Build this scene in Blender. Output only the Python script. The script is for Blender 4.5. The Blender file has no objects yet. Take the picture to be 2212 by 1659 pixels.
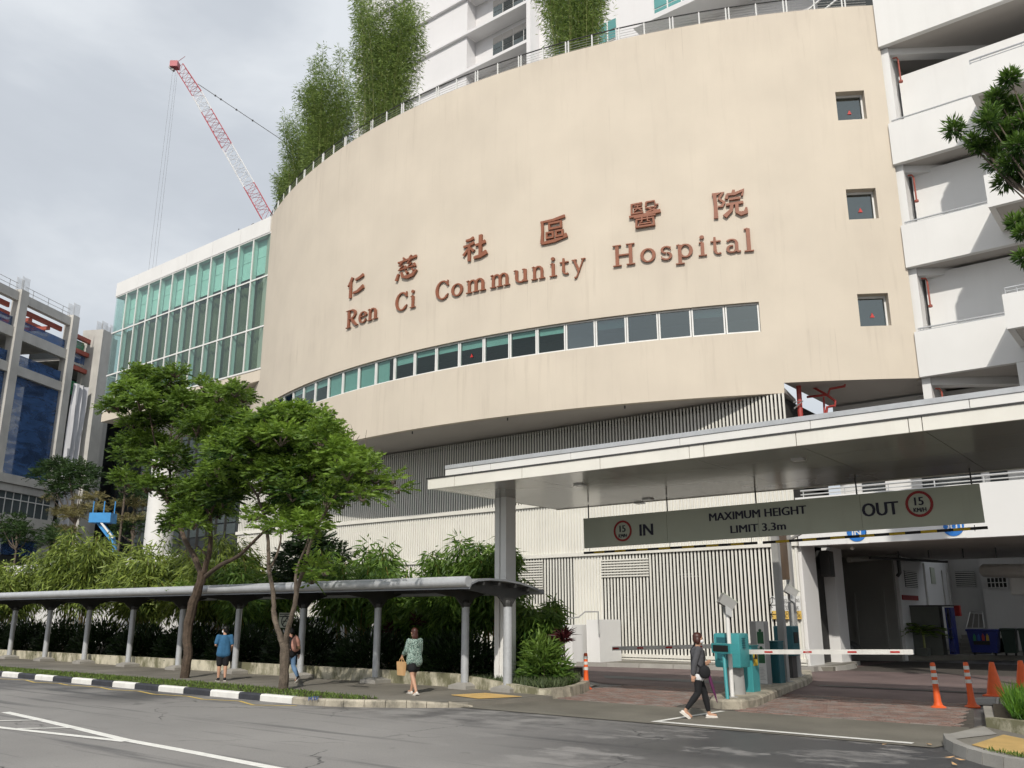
import bpy, bmesh, math, random
import numpy as np
from mathutils import Vector, Matrix
random.seed(7); RNG = np.random.default_rng(11)
sc = bpy.context.scene
col = sc.collection
R_ = math.radians
# ------------------------------------------------------------------ camera, sky, sun, exposure
# world axes: X runs along the road (to the right), Y runs away from the road into the site, Z is up; metres
FPX, CXP, CYP, HZN = 1880.0, 1106.0, 829.5, 1330.0       # focal length and horizon measured on a 2212 x 1659 copy of the photograph
PITCH = math.atan((HZN - CYP) / FPX); CAMH = 1.9; YAW = R_(38)
cam_d = bpy.data.cameras.new('camera'); cam = bpy.data.objects.new('camera', cam_d); col.objects.link(cam)
cam.location = (0, 0, CAMH); cam.rotation_euler = (R_(90) + PITCH, 0, YAW)
cam_d.sensor_width = 36; cam_d.lens = FPX / 2212 * 36; cam_d.clip_start = .1; cam_d.clip_end = 6000
sc.camera = cam
SUN_DIR = Vector((-.498, .867, -.80)).normalized()        # the way the light travels
world = bpy.data.worlds.new('World'); sc.world = world; world.use_nodes = True
def build_world():
    nt = world.node_tree; nt.nodes.clear(); N = nt.nodes.new; Lk = nt.links.new
    out = N('ShaderNodeOutputWorld'); sky = N('ShaderNodeTexSky'); sky.sky_type = 'NISHITA'; sky.sun_disc = False
    sky.sun_elevation = math.asin(-SUN_DIR.z); sky.sun_rotation = math.atan2(-SUN_DIR.x, -SUN_DIR.y)
    sky.air_density = 1.6; sky.dust_density = 3
    b1 = N('ShaderNodeBackground'); b1.inputs[1].default_value = .07; Lk(sky.outputs[0], b1.inputs[0])
    tc = N('ShaderNodeTexCoord'); mp = N('ShaderNodeMapping'); mp.inputs['Scale'].default_value = (1.0, 1.0, 2.6)
    mp.inputs['Location'].default_value = (.35, .1, .2)
    n1 = N('ShaderNodeTexNoise'); n1.inputs['Scale'].default_value = 1.9; n1.inputs['Detail'].default_value = 6; n1.inputs['Roughness'].default_value = .52
    n1.inputs['Distortion'].default_value = .35
    Lk(tc.outputs['Generated'], mp.inputs[0]); Lk(mp.outputs[0], n1.inputs['Vector'])
    cr = N('ShaderNodeValToRGB'); e = cr.color_ramp.elements
    e[0].position = .30; e[0].color = (.53, .565, .62, 1); e[1].position = .64; e[1].color = (.81, .845, .885, 1)
    m = e.new(.5); m.color = (.63, .67, .725, 1)
    Lk(n1.outputs[0], cr.inputs[0])
    b2 = N('ShaderNodeBackground'); b2.inputs[1].default_value = 1.06; Lk(cr.outputs[0], b2.inputs[0])
    mx = N('ShaderNodeMixShader'); mx.inputs[0].default_value = .88
    Lk(b1.outputs[0], mx.inputs[1]); Lk(b2.outputs[0], mx.inputs[2]); Lk(mx.outputs[0], out.inputs[0])
build_world()
sun_d = bpy.data.lights.new('sun', 'SUN'); sun_d.energy = 3.1; sun_d.angle = R_(.9); sun_d.color = (1, .945, .86)
sun = bpy.data.objects.new('sun', sun_d); col.objects.link(sun); sun.location = (20, -40, 60)
sun.rotation_euler = SUN_DIR.to_track_quat('-Z', 'Y').to_euler()
vs = sc.view_settings; vs.view_transform = 'Standard'; vs.look = 'None'; vs.exposure = 0; vs.gamma = 1; vs.use_curve_mapping = False
sc.render.engine = 'CYCLES'; sc.cycles.max_bounces = 4; sc.cycles.diffuse_bounces = 2; sc.cycles.glossy_bounces = 2; sc.cycles.transmission_bounces = 3; sc.cycles.transparent_max_bounces = 8
sc.cycles.use_adaptive_sampling = True; sc.cycles.adaptive_threshold = .03; sc.cycles.caustics_reflective = False; sc.cycles.caustics_refractive = False

# ------------------------------------------------------------------ measuring helpers (photograph -> site coordinates)
_c, _s, _cy, _sy = math.cos(PITCH), math.sin(PITCH), math.cos(YAW), math.sin(YAW)
def ray(u, v):
    a = (u - CXP) / FPX; b = (CYP - v) / FPX; f = _c - b * _s
    return (_cy * a - _sy * f, _sy * a + _cy * f, _s + b * _c)
def GT(u, v, t):                                           # where the sight line meets the plane Y = t
    r = ray(u, v); k = t / r[1]; return Vector((r[0] * k, t, CAMH + r[2] * k))
def GZ(u, v, z=0):                                         # ... and the level Z = z
    r = ray(u, v); k = (z - CAMH) / r[2]; return Vector((r[0] * k, r[1] * k, z))
def GD(u, v, d):                                           # ... and at forward distance d
    r = ray(u, v); k = d / (_cy * r[1] - _sy * r[0]); return Vector((r[0] * k, r[1] * k, CAMH + r[2] * k))

# ------------------------------------------------------------------ object helpers
ORG = {}
def tag(o, label=None, cat=None, group=None, kind=None):
    if label: o['label'] = label
    if cat: o['category'] = cat
    if group: o['group'] = group
    if kind: o['kind'] = kind
    return o
def thing(name, loc, label, cat, group=None):
    o = bpy.data.objects.new(name, None); o.empty_display_size = .2; col.objects.link(o)
    o.location = loc; ORG[o] = Vector(loc); return tag(o, label, cat, group)
def link(name, me, parent=None, at=None):
    o = bpy.data.objects.new(name, me); col.objects.link(o)
    if parent is not None: o.parent = parent; ORG[o] = ORG[parent]
    else: o.location = at if at is not None else (0, 0, 0); ORG[o] = Vector(o.location)
    return o
class MB:
    def __init__(self): self.v = []; self.f = []
    def add(self, vs, fs):
        n = len(self.v); self.v += [tuple(p) for p in vs]; self.f += [tuple(i + n for i in f) for f in fs]; return self
    def box(self, x0, y0, z0, x1, y1, z1):
        if x0 > x1: x0, x1 = x1, x0
        if y0 > y1: y0, y1 = y1, y0
        if z0 > z1: z0, z1 = z1, z0
        return self.add([(x0, y0, z0), (x1, y0, z0), (x1, y1, z0), (x0, y1, z0), (x0, y0, z1), (x1, y0, z1), (x1, y1, z1), (x0, y1, z1)],
            [(0, 3, 2, 1), (4, 5, 6, 7), (0, 1, 5, 4), (1, 2, 6, 5), (2, 3, 7, 6), (3, 0, 4, 7)])
    def bbox(self, x0, y0, z0, x1, y1, z1, b=.02):        # box with chamfered edges
        if x0 > x1: x0, x1 = x1, x0
        if y0 > y1: y0, y1 = y1, y0
        if z0 > z1: z0, z1 = z1, z0
        bm = bmesh.new(); r = bmesh.ops.create_cube(bm, size=1)
        for q in bm.verts: q.co = ((q.co.x + .5) * (x1 - x0) + x0, (q.co.y + .5) * (y1 - y0) + y0, (q.co.z + .5) * (z1 - z0) + z0)
        bmesh.ops.bevel(bm, geom=bm.edges[:], offset=b, segments=2, affect='EDGES', profile=.6)
        bm.verts.index_update(); self.add([q.co[:] for q in bm.verts], [[w.index for w in f.verts] for f in bm.faces]); bm.free(); return self
    def obox(self, c, a, b, d):                            # centre and three half-axes
        c, a, b, d = Vector(c), Vector(a), Vector(b), Vector(d)
        P = [c + i * a + j * b + k * d for k in (-1, 1) for j in (-1, 1) for i in (-1, 1)]
        return self.add(P, [(0, 2, 3, 1), (4, 5, 7, 6), (0, 1, 5, 4), (1, 3, 7, 5), (3, 2, 6, 7), (2, 0, 4, 6)])
    def beam(self, p, q, w, h, up=(0, 0, 1)):
        p, q = Vector(p), Vector(q); d = q - p; L = d.length; d.normalize(); up = Vector(up)
        s = d.cross(up)
        if s.length < 1e-4: s = d.cross(Vector((1, 0, 0)))
        s.normalize(); n = s.cross(d)
        return self.obox((p + q) / 2, d * L / 2, s * w / 2, n * h / 2)
    def tube(self, pts, r, n=8, caps=True):
        pts = [Vector(p) for p in pts]; m = len(pts)
        rs = r if isinstance(r, (list, tuple)) else [r] * m
        base = len(self.v); prev = None; V = []
        for i, p in enumerate(pts):
            d = (pts[min(i + 1, m - 1)] - pts[max(i - 1, 0)]).normalized()
            if prev is None:
                a = Vector((0, 0, 1)) if abs(d.z) < .9 else Vector((1, 0, 0)); s = d.cross(a).normalized()
            else:
                s = prev - d * prev.dot(d); s.normalize()
            prev = s; t = d.cross(s)
            for k in range(n):
                an = 2 * math.pi * k / n; V.append(p + (s * math.cos(an) + t * math.sin(an)) * rs[i])
        F = [(i * n + k, i * n + (k + 1) % n, (i + 1) * n + (k + 1) % n, (i + 1) * n + k) for i in range(m - 1) for k in range(n)]
        if caps: F += [tuple(range(n - 1, -1, -1)), tuple((m - 1) * n + k for k in range(n))]
        return self.add(V, F)
    def lathe(self, c, prof, n=20):                        # profile [(r, z)] round a vertical axis
        c = Vector(c); V = [c + Vector((r * math.cos(2 * math.pi * k / n), r * math.sin(2 * math.pi * k / n), z)) for r, z in prof for k in range(n)]
        m = len(prof); F = [(i * n + k, i * n + (k + 1) % n, (i + 1) * n + (k + 1) % n, (i + 1) * n + k) for i in range(m - 1) for k in range(n)]
        F += [tuple(range(n - 1, -1, -1)), tuple((m - 1) * n + k for k in range(n))]
        return self.add(V, F)
    def prism(self, poly, z0, z1):
        n = len(poly); a = sum(poly[i][0] * poly[(i + 1) % n][1] - poly[(i + 1) % n][0] * poly[i][1] for i in range(n))
        if a < 0: poly = poly[::-1]
        return self.add([(x, y, z0) for x, y in poly] + [(x, y, z1) for x, y in poly],
            [tuple(range(n - 1, -1, -1)), tuple(range(n, 2 * n))] + [(i, (i + 1) % n, n + (i + 1) % n, n + i) for i in range(n)])
    def extr(self, poly, vec):                             # extrude a planar 3-D polygon
        n = len(poly); poly = [Vector(p) for p in poly]; vec = Vector(vec)
        return self.add(poly + [p + vec for p in poly], [tuple(range(n)), tuple(range(2 * n - 1, n - 1, -1))] + [((i + 1) % n, i, n + i, n + (i + 1) % n) for i in range(n)])
    def sphere(self, c, rx, ry=None, rz=None, nu=14, nv=9):
        ry = ry or rx; rz = rz or rx; c = Vector(c); V = [c + Vector((0, 0, -rz))]
        for j in range(1, nv):
            p = -math.pi / 2 + math.pi * j / nv
            V += [c + Vector((rx * math.cos(p) * math.cos(2 * math.pi * k / nu), ry * math.cos(p) * math.sin(2 * math.pi * k / nu), rz * math.sin(p))) for k in range(nu)]
        V.append(c + Vector((0, 0, rz))); F = [(0, 1 + (k + 1) % nu, 1 + k) for k in range(nu)]
        for j in range(nv - 2):
            F += [(1 + j * nu + k, 1 + j * nu + (k + 1) % nu, 1 + (j + 1) * nu + (k + 1) % nu, 1 + (j + 1) * nu + k) for k in range(nu)]
        t = len(V) - 1; b = 1 + (nv - 2) * nu; F += [(b + k, b + (k + 1) % nu, t) for k in range(nu)]
        return self.add(V, F)
    def build(self, name, m, parent=None, label=None, cat=None, group=None, kind=None, smooth=False, fix=False):
        me = bpy.data.meshes.new(name)
        if parent is not None: o0 = ORG[parent]; at = None
        else:
            A = np.array(self.v); o0 = Vector(((A[:, 0].min() + A[:, 0].max()) / 2, (A[:, 1].min() + A[:, 1].max()) / 2, A[:, 2].min())); at = o0
        me.from_pydata([(x - o0[0], y - o0[1], z - o0[2]) for x, y, z in self.v], [], self.f)
        if fix:
            bm = bmesh.new(); bm.from_mesh(me); bmesh.ops.recalc_face_normals(bm, faces=bm.faces[:]); bm.to_mesh(me); bm.free()
        if smooth:
            me.polygons.foreach_set('use_smooth', [True] * len(me.polygons))
            try: me.set_sharp_from_angle(angle=R_(38))
            except Exception: pass
        me.materials.append(m); me.update()
        o = link(name, me, parent, at); return tag(o, label, cat, group, kind)
def dup(o, off=(0, 0, 0), parent=None):                    # a copy of one object that shares its mesh
    c = o.copy(); col.objects.link(c); c.parent = parent if parent is not None else o.parent
    c.location = Vector(o.location) + Vector(off); ORG[c] = ORG[o]; return c
def dup_tree(root, off, rz=0, label=None):
    r = root.copy(); col.objects.link(r); r.location = Vector(root.location) + Vector(off); r.rotation_euler = (root.rotation_euler[0], root.rotation_euler[1], root.rotation_euler[2] + rz)
    if label: r['label'] = label
    ORG[r] = Vector(r.location)
    for ch in list(root.children):
        c = ch.copy(); col.objects.link(c); c.parent = r
        for g in list(ch.children):
            d = g.copy(); col.objects.link(d); d.parent = c
    return r

# ------------------------------------------------------------------ materials
MATS = {}
def nodes(name):
    m = bpy.data.materials.new(name); m.use_nodes = True; nt = m.node_tree; b = nt.nodes['Principled BSDF']; MATS[name] = m
    return m, nt, b
def pmat(name, c, rough=.6, var=.12, scale=3., bump=0., metal=0., streak=0., stain=(.25, .22, .17), fine=0., spec=.5, sscale=2.2, fscale=60, coat=0., thr=(.52, .78), sz=.09):
    """painted / cast surface: cloudy tone variation, optional run-down stains, fine grain and relief"""
    m, nt, b = nodes(name); N = nt.nodes.new; Lk = nt.links.new
    g = N('ShaderNodeNewGeometry')
    n = N('ShaderNodeTexNoise'); n.inputs['Scale'].default_value = scale; n.inputs['Detail'].default_value = 5; Lk(g.outputs['Position'], n.inputs['Vector'])
    r = N('ShaderNodeValToRGB'); e = r.color_ramp.elements; e[0].position = .28; e[1].position = .72
    e[0].color = (*[max(0, x * (1 - var)) for x in c], 1); e[1].color = (*[min(1, x * (1 + var)) for x in c], 1)
    Lk(n.outputs[0], r.inputs[0]); out = r.outputs[0]
    if fine:
        n3 = N('ShaderNodeTexNoise'); n3.inputs['Scale'].default_value = fscale; n3.inputs['Detail'].default_value = 3; Lk(g.outputs['Position'], n3.inputs['Vector'])
        q = N('ShaderNodeMapRange'); q.inputs['From Min'].default_value = .3; q.inputs['From Max'].default_value = .7; q.inputs['To Min'].default_value = 1 - fine; q.inputs['To Max'].default_value = 1 + fine
        Lk(n3.outputs[0], q.inputs[0]); x = N('ShaderNodeMix'); x.data_type = 'RGBA'; x.blend_type = 'MULTIPLY'; x.inputs[0].default_value = 1
        Lk(out, x.inputs['A']); Lk(q.outputs[0], x.inputs['B']); out = x.outputs['Result']
    if streak:
        mp = N('ShaderNodeMapping'); mp.inputs['Scale'].default_value = (sscale, sscale, sz); Lk(g.outputs['Position'], mp.inputs[0])
        n2 = N('ShaderNodeTexNoise'); n2.inputs['Scale'].default_value = 1.; n2.inputs['Detail'].default_value = 7; n2.inputs['Roughness'].default_value = .68; Lk(mp.outputs[0], n2.inputs['Vector'])
        q = N('ShaderNodeMapRange'); q.inputs['From Min'].default_value = thr[0]; q.inputs['From Max'].default_value = thr[1]; q.inputs['To Max'].default_value = streak; Lk(n2.outputs[0], q.inputs[0])
        x = N('ShaderNodeMix'); x.data_type = 'RGBA'; x.inputs['B'].default_value = (*stain, 1); Lk(q.outputs[0], x.inputs[0]); Lk(out, x.inputs['A']); out = x.outputs['Result']
    Lk(out, b.inputs['Base Color']); b.inputs['Roughness'].default_value = rough; b.inputs['Metallic'].default_value = metal
    b.inputs['Specular IOR Level'].default_value = spec
    if coat: b.inputs['Coat Weight'].default_value = coat; b.inputs['Coat Roughness'].default_value = .12
    if bump:
        bp = N('ShaderNodeBump'); bp.inputs['Strength'].default_value = bump; bp.inputs['Distance'].default_value = .02
        nb = N('ShaderNodeTexNoise'); nb.inputs['Scale'].default_value = 35; nb.inputs['Detail'].default_value = 4; Lk(g.outputs['Position'], nb.inputs['Vector'])
        Lk(nb.outputs[0], bp.inputs['Height']); Lk(bp.outputs[0], b.inputs['Normal'])
    return m
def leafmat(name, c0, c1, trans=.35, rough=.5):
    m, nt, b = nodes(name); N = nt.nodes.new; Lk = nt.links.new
    a = N('ShaderNodeAttribute'); a.attribute_name = 'leaf_tone'
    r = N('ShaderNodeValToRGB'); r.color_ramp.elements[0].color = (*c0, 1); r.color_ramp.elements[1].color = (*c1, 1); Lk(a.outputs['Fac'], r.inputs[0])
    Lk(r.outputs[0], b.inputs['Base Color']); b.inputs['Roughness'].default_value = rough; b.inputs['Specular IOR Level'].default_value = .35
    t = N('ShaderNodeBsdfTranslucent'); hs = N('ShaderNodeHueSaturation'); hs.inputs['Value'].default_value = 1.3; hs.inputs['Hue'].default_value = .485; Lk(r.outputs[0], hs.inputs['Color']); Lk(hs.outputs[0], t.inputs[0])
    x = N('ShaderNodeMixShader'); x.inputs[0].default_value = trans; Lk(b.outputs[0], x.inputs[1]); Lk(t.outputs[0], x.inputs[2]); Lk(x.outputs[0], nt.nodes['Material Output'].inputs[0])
    return m
def glassmat(name, c, refl=.06):
    """tinted pane: see-through tint under a mirror sheen that grows at grazing angles"""
    m, nt, b = nodes(name); N = nt.nodes.new; Lk = nt.links.new; nt.nodes.remove(b)
    t = N('ShaderNodeBsdfTransparent'); t.inputs[0].default_value = (*c, 1); g = N('ShaderNodeBsdfGlossy'); g.inputs['Roughness'].default_value = .03; g.inputs[0].default_value = (.9, .97, .95, 1)
    f = N('ShaderNodeLayerWeight'); f.inputs[0].default_value = .5; pw = N('ShaderNodeMath'); pw.operation = 'POWER'; pw.inputs[1].default_value = 5; Lk(f.outputs['Facing'], pw.inputs[0]); a = N('ShaderNodeMath'); a.operation = 'ADD'; a.use_clamp = True; a.inputs[1].default_value = refl; Lk(pw.outputs[0], a.inputs[0])
    x = N('ShaderNodeMixShader'); Lk(a.outputs[0], x.inputs[0]); Lk(t.outputs[0], x.inputs[1]); Lk(g.outputs[0], x.inputs[2]); Lk(x.outputs[0], nt.nodes['Material Output'].inputs[0])
    return m
M = MATS
pmat('white_wall', (.78, .775, .76), .75, .03, .6, streak=.10, stain=(.42, .41, .38), spec=.25, sscale=1.5)
pmat('tower_wall', (.76, .75, .755), .75, .03, .4, streak=.07, stain=(.45, .44, .43), spec=.25)
pmat('white_paint', (.8, .79, .76), .5, .04, 2)
pmat('cream_metal', (.78, .76, .69), .45, .05, 1.5, streak=.14, stain=(.45, .42, .34), sscale=5)
pmat('slat_metal', (.80, .785, .72), .45, .05, .8, streak=.12, stain=(.42, .39, .32), sscale=3)
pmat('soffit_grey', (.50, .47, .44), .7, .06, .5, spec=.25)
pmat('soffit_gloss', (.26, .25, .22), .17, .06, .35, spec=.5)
pmat('dark_void', (.02, .02, .02), .9, .2, 1)
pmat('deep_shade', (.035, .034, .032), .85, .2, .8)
pmat('grey_shade', (.12, .12, .115), .8, .15, .8)
pmat('concrete', (.34, .325, .295), .85, .2, 1.1, bump=.25, streak=.5, stain=(.2, .19, .16), fine=.05)
pmat('construction_concrete', (.52, .505, .47), .85, .16, .5, streak=.25, stain=(.27, .26, .23), fine=.03)
pmat('mossy_wall', (.60, .555, .43), .85, .18, 1.6, bump=.3, streak=.85, stain=(.10, .10, .04), sscale=2.2, fine=.06, thr=(.43, .60), sz=1.1)
pmat('pale_kerb', (.42, .38, .30), .85, .22, 2.2, bump=.35, streak=.75, stain=(.09, .085, .07), sscale=3, fine=.10, thr=(.45, .65), sz=2.)
pmat('kerb_white', (.76, .75, .71), .7, .08, 4, bump=.25, streak=.3, stain=(.35, .33, .28), sscale=5)
pmat('kerb_black', (.035, .037, .045), .6, .3, 5, bump=.25)
pmat('sidewalk', (.21, .195, .165), .75, .3, .55, bump=.2, fine=.12)
pmat('apron', (.17, .158, .13), .8, .25, .7, bump=.25, fine=.15)
pmat('paver_red', (.235, .155, .13), .85, .28, 2.5, bump=.3, fine=.12)
pmat('paver_grey', (.235, .20, .18), .85, .25, 2.5, bump=.3, fine=.12)
pmat('joint', (.08, .07, .06), .9, .3, 4)
pmat('tactile_yellow', (.62, .43, .17), .75, .12, 3, bump=.2)
pmat('line_white', (.80, .79, .74), .7, .10, 8, fine=.06)
pmat('line_yellow', (.62, .45, .12), .7, .15, 6)
pmat('soil', (.045, .035, .022), .95, .3, 4, bump=.5)
pmat('galvanised', (.50, .515, .53), .42, .08, 3, metal=.25, fine=.05, fscale=14)
pmat('roof_metal', (.30, .315, .335), .42, .1, 1.2, metal=.3)
pmat('dark_metal', (.05, .05, .048), .5, .2, 2)
pmat('steel_grey', (.34, .34, .33), .5, .12, 2)
pmat('light_steel', (.6, .6, .59), .35, .06, 2, metal=.5)
pmat('copper_letter', (.27, .095, .048), .55, .12, 3)
pmat('letter_side', (.10, .035, .02), .7, .1, 3)
pmat('teal_paint', (.05, .30, .32), .42, .08, 2)
pmat('teal_dark', (.015, .11, .135), .42, .1, 2)
pmat('orange_plastic', (.80, .12, .02), .5, .12, 4)
pmat('reflect_white', (.72, .74, .70), .35, .06, 8)
pmat('red_paint', (.50, .03, .025), .5, .1, 4)
pmat('red_steel', (.34, .075, .05), .6, .15, 1)
pmat('red_pipe', (.42, .06, .05), .45, .1, 2)
pmat('sign_grey', (.49, .525, .43), .55, .06, .8, streak=.12, stain=(.2, .2, .16))
pmat('navy_ink', (.012, .012, .03), .6, .05, 5)
pmat('black_ink', (.012, .012, .012), .6, .05, 5)
pmat('sign_red', (.30, .02, .02), .55, .06, 5)
pmat('sign_blue', (.02, .17, .55), .5, .06, 3)
pmat('sign_yellow', (.72, .48, .12), .55, .05, 3)
pmat('sign_white', (.72, .72, .70), .55, .05, 3)
pmat('brown_panel', (.16, .10, .055), .6, .3, 1.2)
pmat('green_print', (.01, .10, .035), .5, .1, 5)
pmat('yellow_sticker', (.60, .42, .03), .5, .1, 5)
pmat('white_tarp', (.60, .60, .62), .7, .1, .5)
pmat('crane_red', (.46, .12, .14), .5, .1, 1)  # red paled to put distance haze into the paint
pmat('crane_white', (.72, .72, .72), .5, .05, 1)
pmat('dark_cable', (.10, .10, .10), .6, .1, 1)
pmat('bark', (.085, .06, .042), .9, .4, 7, bump=.9, fine=.3, fscale=30)
pmat('bark_grey', (.12, .095, .072), .9, .4, 6, bump=.9, fine=.3, fscale=30)
pmat('bamboo_cane', (.30, .20, .06), .5, .3, 2)
pmat('cane_green', (.22, .24, .08), .5, .3, 2)
pmat('frame_white', (.78, .78, .76), .45, .04, 3)
pmat('teal_blind', (.58, .80, .74), .6, .06, .8)
pmat('curtain', (.115, .12, .068), .85, .25, 1.0)
pmat('teal_return', (.62, .78, .74), .5, .05, 1)
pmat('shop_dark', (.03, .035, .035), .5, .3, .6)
pmat('plastic_blue', (.012, .025, .20), .4, .1, 2)
pmat('plastic_green', (.008, .03, .018), .45, .1, 2)
pmat('car_grey', (.14, .14, .145), .25, .05, 2, metal=.4, coat=.6)
pmat('rubber', (.015, .015, .015), .8, .1, 5)
pmat('cabinet_grey', (.13, .14, .12), .55, .1, 2)
pmat('lift_blue', (.05, .28, .62), .45, .06, 2)
pmat('skin', (.52, .30, .20), .55, .05, 12, spec=.35)
pmat('hair_black', (.008, .007, .006), .5, .2, 40)
pmat('hair_brown', (.055, .016, .010), .45, .3, 40)
pmat('mask_white', (.75, .76, .78), .7, .05, 20)
pmat('cloth_grey', (.075, .075, .082), .9, .12, 18)
pmat('cloth_black', (.008, .008, .010), .85, .2, 12)
pmat('cloth_blue', (.035, .13, .25), .9, .12, 14)
pmat('cloth_white', (.75, .75, .76), .85, .04, 12)
pmat('denim', (.12, .21, .34), .9, .25, 9)
pmat('pink_bag', (.52, .26, .20), .8, .2, 9)
pmat('tote_paper', (.62, .38, .18), .75, .06, 6)
pmat('umbrella_purple', (.10, .015, .07), .7, .4, 60)
pmat('shoe_white', (.72, .68, .62), .6, .05, 10)
def floral():
    m, nt, b = nodes('cloth_floral'); N = nt.nodes.new; Lk = nt.links.new
    tc = N('ShaderNodeTexCoord'); n = N('ShaderNodeTexNoise'); n.inputs['Scale'].default_value = 34; n.inputs['Detail'].default_value = 2; n.inputs['Distortion'].default_value = 1.6; Lk(tc.outputs['Object'], n.inputs['Vector'])
    r = N('ShaderNodeValToRGB'); r.color_ramp.interpolation = 'CONSTANT'; e = r.color_ramp.elements
    e[0].color = (.008, .016, .014, 1); e[1].position = .50; e[1].color = (.42, .52, .46, 1); k = e.new(.45); k.color = (.07, .2, .16, 1); k = e.new(.62); k.color = (.02, .04, .03, 1)
    Lk(n.outputs[0], r.inputs[0]); Lk(r.outputs[0], b.inputs['Base Color']); b.inputs['Roughness'].default_value = .9
floral()
def asphalt():
    m, nt, b = nodes('asphalt'); N = nt.nodes.new; Lk = nt.links.new; g = N('ShaderNodeNewGeometry')
    def noise(s, d=4, sc3=None, rough=.55):
        n = N('ShaderNodeTexNoise'); n.inputs['Scale'].default_value = s; n.inputs['Detail'].default_value = d; n.inputs['Roughness'].default_value = rough
        if sc3:
            mp = N('ShaderNodeMapping'); mp.inputs['Scale'].default_value = sc3; Lk(g.outputs['Position'], mp.inputs[0]); Lk(mp.outputs[0], n.inputs['Vector'])
        else: Lk(g.outputs['Position'], n.inputs['Vector'])
        return n.outputs[0]
    def mr(x, a, c, lo=0., hi=1.):
        q = N('ShaderNodeMapRange'); q.inputs['From Min'].default_value = a; q.inputs['From Max'].default_value = c; q.inputs['To Min'].default_value = lo; q.inputs['To Max'].default_value = hi; Lk(x, q.inputs[0]); return q.outputs[0]
    def mth(op, x, y):
        q = N('ShaderNodeMath'); q.operation = op; q.use_clamp = True
        for i, v in enumerate((x, y)):
            if isinstance(v, (int, float)): q.inputs[i].default_value = v
            else: Lk(v, q.inputs[i])
        return q.outputs[0]
    def mixc(f, A, B):
        x = N('ShaderNodeMix'); x.data_type = 'RGBA'; Lk(f, x.inputs[0])
        for nm, v in (('A', A), ('B', B)):
            if isinstance(v, tuple): x.inputs[nm].default_value = (*v, 1)
            else: Lk(v, x.inputs[nm])
        return x.outputs['Result']
    c = mixc(mr(noise(.35), .35, .65), (.235, .226, .215), (.285, .274, .26))
    grain = noise(42, 3)
    c = mixc(mr(grain, .55, .78, 0, .55), c, (.36, .345, .33)); c = mixc(mr(grain, .25, .42, .5, 0), c, (.07, .07, .068))
    # tyre-polished bands and scuffs running with the traffic
    tr = mr(noise(1, 6, (.10, 2.6, 1), .7), .55, .66, 0, .75); c = mixc(tr, c, (.085, .085, .087))
    blot = mr(noise(2.2, 8, None, .7), .60, .72, 0, .55); c = mixc(blot, c, (.12, .118, .112))
    vo = N('ShaderNodeTexVoronoi'); vo.feature = 'DISTANCE_TO_EDGE'; vo.inputs['Scale'].default_value = .28; mpv = N('ShaderNodeMapping'); Lk(g.outputs['Position'], mpv.inputs[0]); nd = N('ShaderNodeTexNoise'); nd.inputs['Scale'].default_value = 1.1; nd.inputs['Detail'].default_value = 6; Lk(g.outputs['Position'], nd.inputs['Vector'])
    vm = N('ShaderNodeVectorMath'); vm.operation = 'MULTIPLY_ADD'; Lk(nd.outputs['Color'], vm.inputs[0]); vm.inputs[1].default_value = (1.3, 1.3, 0); Lk(mpv.outputs[0], vm.inputs[2]); Lk(vm.outputs[0], vo.inputs['Vector'])
    crk = mth('MULTIPLY', mr(vo.outputs[0], .003, .0075, .8, 0), mr(noise(.25, 3), .48, .56)); c = mixc(crk, c, (.05, .05, .05))
    # wet patches left by rain, pooled towards the entrance side and along the kerb
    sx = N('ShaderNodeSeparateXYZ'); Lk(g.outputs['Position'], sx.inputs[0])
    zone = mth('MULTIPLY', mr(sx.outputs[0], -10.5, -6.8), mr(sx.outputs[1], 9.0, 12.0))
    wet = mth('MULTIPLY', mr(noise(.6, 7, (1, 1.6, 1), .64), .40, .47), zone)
    far = mth('MULTIPLY', mr(sx.outputs[0], -17, -21), mr(sx.outputs[1], 10.2, 11.8)); left_dark = mth('MULTIPLY', mr(noise(.4, 5), .38, .55, .15, .75), far)  # darker, smoother blotches over the left stretch of road
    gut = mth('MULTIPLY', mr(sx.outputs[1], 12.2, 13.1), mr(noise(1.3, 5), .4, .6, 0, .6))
    w = mth('MAXIMUM', mth('MULTIPLY', wet, .93), mth('MAXIMUM', left_dark, gut))
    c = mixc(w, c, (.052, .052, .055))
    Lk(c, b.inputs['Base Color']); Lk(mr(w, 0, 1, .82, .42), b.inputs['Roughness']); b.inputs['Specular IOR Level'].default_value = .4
    bp = N('ShaderNodeBump'); bp.inputs['Strength'].default_value = .35; bp.inputs['Distance'].default_value = .01; Lk(grain, bp.inputs['Height']); Lk(bp.outputs[0], b.inputs['Normal'])
asphalt()
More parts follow.
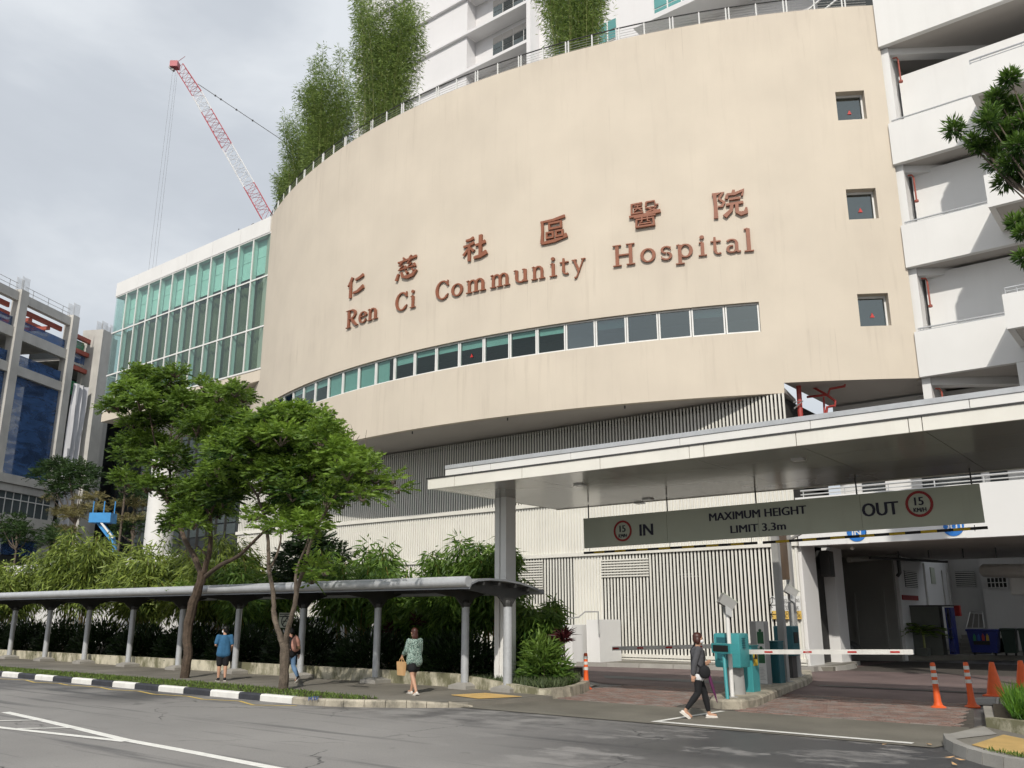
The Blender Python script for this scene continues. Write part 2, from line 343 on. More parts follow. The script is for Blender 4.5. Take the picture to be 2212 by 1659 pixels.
def weathered_render():
    """painted render with runs of dirt below the sills, the letters and the coping"""
    m = pmat('beige_wall', (.655, .584, .485), .8, .05, .4, fine=.02, bump=.06, spec=.2); nt = m.node_tree; N = nt.nodes.new; Lk = nt.links.new; b = nt.nodes['Principled BSDF']
    src = b.inputs['Base Color'].links[0].from_socket; g = N('ShaderNodeNewGeometry'); sx = N('ShaderNodeSeparateXYZ'); Lk(g.outputs['Position'], sx.inputs[0])
    r = N('ShaderNodeValToRGB'); mr = N('ShaderNodeMapRange'); mr.inputs['From Min'].default_value = 10; mr.inputs['From Max'].default_value = 28; Lk(sx.outputs[2], mr.inputs[0]); Lk(mr.outputs[0], r.inputs[0])
    el = r.color_ramp.elements; P = [(10.1, .55), (11.5, .55), (12.6, 1.), (12.75, .2), (13.9, .2), (14.2, .45), (15.4, .7), (16.1, .95), (16.3, .5), (17.4, .7), (17.8, .25), (20, .22), (24, .35), (26.5, .75), (27, 1.)]
    el[0].position = 0; el[0].color = (.55, .55, .55, 1); el[1].position = 1; el[1].color = (1, 1, 1, 1)
    for z, v in P: e = el.new((z - 10) / 18); e.color = (v, v, v, 1)
    out = src
    for sc_, sz, lo, hi, amt, colr in ((3.2, .22, .57, .75, .36, (.36, .30, .235)), (.9, .12, .48, .72, .26, (.48, .415, .345)), (9., .16, .645, .76, .55, (.27, .22, .17)), (.35, .5, .45, .7, .28, (.57, .50, .43))):
        mp = N('ShaderNodeMapping'); mp.inputs['Scale'].default_value = (sc_, sc_, sz); Lk(g.outputs['Position'], mp.inputs[0]); n = N('ShaderNodeTexNoise'); n.inputs['Scale'].default_value = 1; n.inputs['Detail'].default_value = 6; n.inputs['Roughness'].default_value = .6; Lk(mp.outputs[0], n.inputs['Vector'])
        q = N('ShaderNodeMapRange'); q.inputs['From Min'].default_value = lo; q.inputs['From Max'].default_value = hi; q.inputs['To Max'].default_value = amt; Lk(n.outputs[0], q.inputs[0])
        mu = N('ShaderNodeMath'); mu.operation = 'MULTIPLY'; Lk(q.outputs[0], mu.inputs[0]); Lk(r.outputs[0], mu.inputs[1])
        x = N('ShaderNodeMix'); x.data_type = 'RGBA'; x.inputs['B'].default_value = (*colr, 1); Lk(mu.outputs[0], x.inputs[0]); Lk(out, x.inputs['A']); out = x.outputs['Result']
    Lk(out, b.inputs['Base Color'])
weathered_render()
leafmat('leaf_tree', (.012, .042, .006), (.19, .31, .045), .4)
leafmat('leaf_tree_yellow', (.014, .052, .008), (.24, .38, .055), .4)
leafmat('leaf_bamboo', (.025, .055, .010), (.33, .42, .08), .3)
leafmat('leaf_bamboo_green', (.03, .085, .014), (.18, .29, .05), .3)
leafmat('leaf_roof', (.06, .115, .028), (.32, .43, .12), .45)
leafmat('leaf_dark', (.005, .014, .004), (.022, .052, .010), .15)  # leaf colour darkened to hold the shade under the walkway roof
leafmat('leaf_far', (.016, .045, .012), (.06, .11, .03), .25)
leafmat('leaf_straw', (.15, .14, .05), (.30, .27, .12), .25)
leafmat('leaf_red', (.03, .006, .008), (.10, .02, .022), .2)
leafmat('leaf_cover', (.04, .06, .025), (.15, .19, .09), .15)
leafmat('leaf_right', (.025, .065, .012), (.14, .26, .04), .35)
leafmat('grass_blade', (.05, .11, .015), (.20, .28, .06), .25)
leafmat('grass_bright', (.04, .13, .012), (.15, .30, .03), .3)
glassmat('pane_clear', (.82, .91, .885), .05)
glassmat('pane_dark', (.68, .78, .765), .045)
glassmat('pane_teal', (.25, .55, .50), .12)
glassmat('pane_smoke', (.45, .52, .54), .19)
def netting(name, c, dens):
    """woven site netting: threads of colour with light passing between, creased"""
    m, nt, b = nodes(name); N = nt.nodes.new; Lk = nt.links.new; g = N('ShaderNodeNewGeometry')
    mp = N('ShaderNodeMapping'); mp.inputs['Scale'].default_value = (.25, .25, .8); Lk(g.outputs['Position'], mp.inputs[0])
    n = N('ShaderNodeTexNoise'); n.inputs['Scale'].default_value = 1.2; n.inputs['Detail'].default_value = 8; n.inputs['Roughness'].default_value = .65; n.inputs['Distortion'].default_value = .6; Lk(mp.outputs[0], n.inputs['Vector'])
    r = N('ShaderNodeValToRGB'); e = r.color_ramp.elements; e[0].position = .3; e[1].position = .75; e[0].color = (*[x * .55 for x in c], 1); e[1].color = (*[min(1, x * 1.9 + .02) for x in c], 1); Lk(n.outputs[0], r.inputs[0]); Lk(r.outputs[0], b.inputs['Base Color']); b.inputs['Roughness'].default_value = .8
    t = N('ShaderNodeBsdfTransparent'); q = N('ShaderNodeMapRange'); q.inputs['From Min'].default_value = .35; q.inputs['From Max'].default_value = .65; q.inputs['To Min'].default_value = dens - .2; q.inputs['To Max'].default_value = dens + .1; Lk(n.outputs[0], q.inputs[0])
    x = N('ShaderNodeMixShader'); Lk(q.outputs[0], x.inputs[0]); Lk(t.outputs[0], x.inputs[1]); Lk(b.outputs[0], x.inputs[2]); Lk(x.outputs[0], nt.nodes['Material Output'].inputs[0])
netting('blue_net', (.022, .075, .20), .75); netting('green_net', (.03, .20, .09), .85)
# ================================================================== THE SETTING
def sheet(name, poly, z, m, kind='structure', parent=None):
    b = MB(); n = len(poly); b.add([(x, y, z) for x, y in poly], [tuple(range(n))])
    me_o = b.build(name, m, parent, kind=kind if parent is None else None, fix=True)
    if me_o.data.polygons[0].normal.z < 0: me_o.data.flip_normals()
    return me_o
def ribbon(name, pts, w, z, m, parent=None):
    b = MB(); P = [Vector((p[0], p[1], 0)) for p in pts]; V = []
    for i, p in enumerate(P):
        d = (P[min(i + 1, len(P) - 1)] - P[max(i - 1, 0)]).normalized(); s = Vector((-d.y, d.x, 0)) * w / 2; V += [(p.x + s.x, p.y + s.y, z), (p.x - s.x, p.y - s.y, z)]
    b.add(V, [(2 * i, 2 * i + 1, 2 * i + 3, 2 * i + 2) for i in range(len(P) - 1)])
    return b.build(name, m, parent)
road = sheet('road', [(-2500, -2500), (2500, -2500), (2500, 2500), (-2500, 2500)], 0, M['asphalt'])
Z3 = lambda x, y: ((x * .45208) / 1.736, (2130 + y * .45208) / 1.736)
Z5 = lambda x, y: ((1800 + x * .45208) / 1.736, (2130 + y * .45208) / 1.736)
# painted markings
def mark(pts, w, m, f=Z3, nm='road_marking'):
    return ribbon(nm, [GZ(*f(*p)) for p in pts], w, .005, m, road)
mark([(45, 1197), (340, 1262), (640, 1332), (1050, 1430), (1620, 1535), (2600, 1725), (3300, 1865)], .17, M['line_white'])
mark([(-600, 1245), (0, 1326), (600, 1392), (1040, 1441)], .15, M['line_white']).location.z += .003
mark([(-300, 1277), (345, 1264)], .10, M['line_white']).location.z += .005
mark([(130, 1337), (630, 1330)], .10, M['line_white']).location.z += .006
mark([(-300, 905), (0, 920), (215, 930), (285, 950), (490, 958), (560, 972), (830, 990), (920, 1010), (1150, 1022), (1270, 1048), (1560, 1065), (1680, 1090), (1990, 1105), (2100, 1138), (2460, 1144)], .085, M['line_yellow'])
ribbon('stop_line', [(-8.5, 15.1), (-3.95, 15.0)], .16, .020, M['line_white'], road)
ribbon('edge_line', [(-8.42, 15.12), GZ(*Z5(2015, 1195))], .12, .022, M['line_white'], road)
# apron between road and paving, and the paved entrance
sheet('apron', [(-14.2, 15.0), (-12.9, 14.9), (-3.6, 14.75), (-3.4, 15.6), (-3.7, 17.72), (-12.9, 17.72), (-14.6, 16.4)], .012, M['apron'])
drv = sheet('driveway', [(-13.6, 17.6), (-3.6, 17.6), (-4.3, 21.2), (-4.3, 41), (-19.5, 41), (-30, 30.4), (-20, 29.8), (-13.2, 22)], .008, M['joint'])
pmat('red_asphalt', (.145, .105, .098), .85, .25, .8, bump=.2, fine=.12)
sheet('red_paving', [(-14.2, 22.4), (-4.3, 22.4), (-4.3, 33), (-11.0, 33), (-11, 41), (-11.6, 41), (-13, 30.2), (-20.0, 29.9), (-24, 29.8)], .016, M['red_asphalt'])
sheet('drain_channel', [(-9.0, 25.2), (-4.6, 25.25), (-4.6, 25.6), (-9.0, 25.55)], .030, M['dark_metal'])
sheet('drain_channel', [(-15.3, 24.3), (-10.7, 24.3), (-10.7, 25.3), (-16.0, 25.3)], .026, M['grey_shade'])
pmat('wheel_stop', (.02, .02, .02), .7, .1, 5)
def paving():
    # interlocking pavers, running bond; the nearest 300 stand singly, the rest are one mass
    L, Wd = .236, .116; cells = []
    isl = lambda x, y: (-10.2 < x < -8.0 and 17.7 < y)
    row = 0; y = 17.75
    while y < 22.3:
        x = -13.3 + (row % 2) * L / 2
        while x < -3.9:
            lim_r = -3.9 - max(0, (y - 17.7)) * .16; lim_l = -12.5 - max(0, (y - 17.6)) * .28
            if lim_l < x < lim_r and not (-9.55 - (y - 18) * .16 < x < -8.05 - (y - 18) * .14): cells.append((x, y))
            x += L
        y += Wd; row += 1
    fw = lambda c: math.hypot(c[0], c[1]); cells.sort(key=fw)
    def brick(b, x, y, dz): b.add([(x - L / 2 + .005, y - Wd / 2 + .005, .004), (x + L / 2 - .005, y - Wd / 2 + .005, .004), (x + L / 2 - .005, y + Wd / 2 - .005, .004), (x - L / 2 + .005, y + Wd / 2 - .005, .004),
        (x - L / 2 + .010, y - Wd / 2 + .010, .022 + dz), (x + L / 2 - .010, y - Wd / 2 + .010, .022 + dz), (x + L / 2 - .010, y + Wd / 2 - .010, .022 + dz), (x - L / 2 + .010, y + Wd / 2 - .010, .022 + dz)],
        [(4, 5, 6, 7), (0, 1, 5, 4), (1, 2, 6, 5), (2, 3, 7, 6), (3, 0, 4, 7)])
    protos = []
    for k, m in enumerate(('paver_red', 'paver_grey')):
        b = MB(); brick(b, cells[k][0], cells[k][1], 0); protos.append((b.build('paver', M[m], drv), cells[k]))
    for i, c in enumerate(cells[2:300]):
        o, c0 = protos[0 if random.random() < .6 else 1]
        d = dup(o, (c[0] - c0[0], c[1] - c0[1], random.uniform(-.003, .004)))
    b1, b2 = MB(), MB()
    for c in cells[300:]: brick(b1 if random.random() < .6 else b2, c[0], c[1], random.uniform(-.003, .004))
    for b, m in ((b1, 'paver_red'), (b2, 'paver_grey')): b.build('paver_field', M[m], drv, kind='stuff')
paving()
# left pavement, grass verge, kerb stones
walk = sheet('sidewalk', [(-140, 13.4), (-16.3, 13.4), (-15.0, 13.6), (-13.3, 14.9), (-12.9, 15.6), (-12.6, 17.4), (-15.8, 17.9), (-140, 18.1)], .105, M['sidewalk'])
b = MB(); b.prism([(-16.2, 13.5), (-15.0, 13.7), (-13.0, 15.1), (-12.4, 17.4), (-12.9, 17.6), (-16, 17.9)], .006, .100); b.build('sidewalk_edge', M['sidewalk'], walk)
for k in range(16):   # paving joints
    x = -15.5 - k * 1.9; ribbon('joint', [(x, 15.2), (x, 18.0)], .02, .109, M['joint'], walk)
tac = MB(); tp = [GZ(*p, .112) for p in ((1010, 1514), (1100, 1508), (1082, 1502), (985, 1508))]
def tactile(poly, z, m, name='tactile_paving', nrib=16):
    b = MB(); b.add([(p.x, p.y, z) for p in poly], [(0, 1, 2, 3)])
    for i in range(nrib):
        f = (i + .5) / nrib; a = poly[0].lerp(poly[3], f); c = poly[1].lerp(poly[2], f)
        b.beam((a.x, a.y, z + .004), (c.x, c.y, z + .004), .035, .008)
    return b.build(name, m, None, kind='structure', fix=True)
tactile([Vector((-14.3, 16.0, 0)), Vector((-13.2, 15.7, 0)), Vector((-12.75, 16.7, 0)), Vector((-14.0, 16.9, 0))], .118, M['tactile_yellow'])
soil_l = sheet('verge_soil', [(-140, 13.5), (-16.4, 13.5), (-15.1, 13.85), (-14.9, 14.3), (-16, 14.6), (-19, 14.8), (-140, 14.7)], .115, M['soil'])
kerb = thing('kerb_line', (-16, 13.2, 0), 'kerb of black and white painted stones along the grass verge', 'kerb')
def kstone(p, q, m, h0=.0, h1=.15, w=.16, hq=None):
    p, q = Vector((*p, 0)), Vector((*q, 0)); d = (q - p).normalized(); s = Vector((-d.y, d.x, 0)); p2 = p + d * .006; q2 = q - d * .006; hq = hq or h1
    b = MB(); b.add([p2, q2, q2 + s * w, p2 + s * w, p2 + Vector((0, 0, h1)) + s * .035, q2 + Vector((0, 0, hq)) + s * .035, q2 + s * w + Vector((0, 0, hq)), p2 + s * w + Vector((0, 0, h1)), p2 + Vector((0, 0, h1 - .035)), q2 + Vector((0, 0, hq - .035))],
        [(0, 1, 9, 8), (8, 9, 5, 4), (4, 5, 6, 7), (2, 3, 7, 6), (1, 2, 6, 5, 9), (3, 0, 8, 4, 7), (0, 3, 2, 1)])
    return b.build('kerb_stone', m, kerb)
xs = [-16.55]
for k in range(34): xs.append(xs[-1] - (1.16 if k != 1 else .82))
for k in range(34): kstone((xs[k + 1], 13.2), (xs[k], 13.2), M['kerb_white'] if k % 2 == 0 else M['kerb_black'])
kp = [(-16.55, 13.2), (-15.95, 13.22), (-15.55, 13.30), (-15.12, 13.45), (-14.7, 13.66), (-14.3, 13.90), (-13.92, 14.15), (-13.58, 14.42), (-13.22, 14.72), (-12.85, 15.1)]
for k in range(9): kstone(kp[k], kp[k + 1], M['pale_kerb'], h1=.15 if k < 7 else .12, hq=.15 if k < 6 else (.12 if k == 6 else .03 if k == 8 else .09))
tag(kerb.children[0])
# blue survey letters sprayed on the kerb face
def grass(name, poly, n, z, hmin, hmax, m, label, w=.012):
    P = np.array(poly); lo, hi = P.min(0), P.max(0); pts = []
    from math import floor
    def inside(x, y):
        c = False; j = len(poly) - 1
        for i in range(len(poly)):
            xi, yi = poly[i]; xj, yj = poly[j]
            if (yi > y) != (yj > y) and x < (xj - xi) * (y - yi) / (yj - yi) + xi: c = not c
            j = i
        return c
    while len(pts) < n:
        x, y = RNG.uniform(lo[0], hi[0]), RNG.uniform(lo[1], hi[1])
        if inside(x, y): pts.append((x, y))
    p = np.array(pts); base = np.c_[p, np.full(n, z)]
    a = RNG.uniform(0, 2 * np.pi, n); tilt = RNG.uniform(.1, .75, n)
    D = np.c_[np.cos(a) * np.sin(tilt), np.sin(a) * np.sin(tilt), np.cos(tilt)]
    o = leafmesh(name, base, D, RNG.uniform(hmin, hmax, n), np.full(n, w), m)
    return tag(o, label, 'grass', kind='stuff')
def leafmesh(name, P, D, L, Wd, m, parent=None, S=None, leaf_tone=None, at=None, bend=0.):
    """leaf-shaped four-cornered faces: base points P, unit directions D, lengths L, widths Wd"""
    n = len(P)
    if S is None:
        r = RNG.normal(size=(n, 3)); S = np.cross(D, r); S /= (np.linalg.norm(S, axis=1, keepdims=True) + 1e-9)
    L = L[:, None]; Wd = Wd[:, None]; mid = P + D * L * .42; tip = P + D * L
    if bend: tip = tip - np.array([0, 0, 1]) * L * bend
    V = np.stack([P, mid + S * Wd / 2, tip, mid - S * Wd / 2], 1).reshape(-1, 3)
    if parent is not None: o0 = np.array(ORG[parent])
    else: o0 = np.array(at) if at is not None else np.array([P[:, 0].mean(), P[:, 1].mean(), P[:, 2].min()])
    V = (V - o0).astype(np.float32); me = bpy.data.meshes.new(name)
    me.vertices.add(4 * n); me.vertices.foreach_set('co', V.ravel()); me.loops.add(4 * n); me.loops.foreach_set('vertex_index', np.arange(4 * n, dtype=np.int32))
    me.polygons.add(n); me.polygons.foreach_set('loop_start', np.arange(0, 4 * n, 4, dtype=np.int32)); me.polygons.foreach_set('loop_total', np.full(n, 4, dtype=np.int32))
    me.update(); at_ = me.attributes.new('leaf_tone', 'FLOAT', 'FACE')
    at_.data.foreach_set('value', (leaf_tone if leaf_tone is not None else RNG.uniform(0, 1, n)).astype(np.float32)); me.materials.append(m); me.validate()
    return link(name, me, parent, None if parent is not None else Vector(o0))
grass('grass', [(-75, 13.38), (-16.4, 13.38), (-15.1, 13.75), (-14.8, 14.3), (-15.6, 14.5), (-17, 14.6), (-21, 14.8), (-30, 14.6), (-75, 14.5)], 22000, .112, .03, .085, M['grass_blade'], 'strip of short grass between the painted kerb and the walkway pavement', .022)

# ================================================================== CURVED BEIGE BUILDING
DC = (-28.665, 66.18); DR = 38.2; ZB, ZT = 10.16, 27.05
def dp(th, z, r=DR): a = R_(th); return Vector((DC[0] + r * math.sin(a), DC[1] - r * math.cos(a), z))
drum = thing('curved_building', (-28.6, 30, 0), 'tall beige curved building with a long window strip and red lettering', 'building')
MUL = [-22 + 2.0 * k - .65 + .0 for k in range(24)]   # window divisions, every two degrees
holes = [(MUL[0], 25.35, 12.69, 13.94)] + [(30.93, 32.66, z0, z0 + 1.33) for z0 in (21.64, 17.18, 12.69)]
def curved_wall():
    b = MB(); th = sorted(set([round(-52 + k * 1.0, 3) for k in range(86)] + [h[0] for h in holes] + [h[1] for h in holes] + [26.4, 33.95])); th = [t for t in th if t <= 33.96]
    zs = sorted(set([ZB, 10.57, ZT] + [h[2] for h in holes] + [h[3] for h in holes]))
    for i in range(len(th) - 1):
        for j in range(len(zs) - 1):
            tm = (th[i] + th[i + 1]) / 2; zm = (zs[j] + zs[j + 1]) / 2
            if tm > 26.4 and zm < 10.57: continue
            if any(h[0] < tm < h[1] and h[2] < zm < h[3] for h in holes): continue
            b.add([dp(th[i], zs[j]), dp(th[i + 1], zs[j]), dp(th[i + 1], zs[j + 1]), dp(th[i], zs[j + 1])], [(0, 1, 2, 3)])
    ri = DR - .42
    for h in holes:                                        # reveals
        tt = [t for t in th if h[0] <= t <= h[1]]
        for i in range(len(tt) - 1):
            for z, fl in ((h[2], 0), (h[3], 1)):
                q = [dp(tt[i], z), dp(tt[i + 1], z), dp(tt[i + 1], z, ri), dp(tt[i], z, ri)]; b.add(q, [(3, 2, 1, 0) if fl == 0 else (0, 1, 2, 3)])
        for t, fl in ((h[0], 0), (h[1], 1)):
            q = [dp(t, h[2]), dp(t, h[3]), dp(t, h[3], ri), dp(t, h[2], ri)]; b.add(q, [(0, 1, 2, 3) if fl else (3, 2, 1, 0)])
    for i in range(len(th) - 1):                           # coping, inner face, lower lip
        b.add([dp(th[i], ZT), dp(th[i + 1], ZT), dp(th[i + 1], ZT, DR - .3), dp(th[i], ZT, DR - .3)], [(0, 1, 2, 3)])
        b.add([dp(th[i], ZT, DR - .3), dp(th[i + 1], ZT, DR - .3), dp(th[i + 1], 26.3, DR - .3), dp(th[i], 26.3, DR - .3)], [(0, 1, 2, 3)])
        if th[i + 1] <= 26.41: b.add([dp(th[i], ZB), dp(th[i + 1], ZB), dp(th[i + 1], ZB, DR - .25), dp(th[i], ZB, DR - .25)], [(3, 2, 1, 0)])
    b.add([dp(33.95, 10.57), dp(33.95, ZT), dp(33.95, ZT, DR - .45), dp(33.95, 10.57, DR - .45)], [(3, 2, 1, 0)])
    b.add([dp(26.4, ZB), dp(26.4, 10.57), dp(26.4, 10.57, DR - .6), dp(26.4, ZB, DR - .6)], [(0, 1, 2, 3)])
    return b.build('wall', M['beige_wall'], drum)
curved_wall()
b = MB(); arc = [dp(t, 0, DR - .2) for t in np.linspace(-34, 26.4, 122)]
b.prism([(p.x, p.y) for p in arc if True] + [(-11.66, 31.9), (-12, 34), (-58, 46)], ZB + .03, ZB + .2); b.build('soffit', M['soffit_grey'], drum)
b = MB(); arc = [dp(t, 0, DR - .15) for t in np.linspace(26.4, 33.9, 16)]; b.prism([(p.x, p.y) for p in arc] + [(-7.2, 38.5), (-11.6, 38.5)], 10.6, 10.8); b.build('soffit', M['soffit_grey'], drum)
for t in (-14, -6, 1, 9, 17):                               # small drain spouts under the rim
    b = MB(); p = dp(t, ZB, DR - .35); b.tube([p, p - Vector((0, 0, .12))], .03, 8); b.build('drain_spout', M['dark_metal'], drum)
b = MB(); arc = [dp(t, 0, DR - .31) for t in np.linspace(-52, 33.9, 60)]; b.prism([(p.x, p.y) for p in arc] + [(-4.5, 55), (-58, 60)], 26.1, 26.3); b.build('roof_terrace', M['concrete'], drum)
# rooms behind the strip: back wall, floor, ceiling
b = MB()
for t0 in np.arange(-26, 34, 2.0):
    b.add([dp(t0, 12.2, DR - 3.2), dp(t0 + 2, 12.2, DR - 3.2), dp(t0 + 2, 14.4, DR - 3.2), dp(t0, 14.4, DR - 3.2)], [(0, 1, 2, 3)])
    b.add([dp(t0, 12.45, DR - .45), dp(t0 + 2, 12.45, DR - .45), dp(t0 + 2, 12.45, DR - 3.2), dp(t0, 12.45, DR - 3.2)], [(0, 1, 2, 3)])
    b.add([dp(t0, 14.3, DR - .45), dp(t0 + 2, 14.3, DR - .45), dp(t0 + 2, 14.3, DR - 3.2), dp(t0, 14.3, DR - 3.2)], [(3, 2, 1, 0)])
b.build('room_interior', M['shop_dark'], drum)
def curved_panel(t0, t1, z0, z1, r, n=2, th=.03):
    b = MB(); T = np.linspace(t0, t1, n + 1)
    for i in range(n):
        q = [dp(T[i], z0, r), dp(T[i + 1], z0, r), dp(T[i + 1], z1, r), dp(T[i], z1, r)]; w = [dp(T[i], z0, r - th), dp(T[i + 1], z0, r - th), dp(T[i + 1], z1, r - th), dp(T[i], z1, r - th)]
        b.add(q + w, [(0, 1, 2, 3), (7, 6, 5, 4), (0, 4, 5, 1), (3, 2, 6, 7), (0, 3, 7, 4), (1, 5, 6, 2)])
    return b
for k in range(len(MUL)):                                   # strip windows
    t0 = MUL[k]; t1 = t0 + 2.0
    if t1 > 25.5: break
    t1 = min(t1, 25.35)
    wn = MB()
    for a, c in ((t0 + .02, t0 + .11), (t1 - .11, t1 - .02)): wn.add(*(lambda q: (q.v, q.f))(curved_panel(a, c, 12.70, 13.93, DR - .12, 1, .1)))
    for a, c in ((12.70, 12.78), (13.87, 13.93)): wn.add(*(lambda q: (q.v, q.f))(curved_panel(t0 + .11, t1 - .11, a, c, DR - .13, 1, .09)))
    wo = wn.build('window', M['frame_white'], drum)
    curved_panel(t0 + .11, t1 - .11, 12.78, 13.87, DR - .17, 1, .012).build('pane', M['pane_dark' if k < 18 else 'pane_smoke'], wo)
    full = 7 <= k <= 10
    if full: curved_panel(t0 + .13, t1 - (.13 if k < 10 else .7), 12.79, 13.86, DR - .24, 1, .02).build('blind', M['teal_blind'], wo)
    elif k in (4, 5, 6, 11, 12, 13, 14, 15, 16, 17, 19, 22): curved_panel(t0 + .13, t1 - .13, 13.62 - .05 * (k % 4), 13.86, DR - .24, 1, .02).build('blind', M['teal_blind'], wo)
    if k in (14, ): 
        b = MB(); q = dp(t0 + 1, 13.2, DR - .155); b.extr([dp(t0 + .88, 13.10, DR - .150), dp(t0 + 1.12, 13.10, DR - .150), dp(t0 + 1.0, 13.27, DR - .150)], (0, -.004, 0)); b.build('red_triangle', M['red_paint'], wo)
for z0 in (21.64, 17.18, 12.69):                            # three square windows near the corner
    wn = MB()
    for a, c, e, f in ((30.94, 31.04, z0, z0 + 1.33), (32.55, 32.65, z0, z0 + 1.33), (31.04, 32.55, z0, z0 + .07), (31.04, 32.55, z0 + 1.24, z0 + 1.33)):
        q = curved_panel(a, c, e, f, DR - .32, 1, .08); wn.add(q.v, q.f)
    wo = wn.build('window', M['frame_white'], drum)
    curved_panel(31.04, 32.55, z0 + .07, z0 + 1.24, DR - .37, 1, .012).build('pane', M['pane_smoke'], wo)
    curved_panel(31.0, 32.6, z0 + .02, z0 + 1.3, DR - .55, 1, .02).build('blind', M['shop_dark'], wo)
    b = MB(); b.extr([dp(31.68, z0 + .46, DR - .35), dp(31.94, z0 + .46, DR - .35), dp(31.81, z0 + .66, DR - .35)], (0, -.004, 0)); b.build('red_triangle', M['red_paint'], wo)
# roof-edge railing
rail = thing('roof_railing', (-28.6, 28.5, 27), 'thin metal railing with white posts along the curved roof edge', 'railing')
b = MB(); TH = np.linspace(-36, 33.5, 71); b.tube([dp(t, 27.76, DR - .15) for t in TH], .03, 6); b.build('handrail', M['dark_metal'], rail)
for z in (27.2, 27.33, 27.46, 27.6): b = MB(); b.tube([dp(t, z, DR - .15) for t in TH], .012, 4); b.build('rail_bar', M['light_steel'], rail)
t = -36 + .4
while t < 33.6:
    b = MB()
    for dt in ((-.1, .1) if int((t + 40) / 1.83) % 2 else (0,)): p = dp(t + dt, 27.05, DR - .15); b.beam(p, p + Vector((0, 0, .7)), .06, .05, (1, 0, 0))
    b.build('post', M['frame_white'], rail); t += 1.83

# ------------------------------------------------------------------ lettering on the curved wall
BOLD = [.43]
def stroke(pts, ws):
    P = [Vector((p[0], p[1])) for p in pts]; Lf, Rt = [], []
    for i, p in enumerate(P):
        d = (P[min(i + 1, len(P) - 1)] - P[max(i - 1, 0)]); d.normalize(); n = Vector((-d.y, d.x)); w = (ws[i] if isinstance(ws, (list, tuple)) else ws) * BOLD[0]
        Lf.append(p + n * w); Rt.append(p - n * w)
    return Lf, Rt
def arcp(cx, cy, rx, ry, a0, a1, thick, thin, n=14):
    P, W_ = [], []
    for i in range(n + 1):
        a = R_(a0 + (a1 - a0) * i / n); P.append((cx + rx * math.cos(a), cy + ry * math.sin(a))); W_.append(thin + (thick - thin) * abs(math.cos(a)) ** 1.3)
    return P, W_
TK, TN = .15, .055
def serif(x, y, w=.30, h=.05): return ([(x - w / 2, y), (x + w / 2, y)], h)
GLYPH = {   # strokes in units of the capital height (0..1); x-height .66
 'R': [([(.17, .03), (.17, .97)], .16), arcp(.34, .73, .27, .235, -90, 90, .16, .07), ([(.17, .965), (.36, .965)], .07), ([(.17, .495), (.36, .495)], .06), ([(.38, .49), (.52, .25), (.72, .03)], [.13, .15, .12]), serif(.17, .025), serif(.13, .975, .24), serif(.74, .025, .16)],
 'C': [arcp(.42, .5, .34, .46, 42, 318, .17, .07, 24), ([(.675, .80), (.72, .70)], [.05, .12]), ([(.675, .19), (.74, .27)], [.07, .03]), ([(.71, .97), (.70, .68)], [.05, .035])],
 'H': [([(.2, .03), (.2, .97)], .17), ([(.78, .03), (.78, .97)], .17), ([(.2, .51), (.78, .51)], .075), serif(.2, .025, .36), serif(.2, .975, .36), serif(.78, .025, .36), serif(.78, .975, .36)],
 'e': [arcp(.29, .33, .215, .295, 15, 325, .14, .06, 22), ([(.13, .37), (.49, .40)], .055), ([(.44, .14), (.50, .20)], [.06, .03])],
 'n': [([(.15, .03), (.15, .62)], .14), arcp(.33, .42, .165, .20, 175, 0, .12, .08), ([(.495, .43), (.495, .03)], .14), serif(.15, .025, .28), serif(.495, .025, .28), ([(.04, .60), (.15, .635)], .055)],
 'i': [([(.17, .03), (.17, .62)], .145), serif(.17, .025, .30), ([(.05, .60), (.17, .635)], .055), arcp(.165, .86, .045, .045, 0, 360, .09, .09, 10)],
 'o': [arcp(.31, .33, .235, .295, 0, 360, .15, .065, 26)],
 'm': [([(.15, .03), (.15, .62)], .135), arcp(.31, .42, .15, .20, 175, 0, .12, .08), ([(.46, .43), (.46, .03)], .135), arcp(.62, .42, .15, .20, 175, 0, .12, .08), ([(.77, .43), (.77, .03)], .135), serif(.15, .025, .26), serif(.46, .025, .26), serif(.77, .025, .26), ([(.04, .60), (.15, .635)], .055)],
 'u': [([(.15, .62), (.15, .22)], .135), arcp(.32, .22, .165, .185, 180, 330, .12, .075), ([(.5, .62), (.5, .03)], .135), ([(.04, .625), (.15, .625)], .055), ([(.39, .625), (.5, .625)], .055), ([(.5, .03), (.60, .05)], .055)],
 't': [([(.19, .80), (.19, .16)], [.09, .14]), arcp(.31, .16, .115, .125, 185, 310, .11, .06, 8), ([(.04, .60), (.40, .60)], .065)],
 'y': [([(.10, .62), (.33, .06)], .14), ([(.58, .62), (.33, .06), (.22, -.20), (.10, -.24)], [.06, .065, .07, .10]), serif(.10, .62, .25), serif(.57, .62, .22)],
 's': [arcp(.25, .475, .145, .145, 35, 265, .10, .07, 14), arcp(.25, .185, .155, .155, 85, -145, .10, .07, 14), ([(.385, .60), (.395, .46)], [.05, .03]), ([(.09, .20), (.10, .06)], [.03, .05])],
 'p': [([(.15, -.24), (.15, .62)], .14), arcp(.34, .33, .20, .285, 150, -150, .14, .065, 20), serif(.15, -.245, .30), ([(.04, .60), (.15, .635)], .055)],
 'a': [arcp(.25, .46, .17, .155, 150, 0, .10, .065, 12), ([(.42, .47), (.42, .12), (.47, .045), (.56, .06)], [.135, .135, .10, .05]), arcp(.25, .185, .15, .15, 70, 330, .12, .06, 14)],
 'l': [([(.17, .03), (.17, 1.05)], .145), serif(.17, .025, .30), ([(.05, 1.02), (.17, 1.06)], .055)],
}
def wrap(x_deg, z, depth): return dp(x_deg, z, DR + depth)
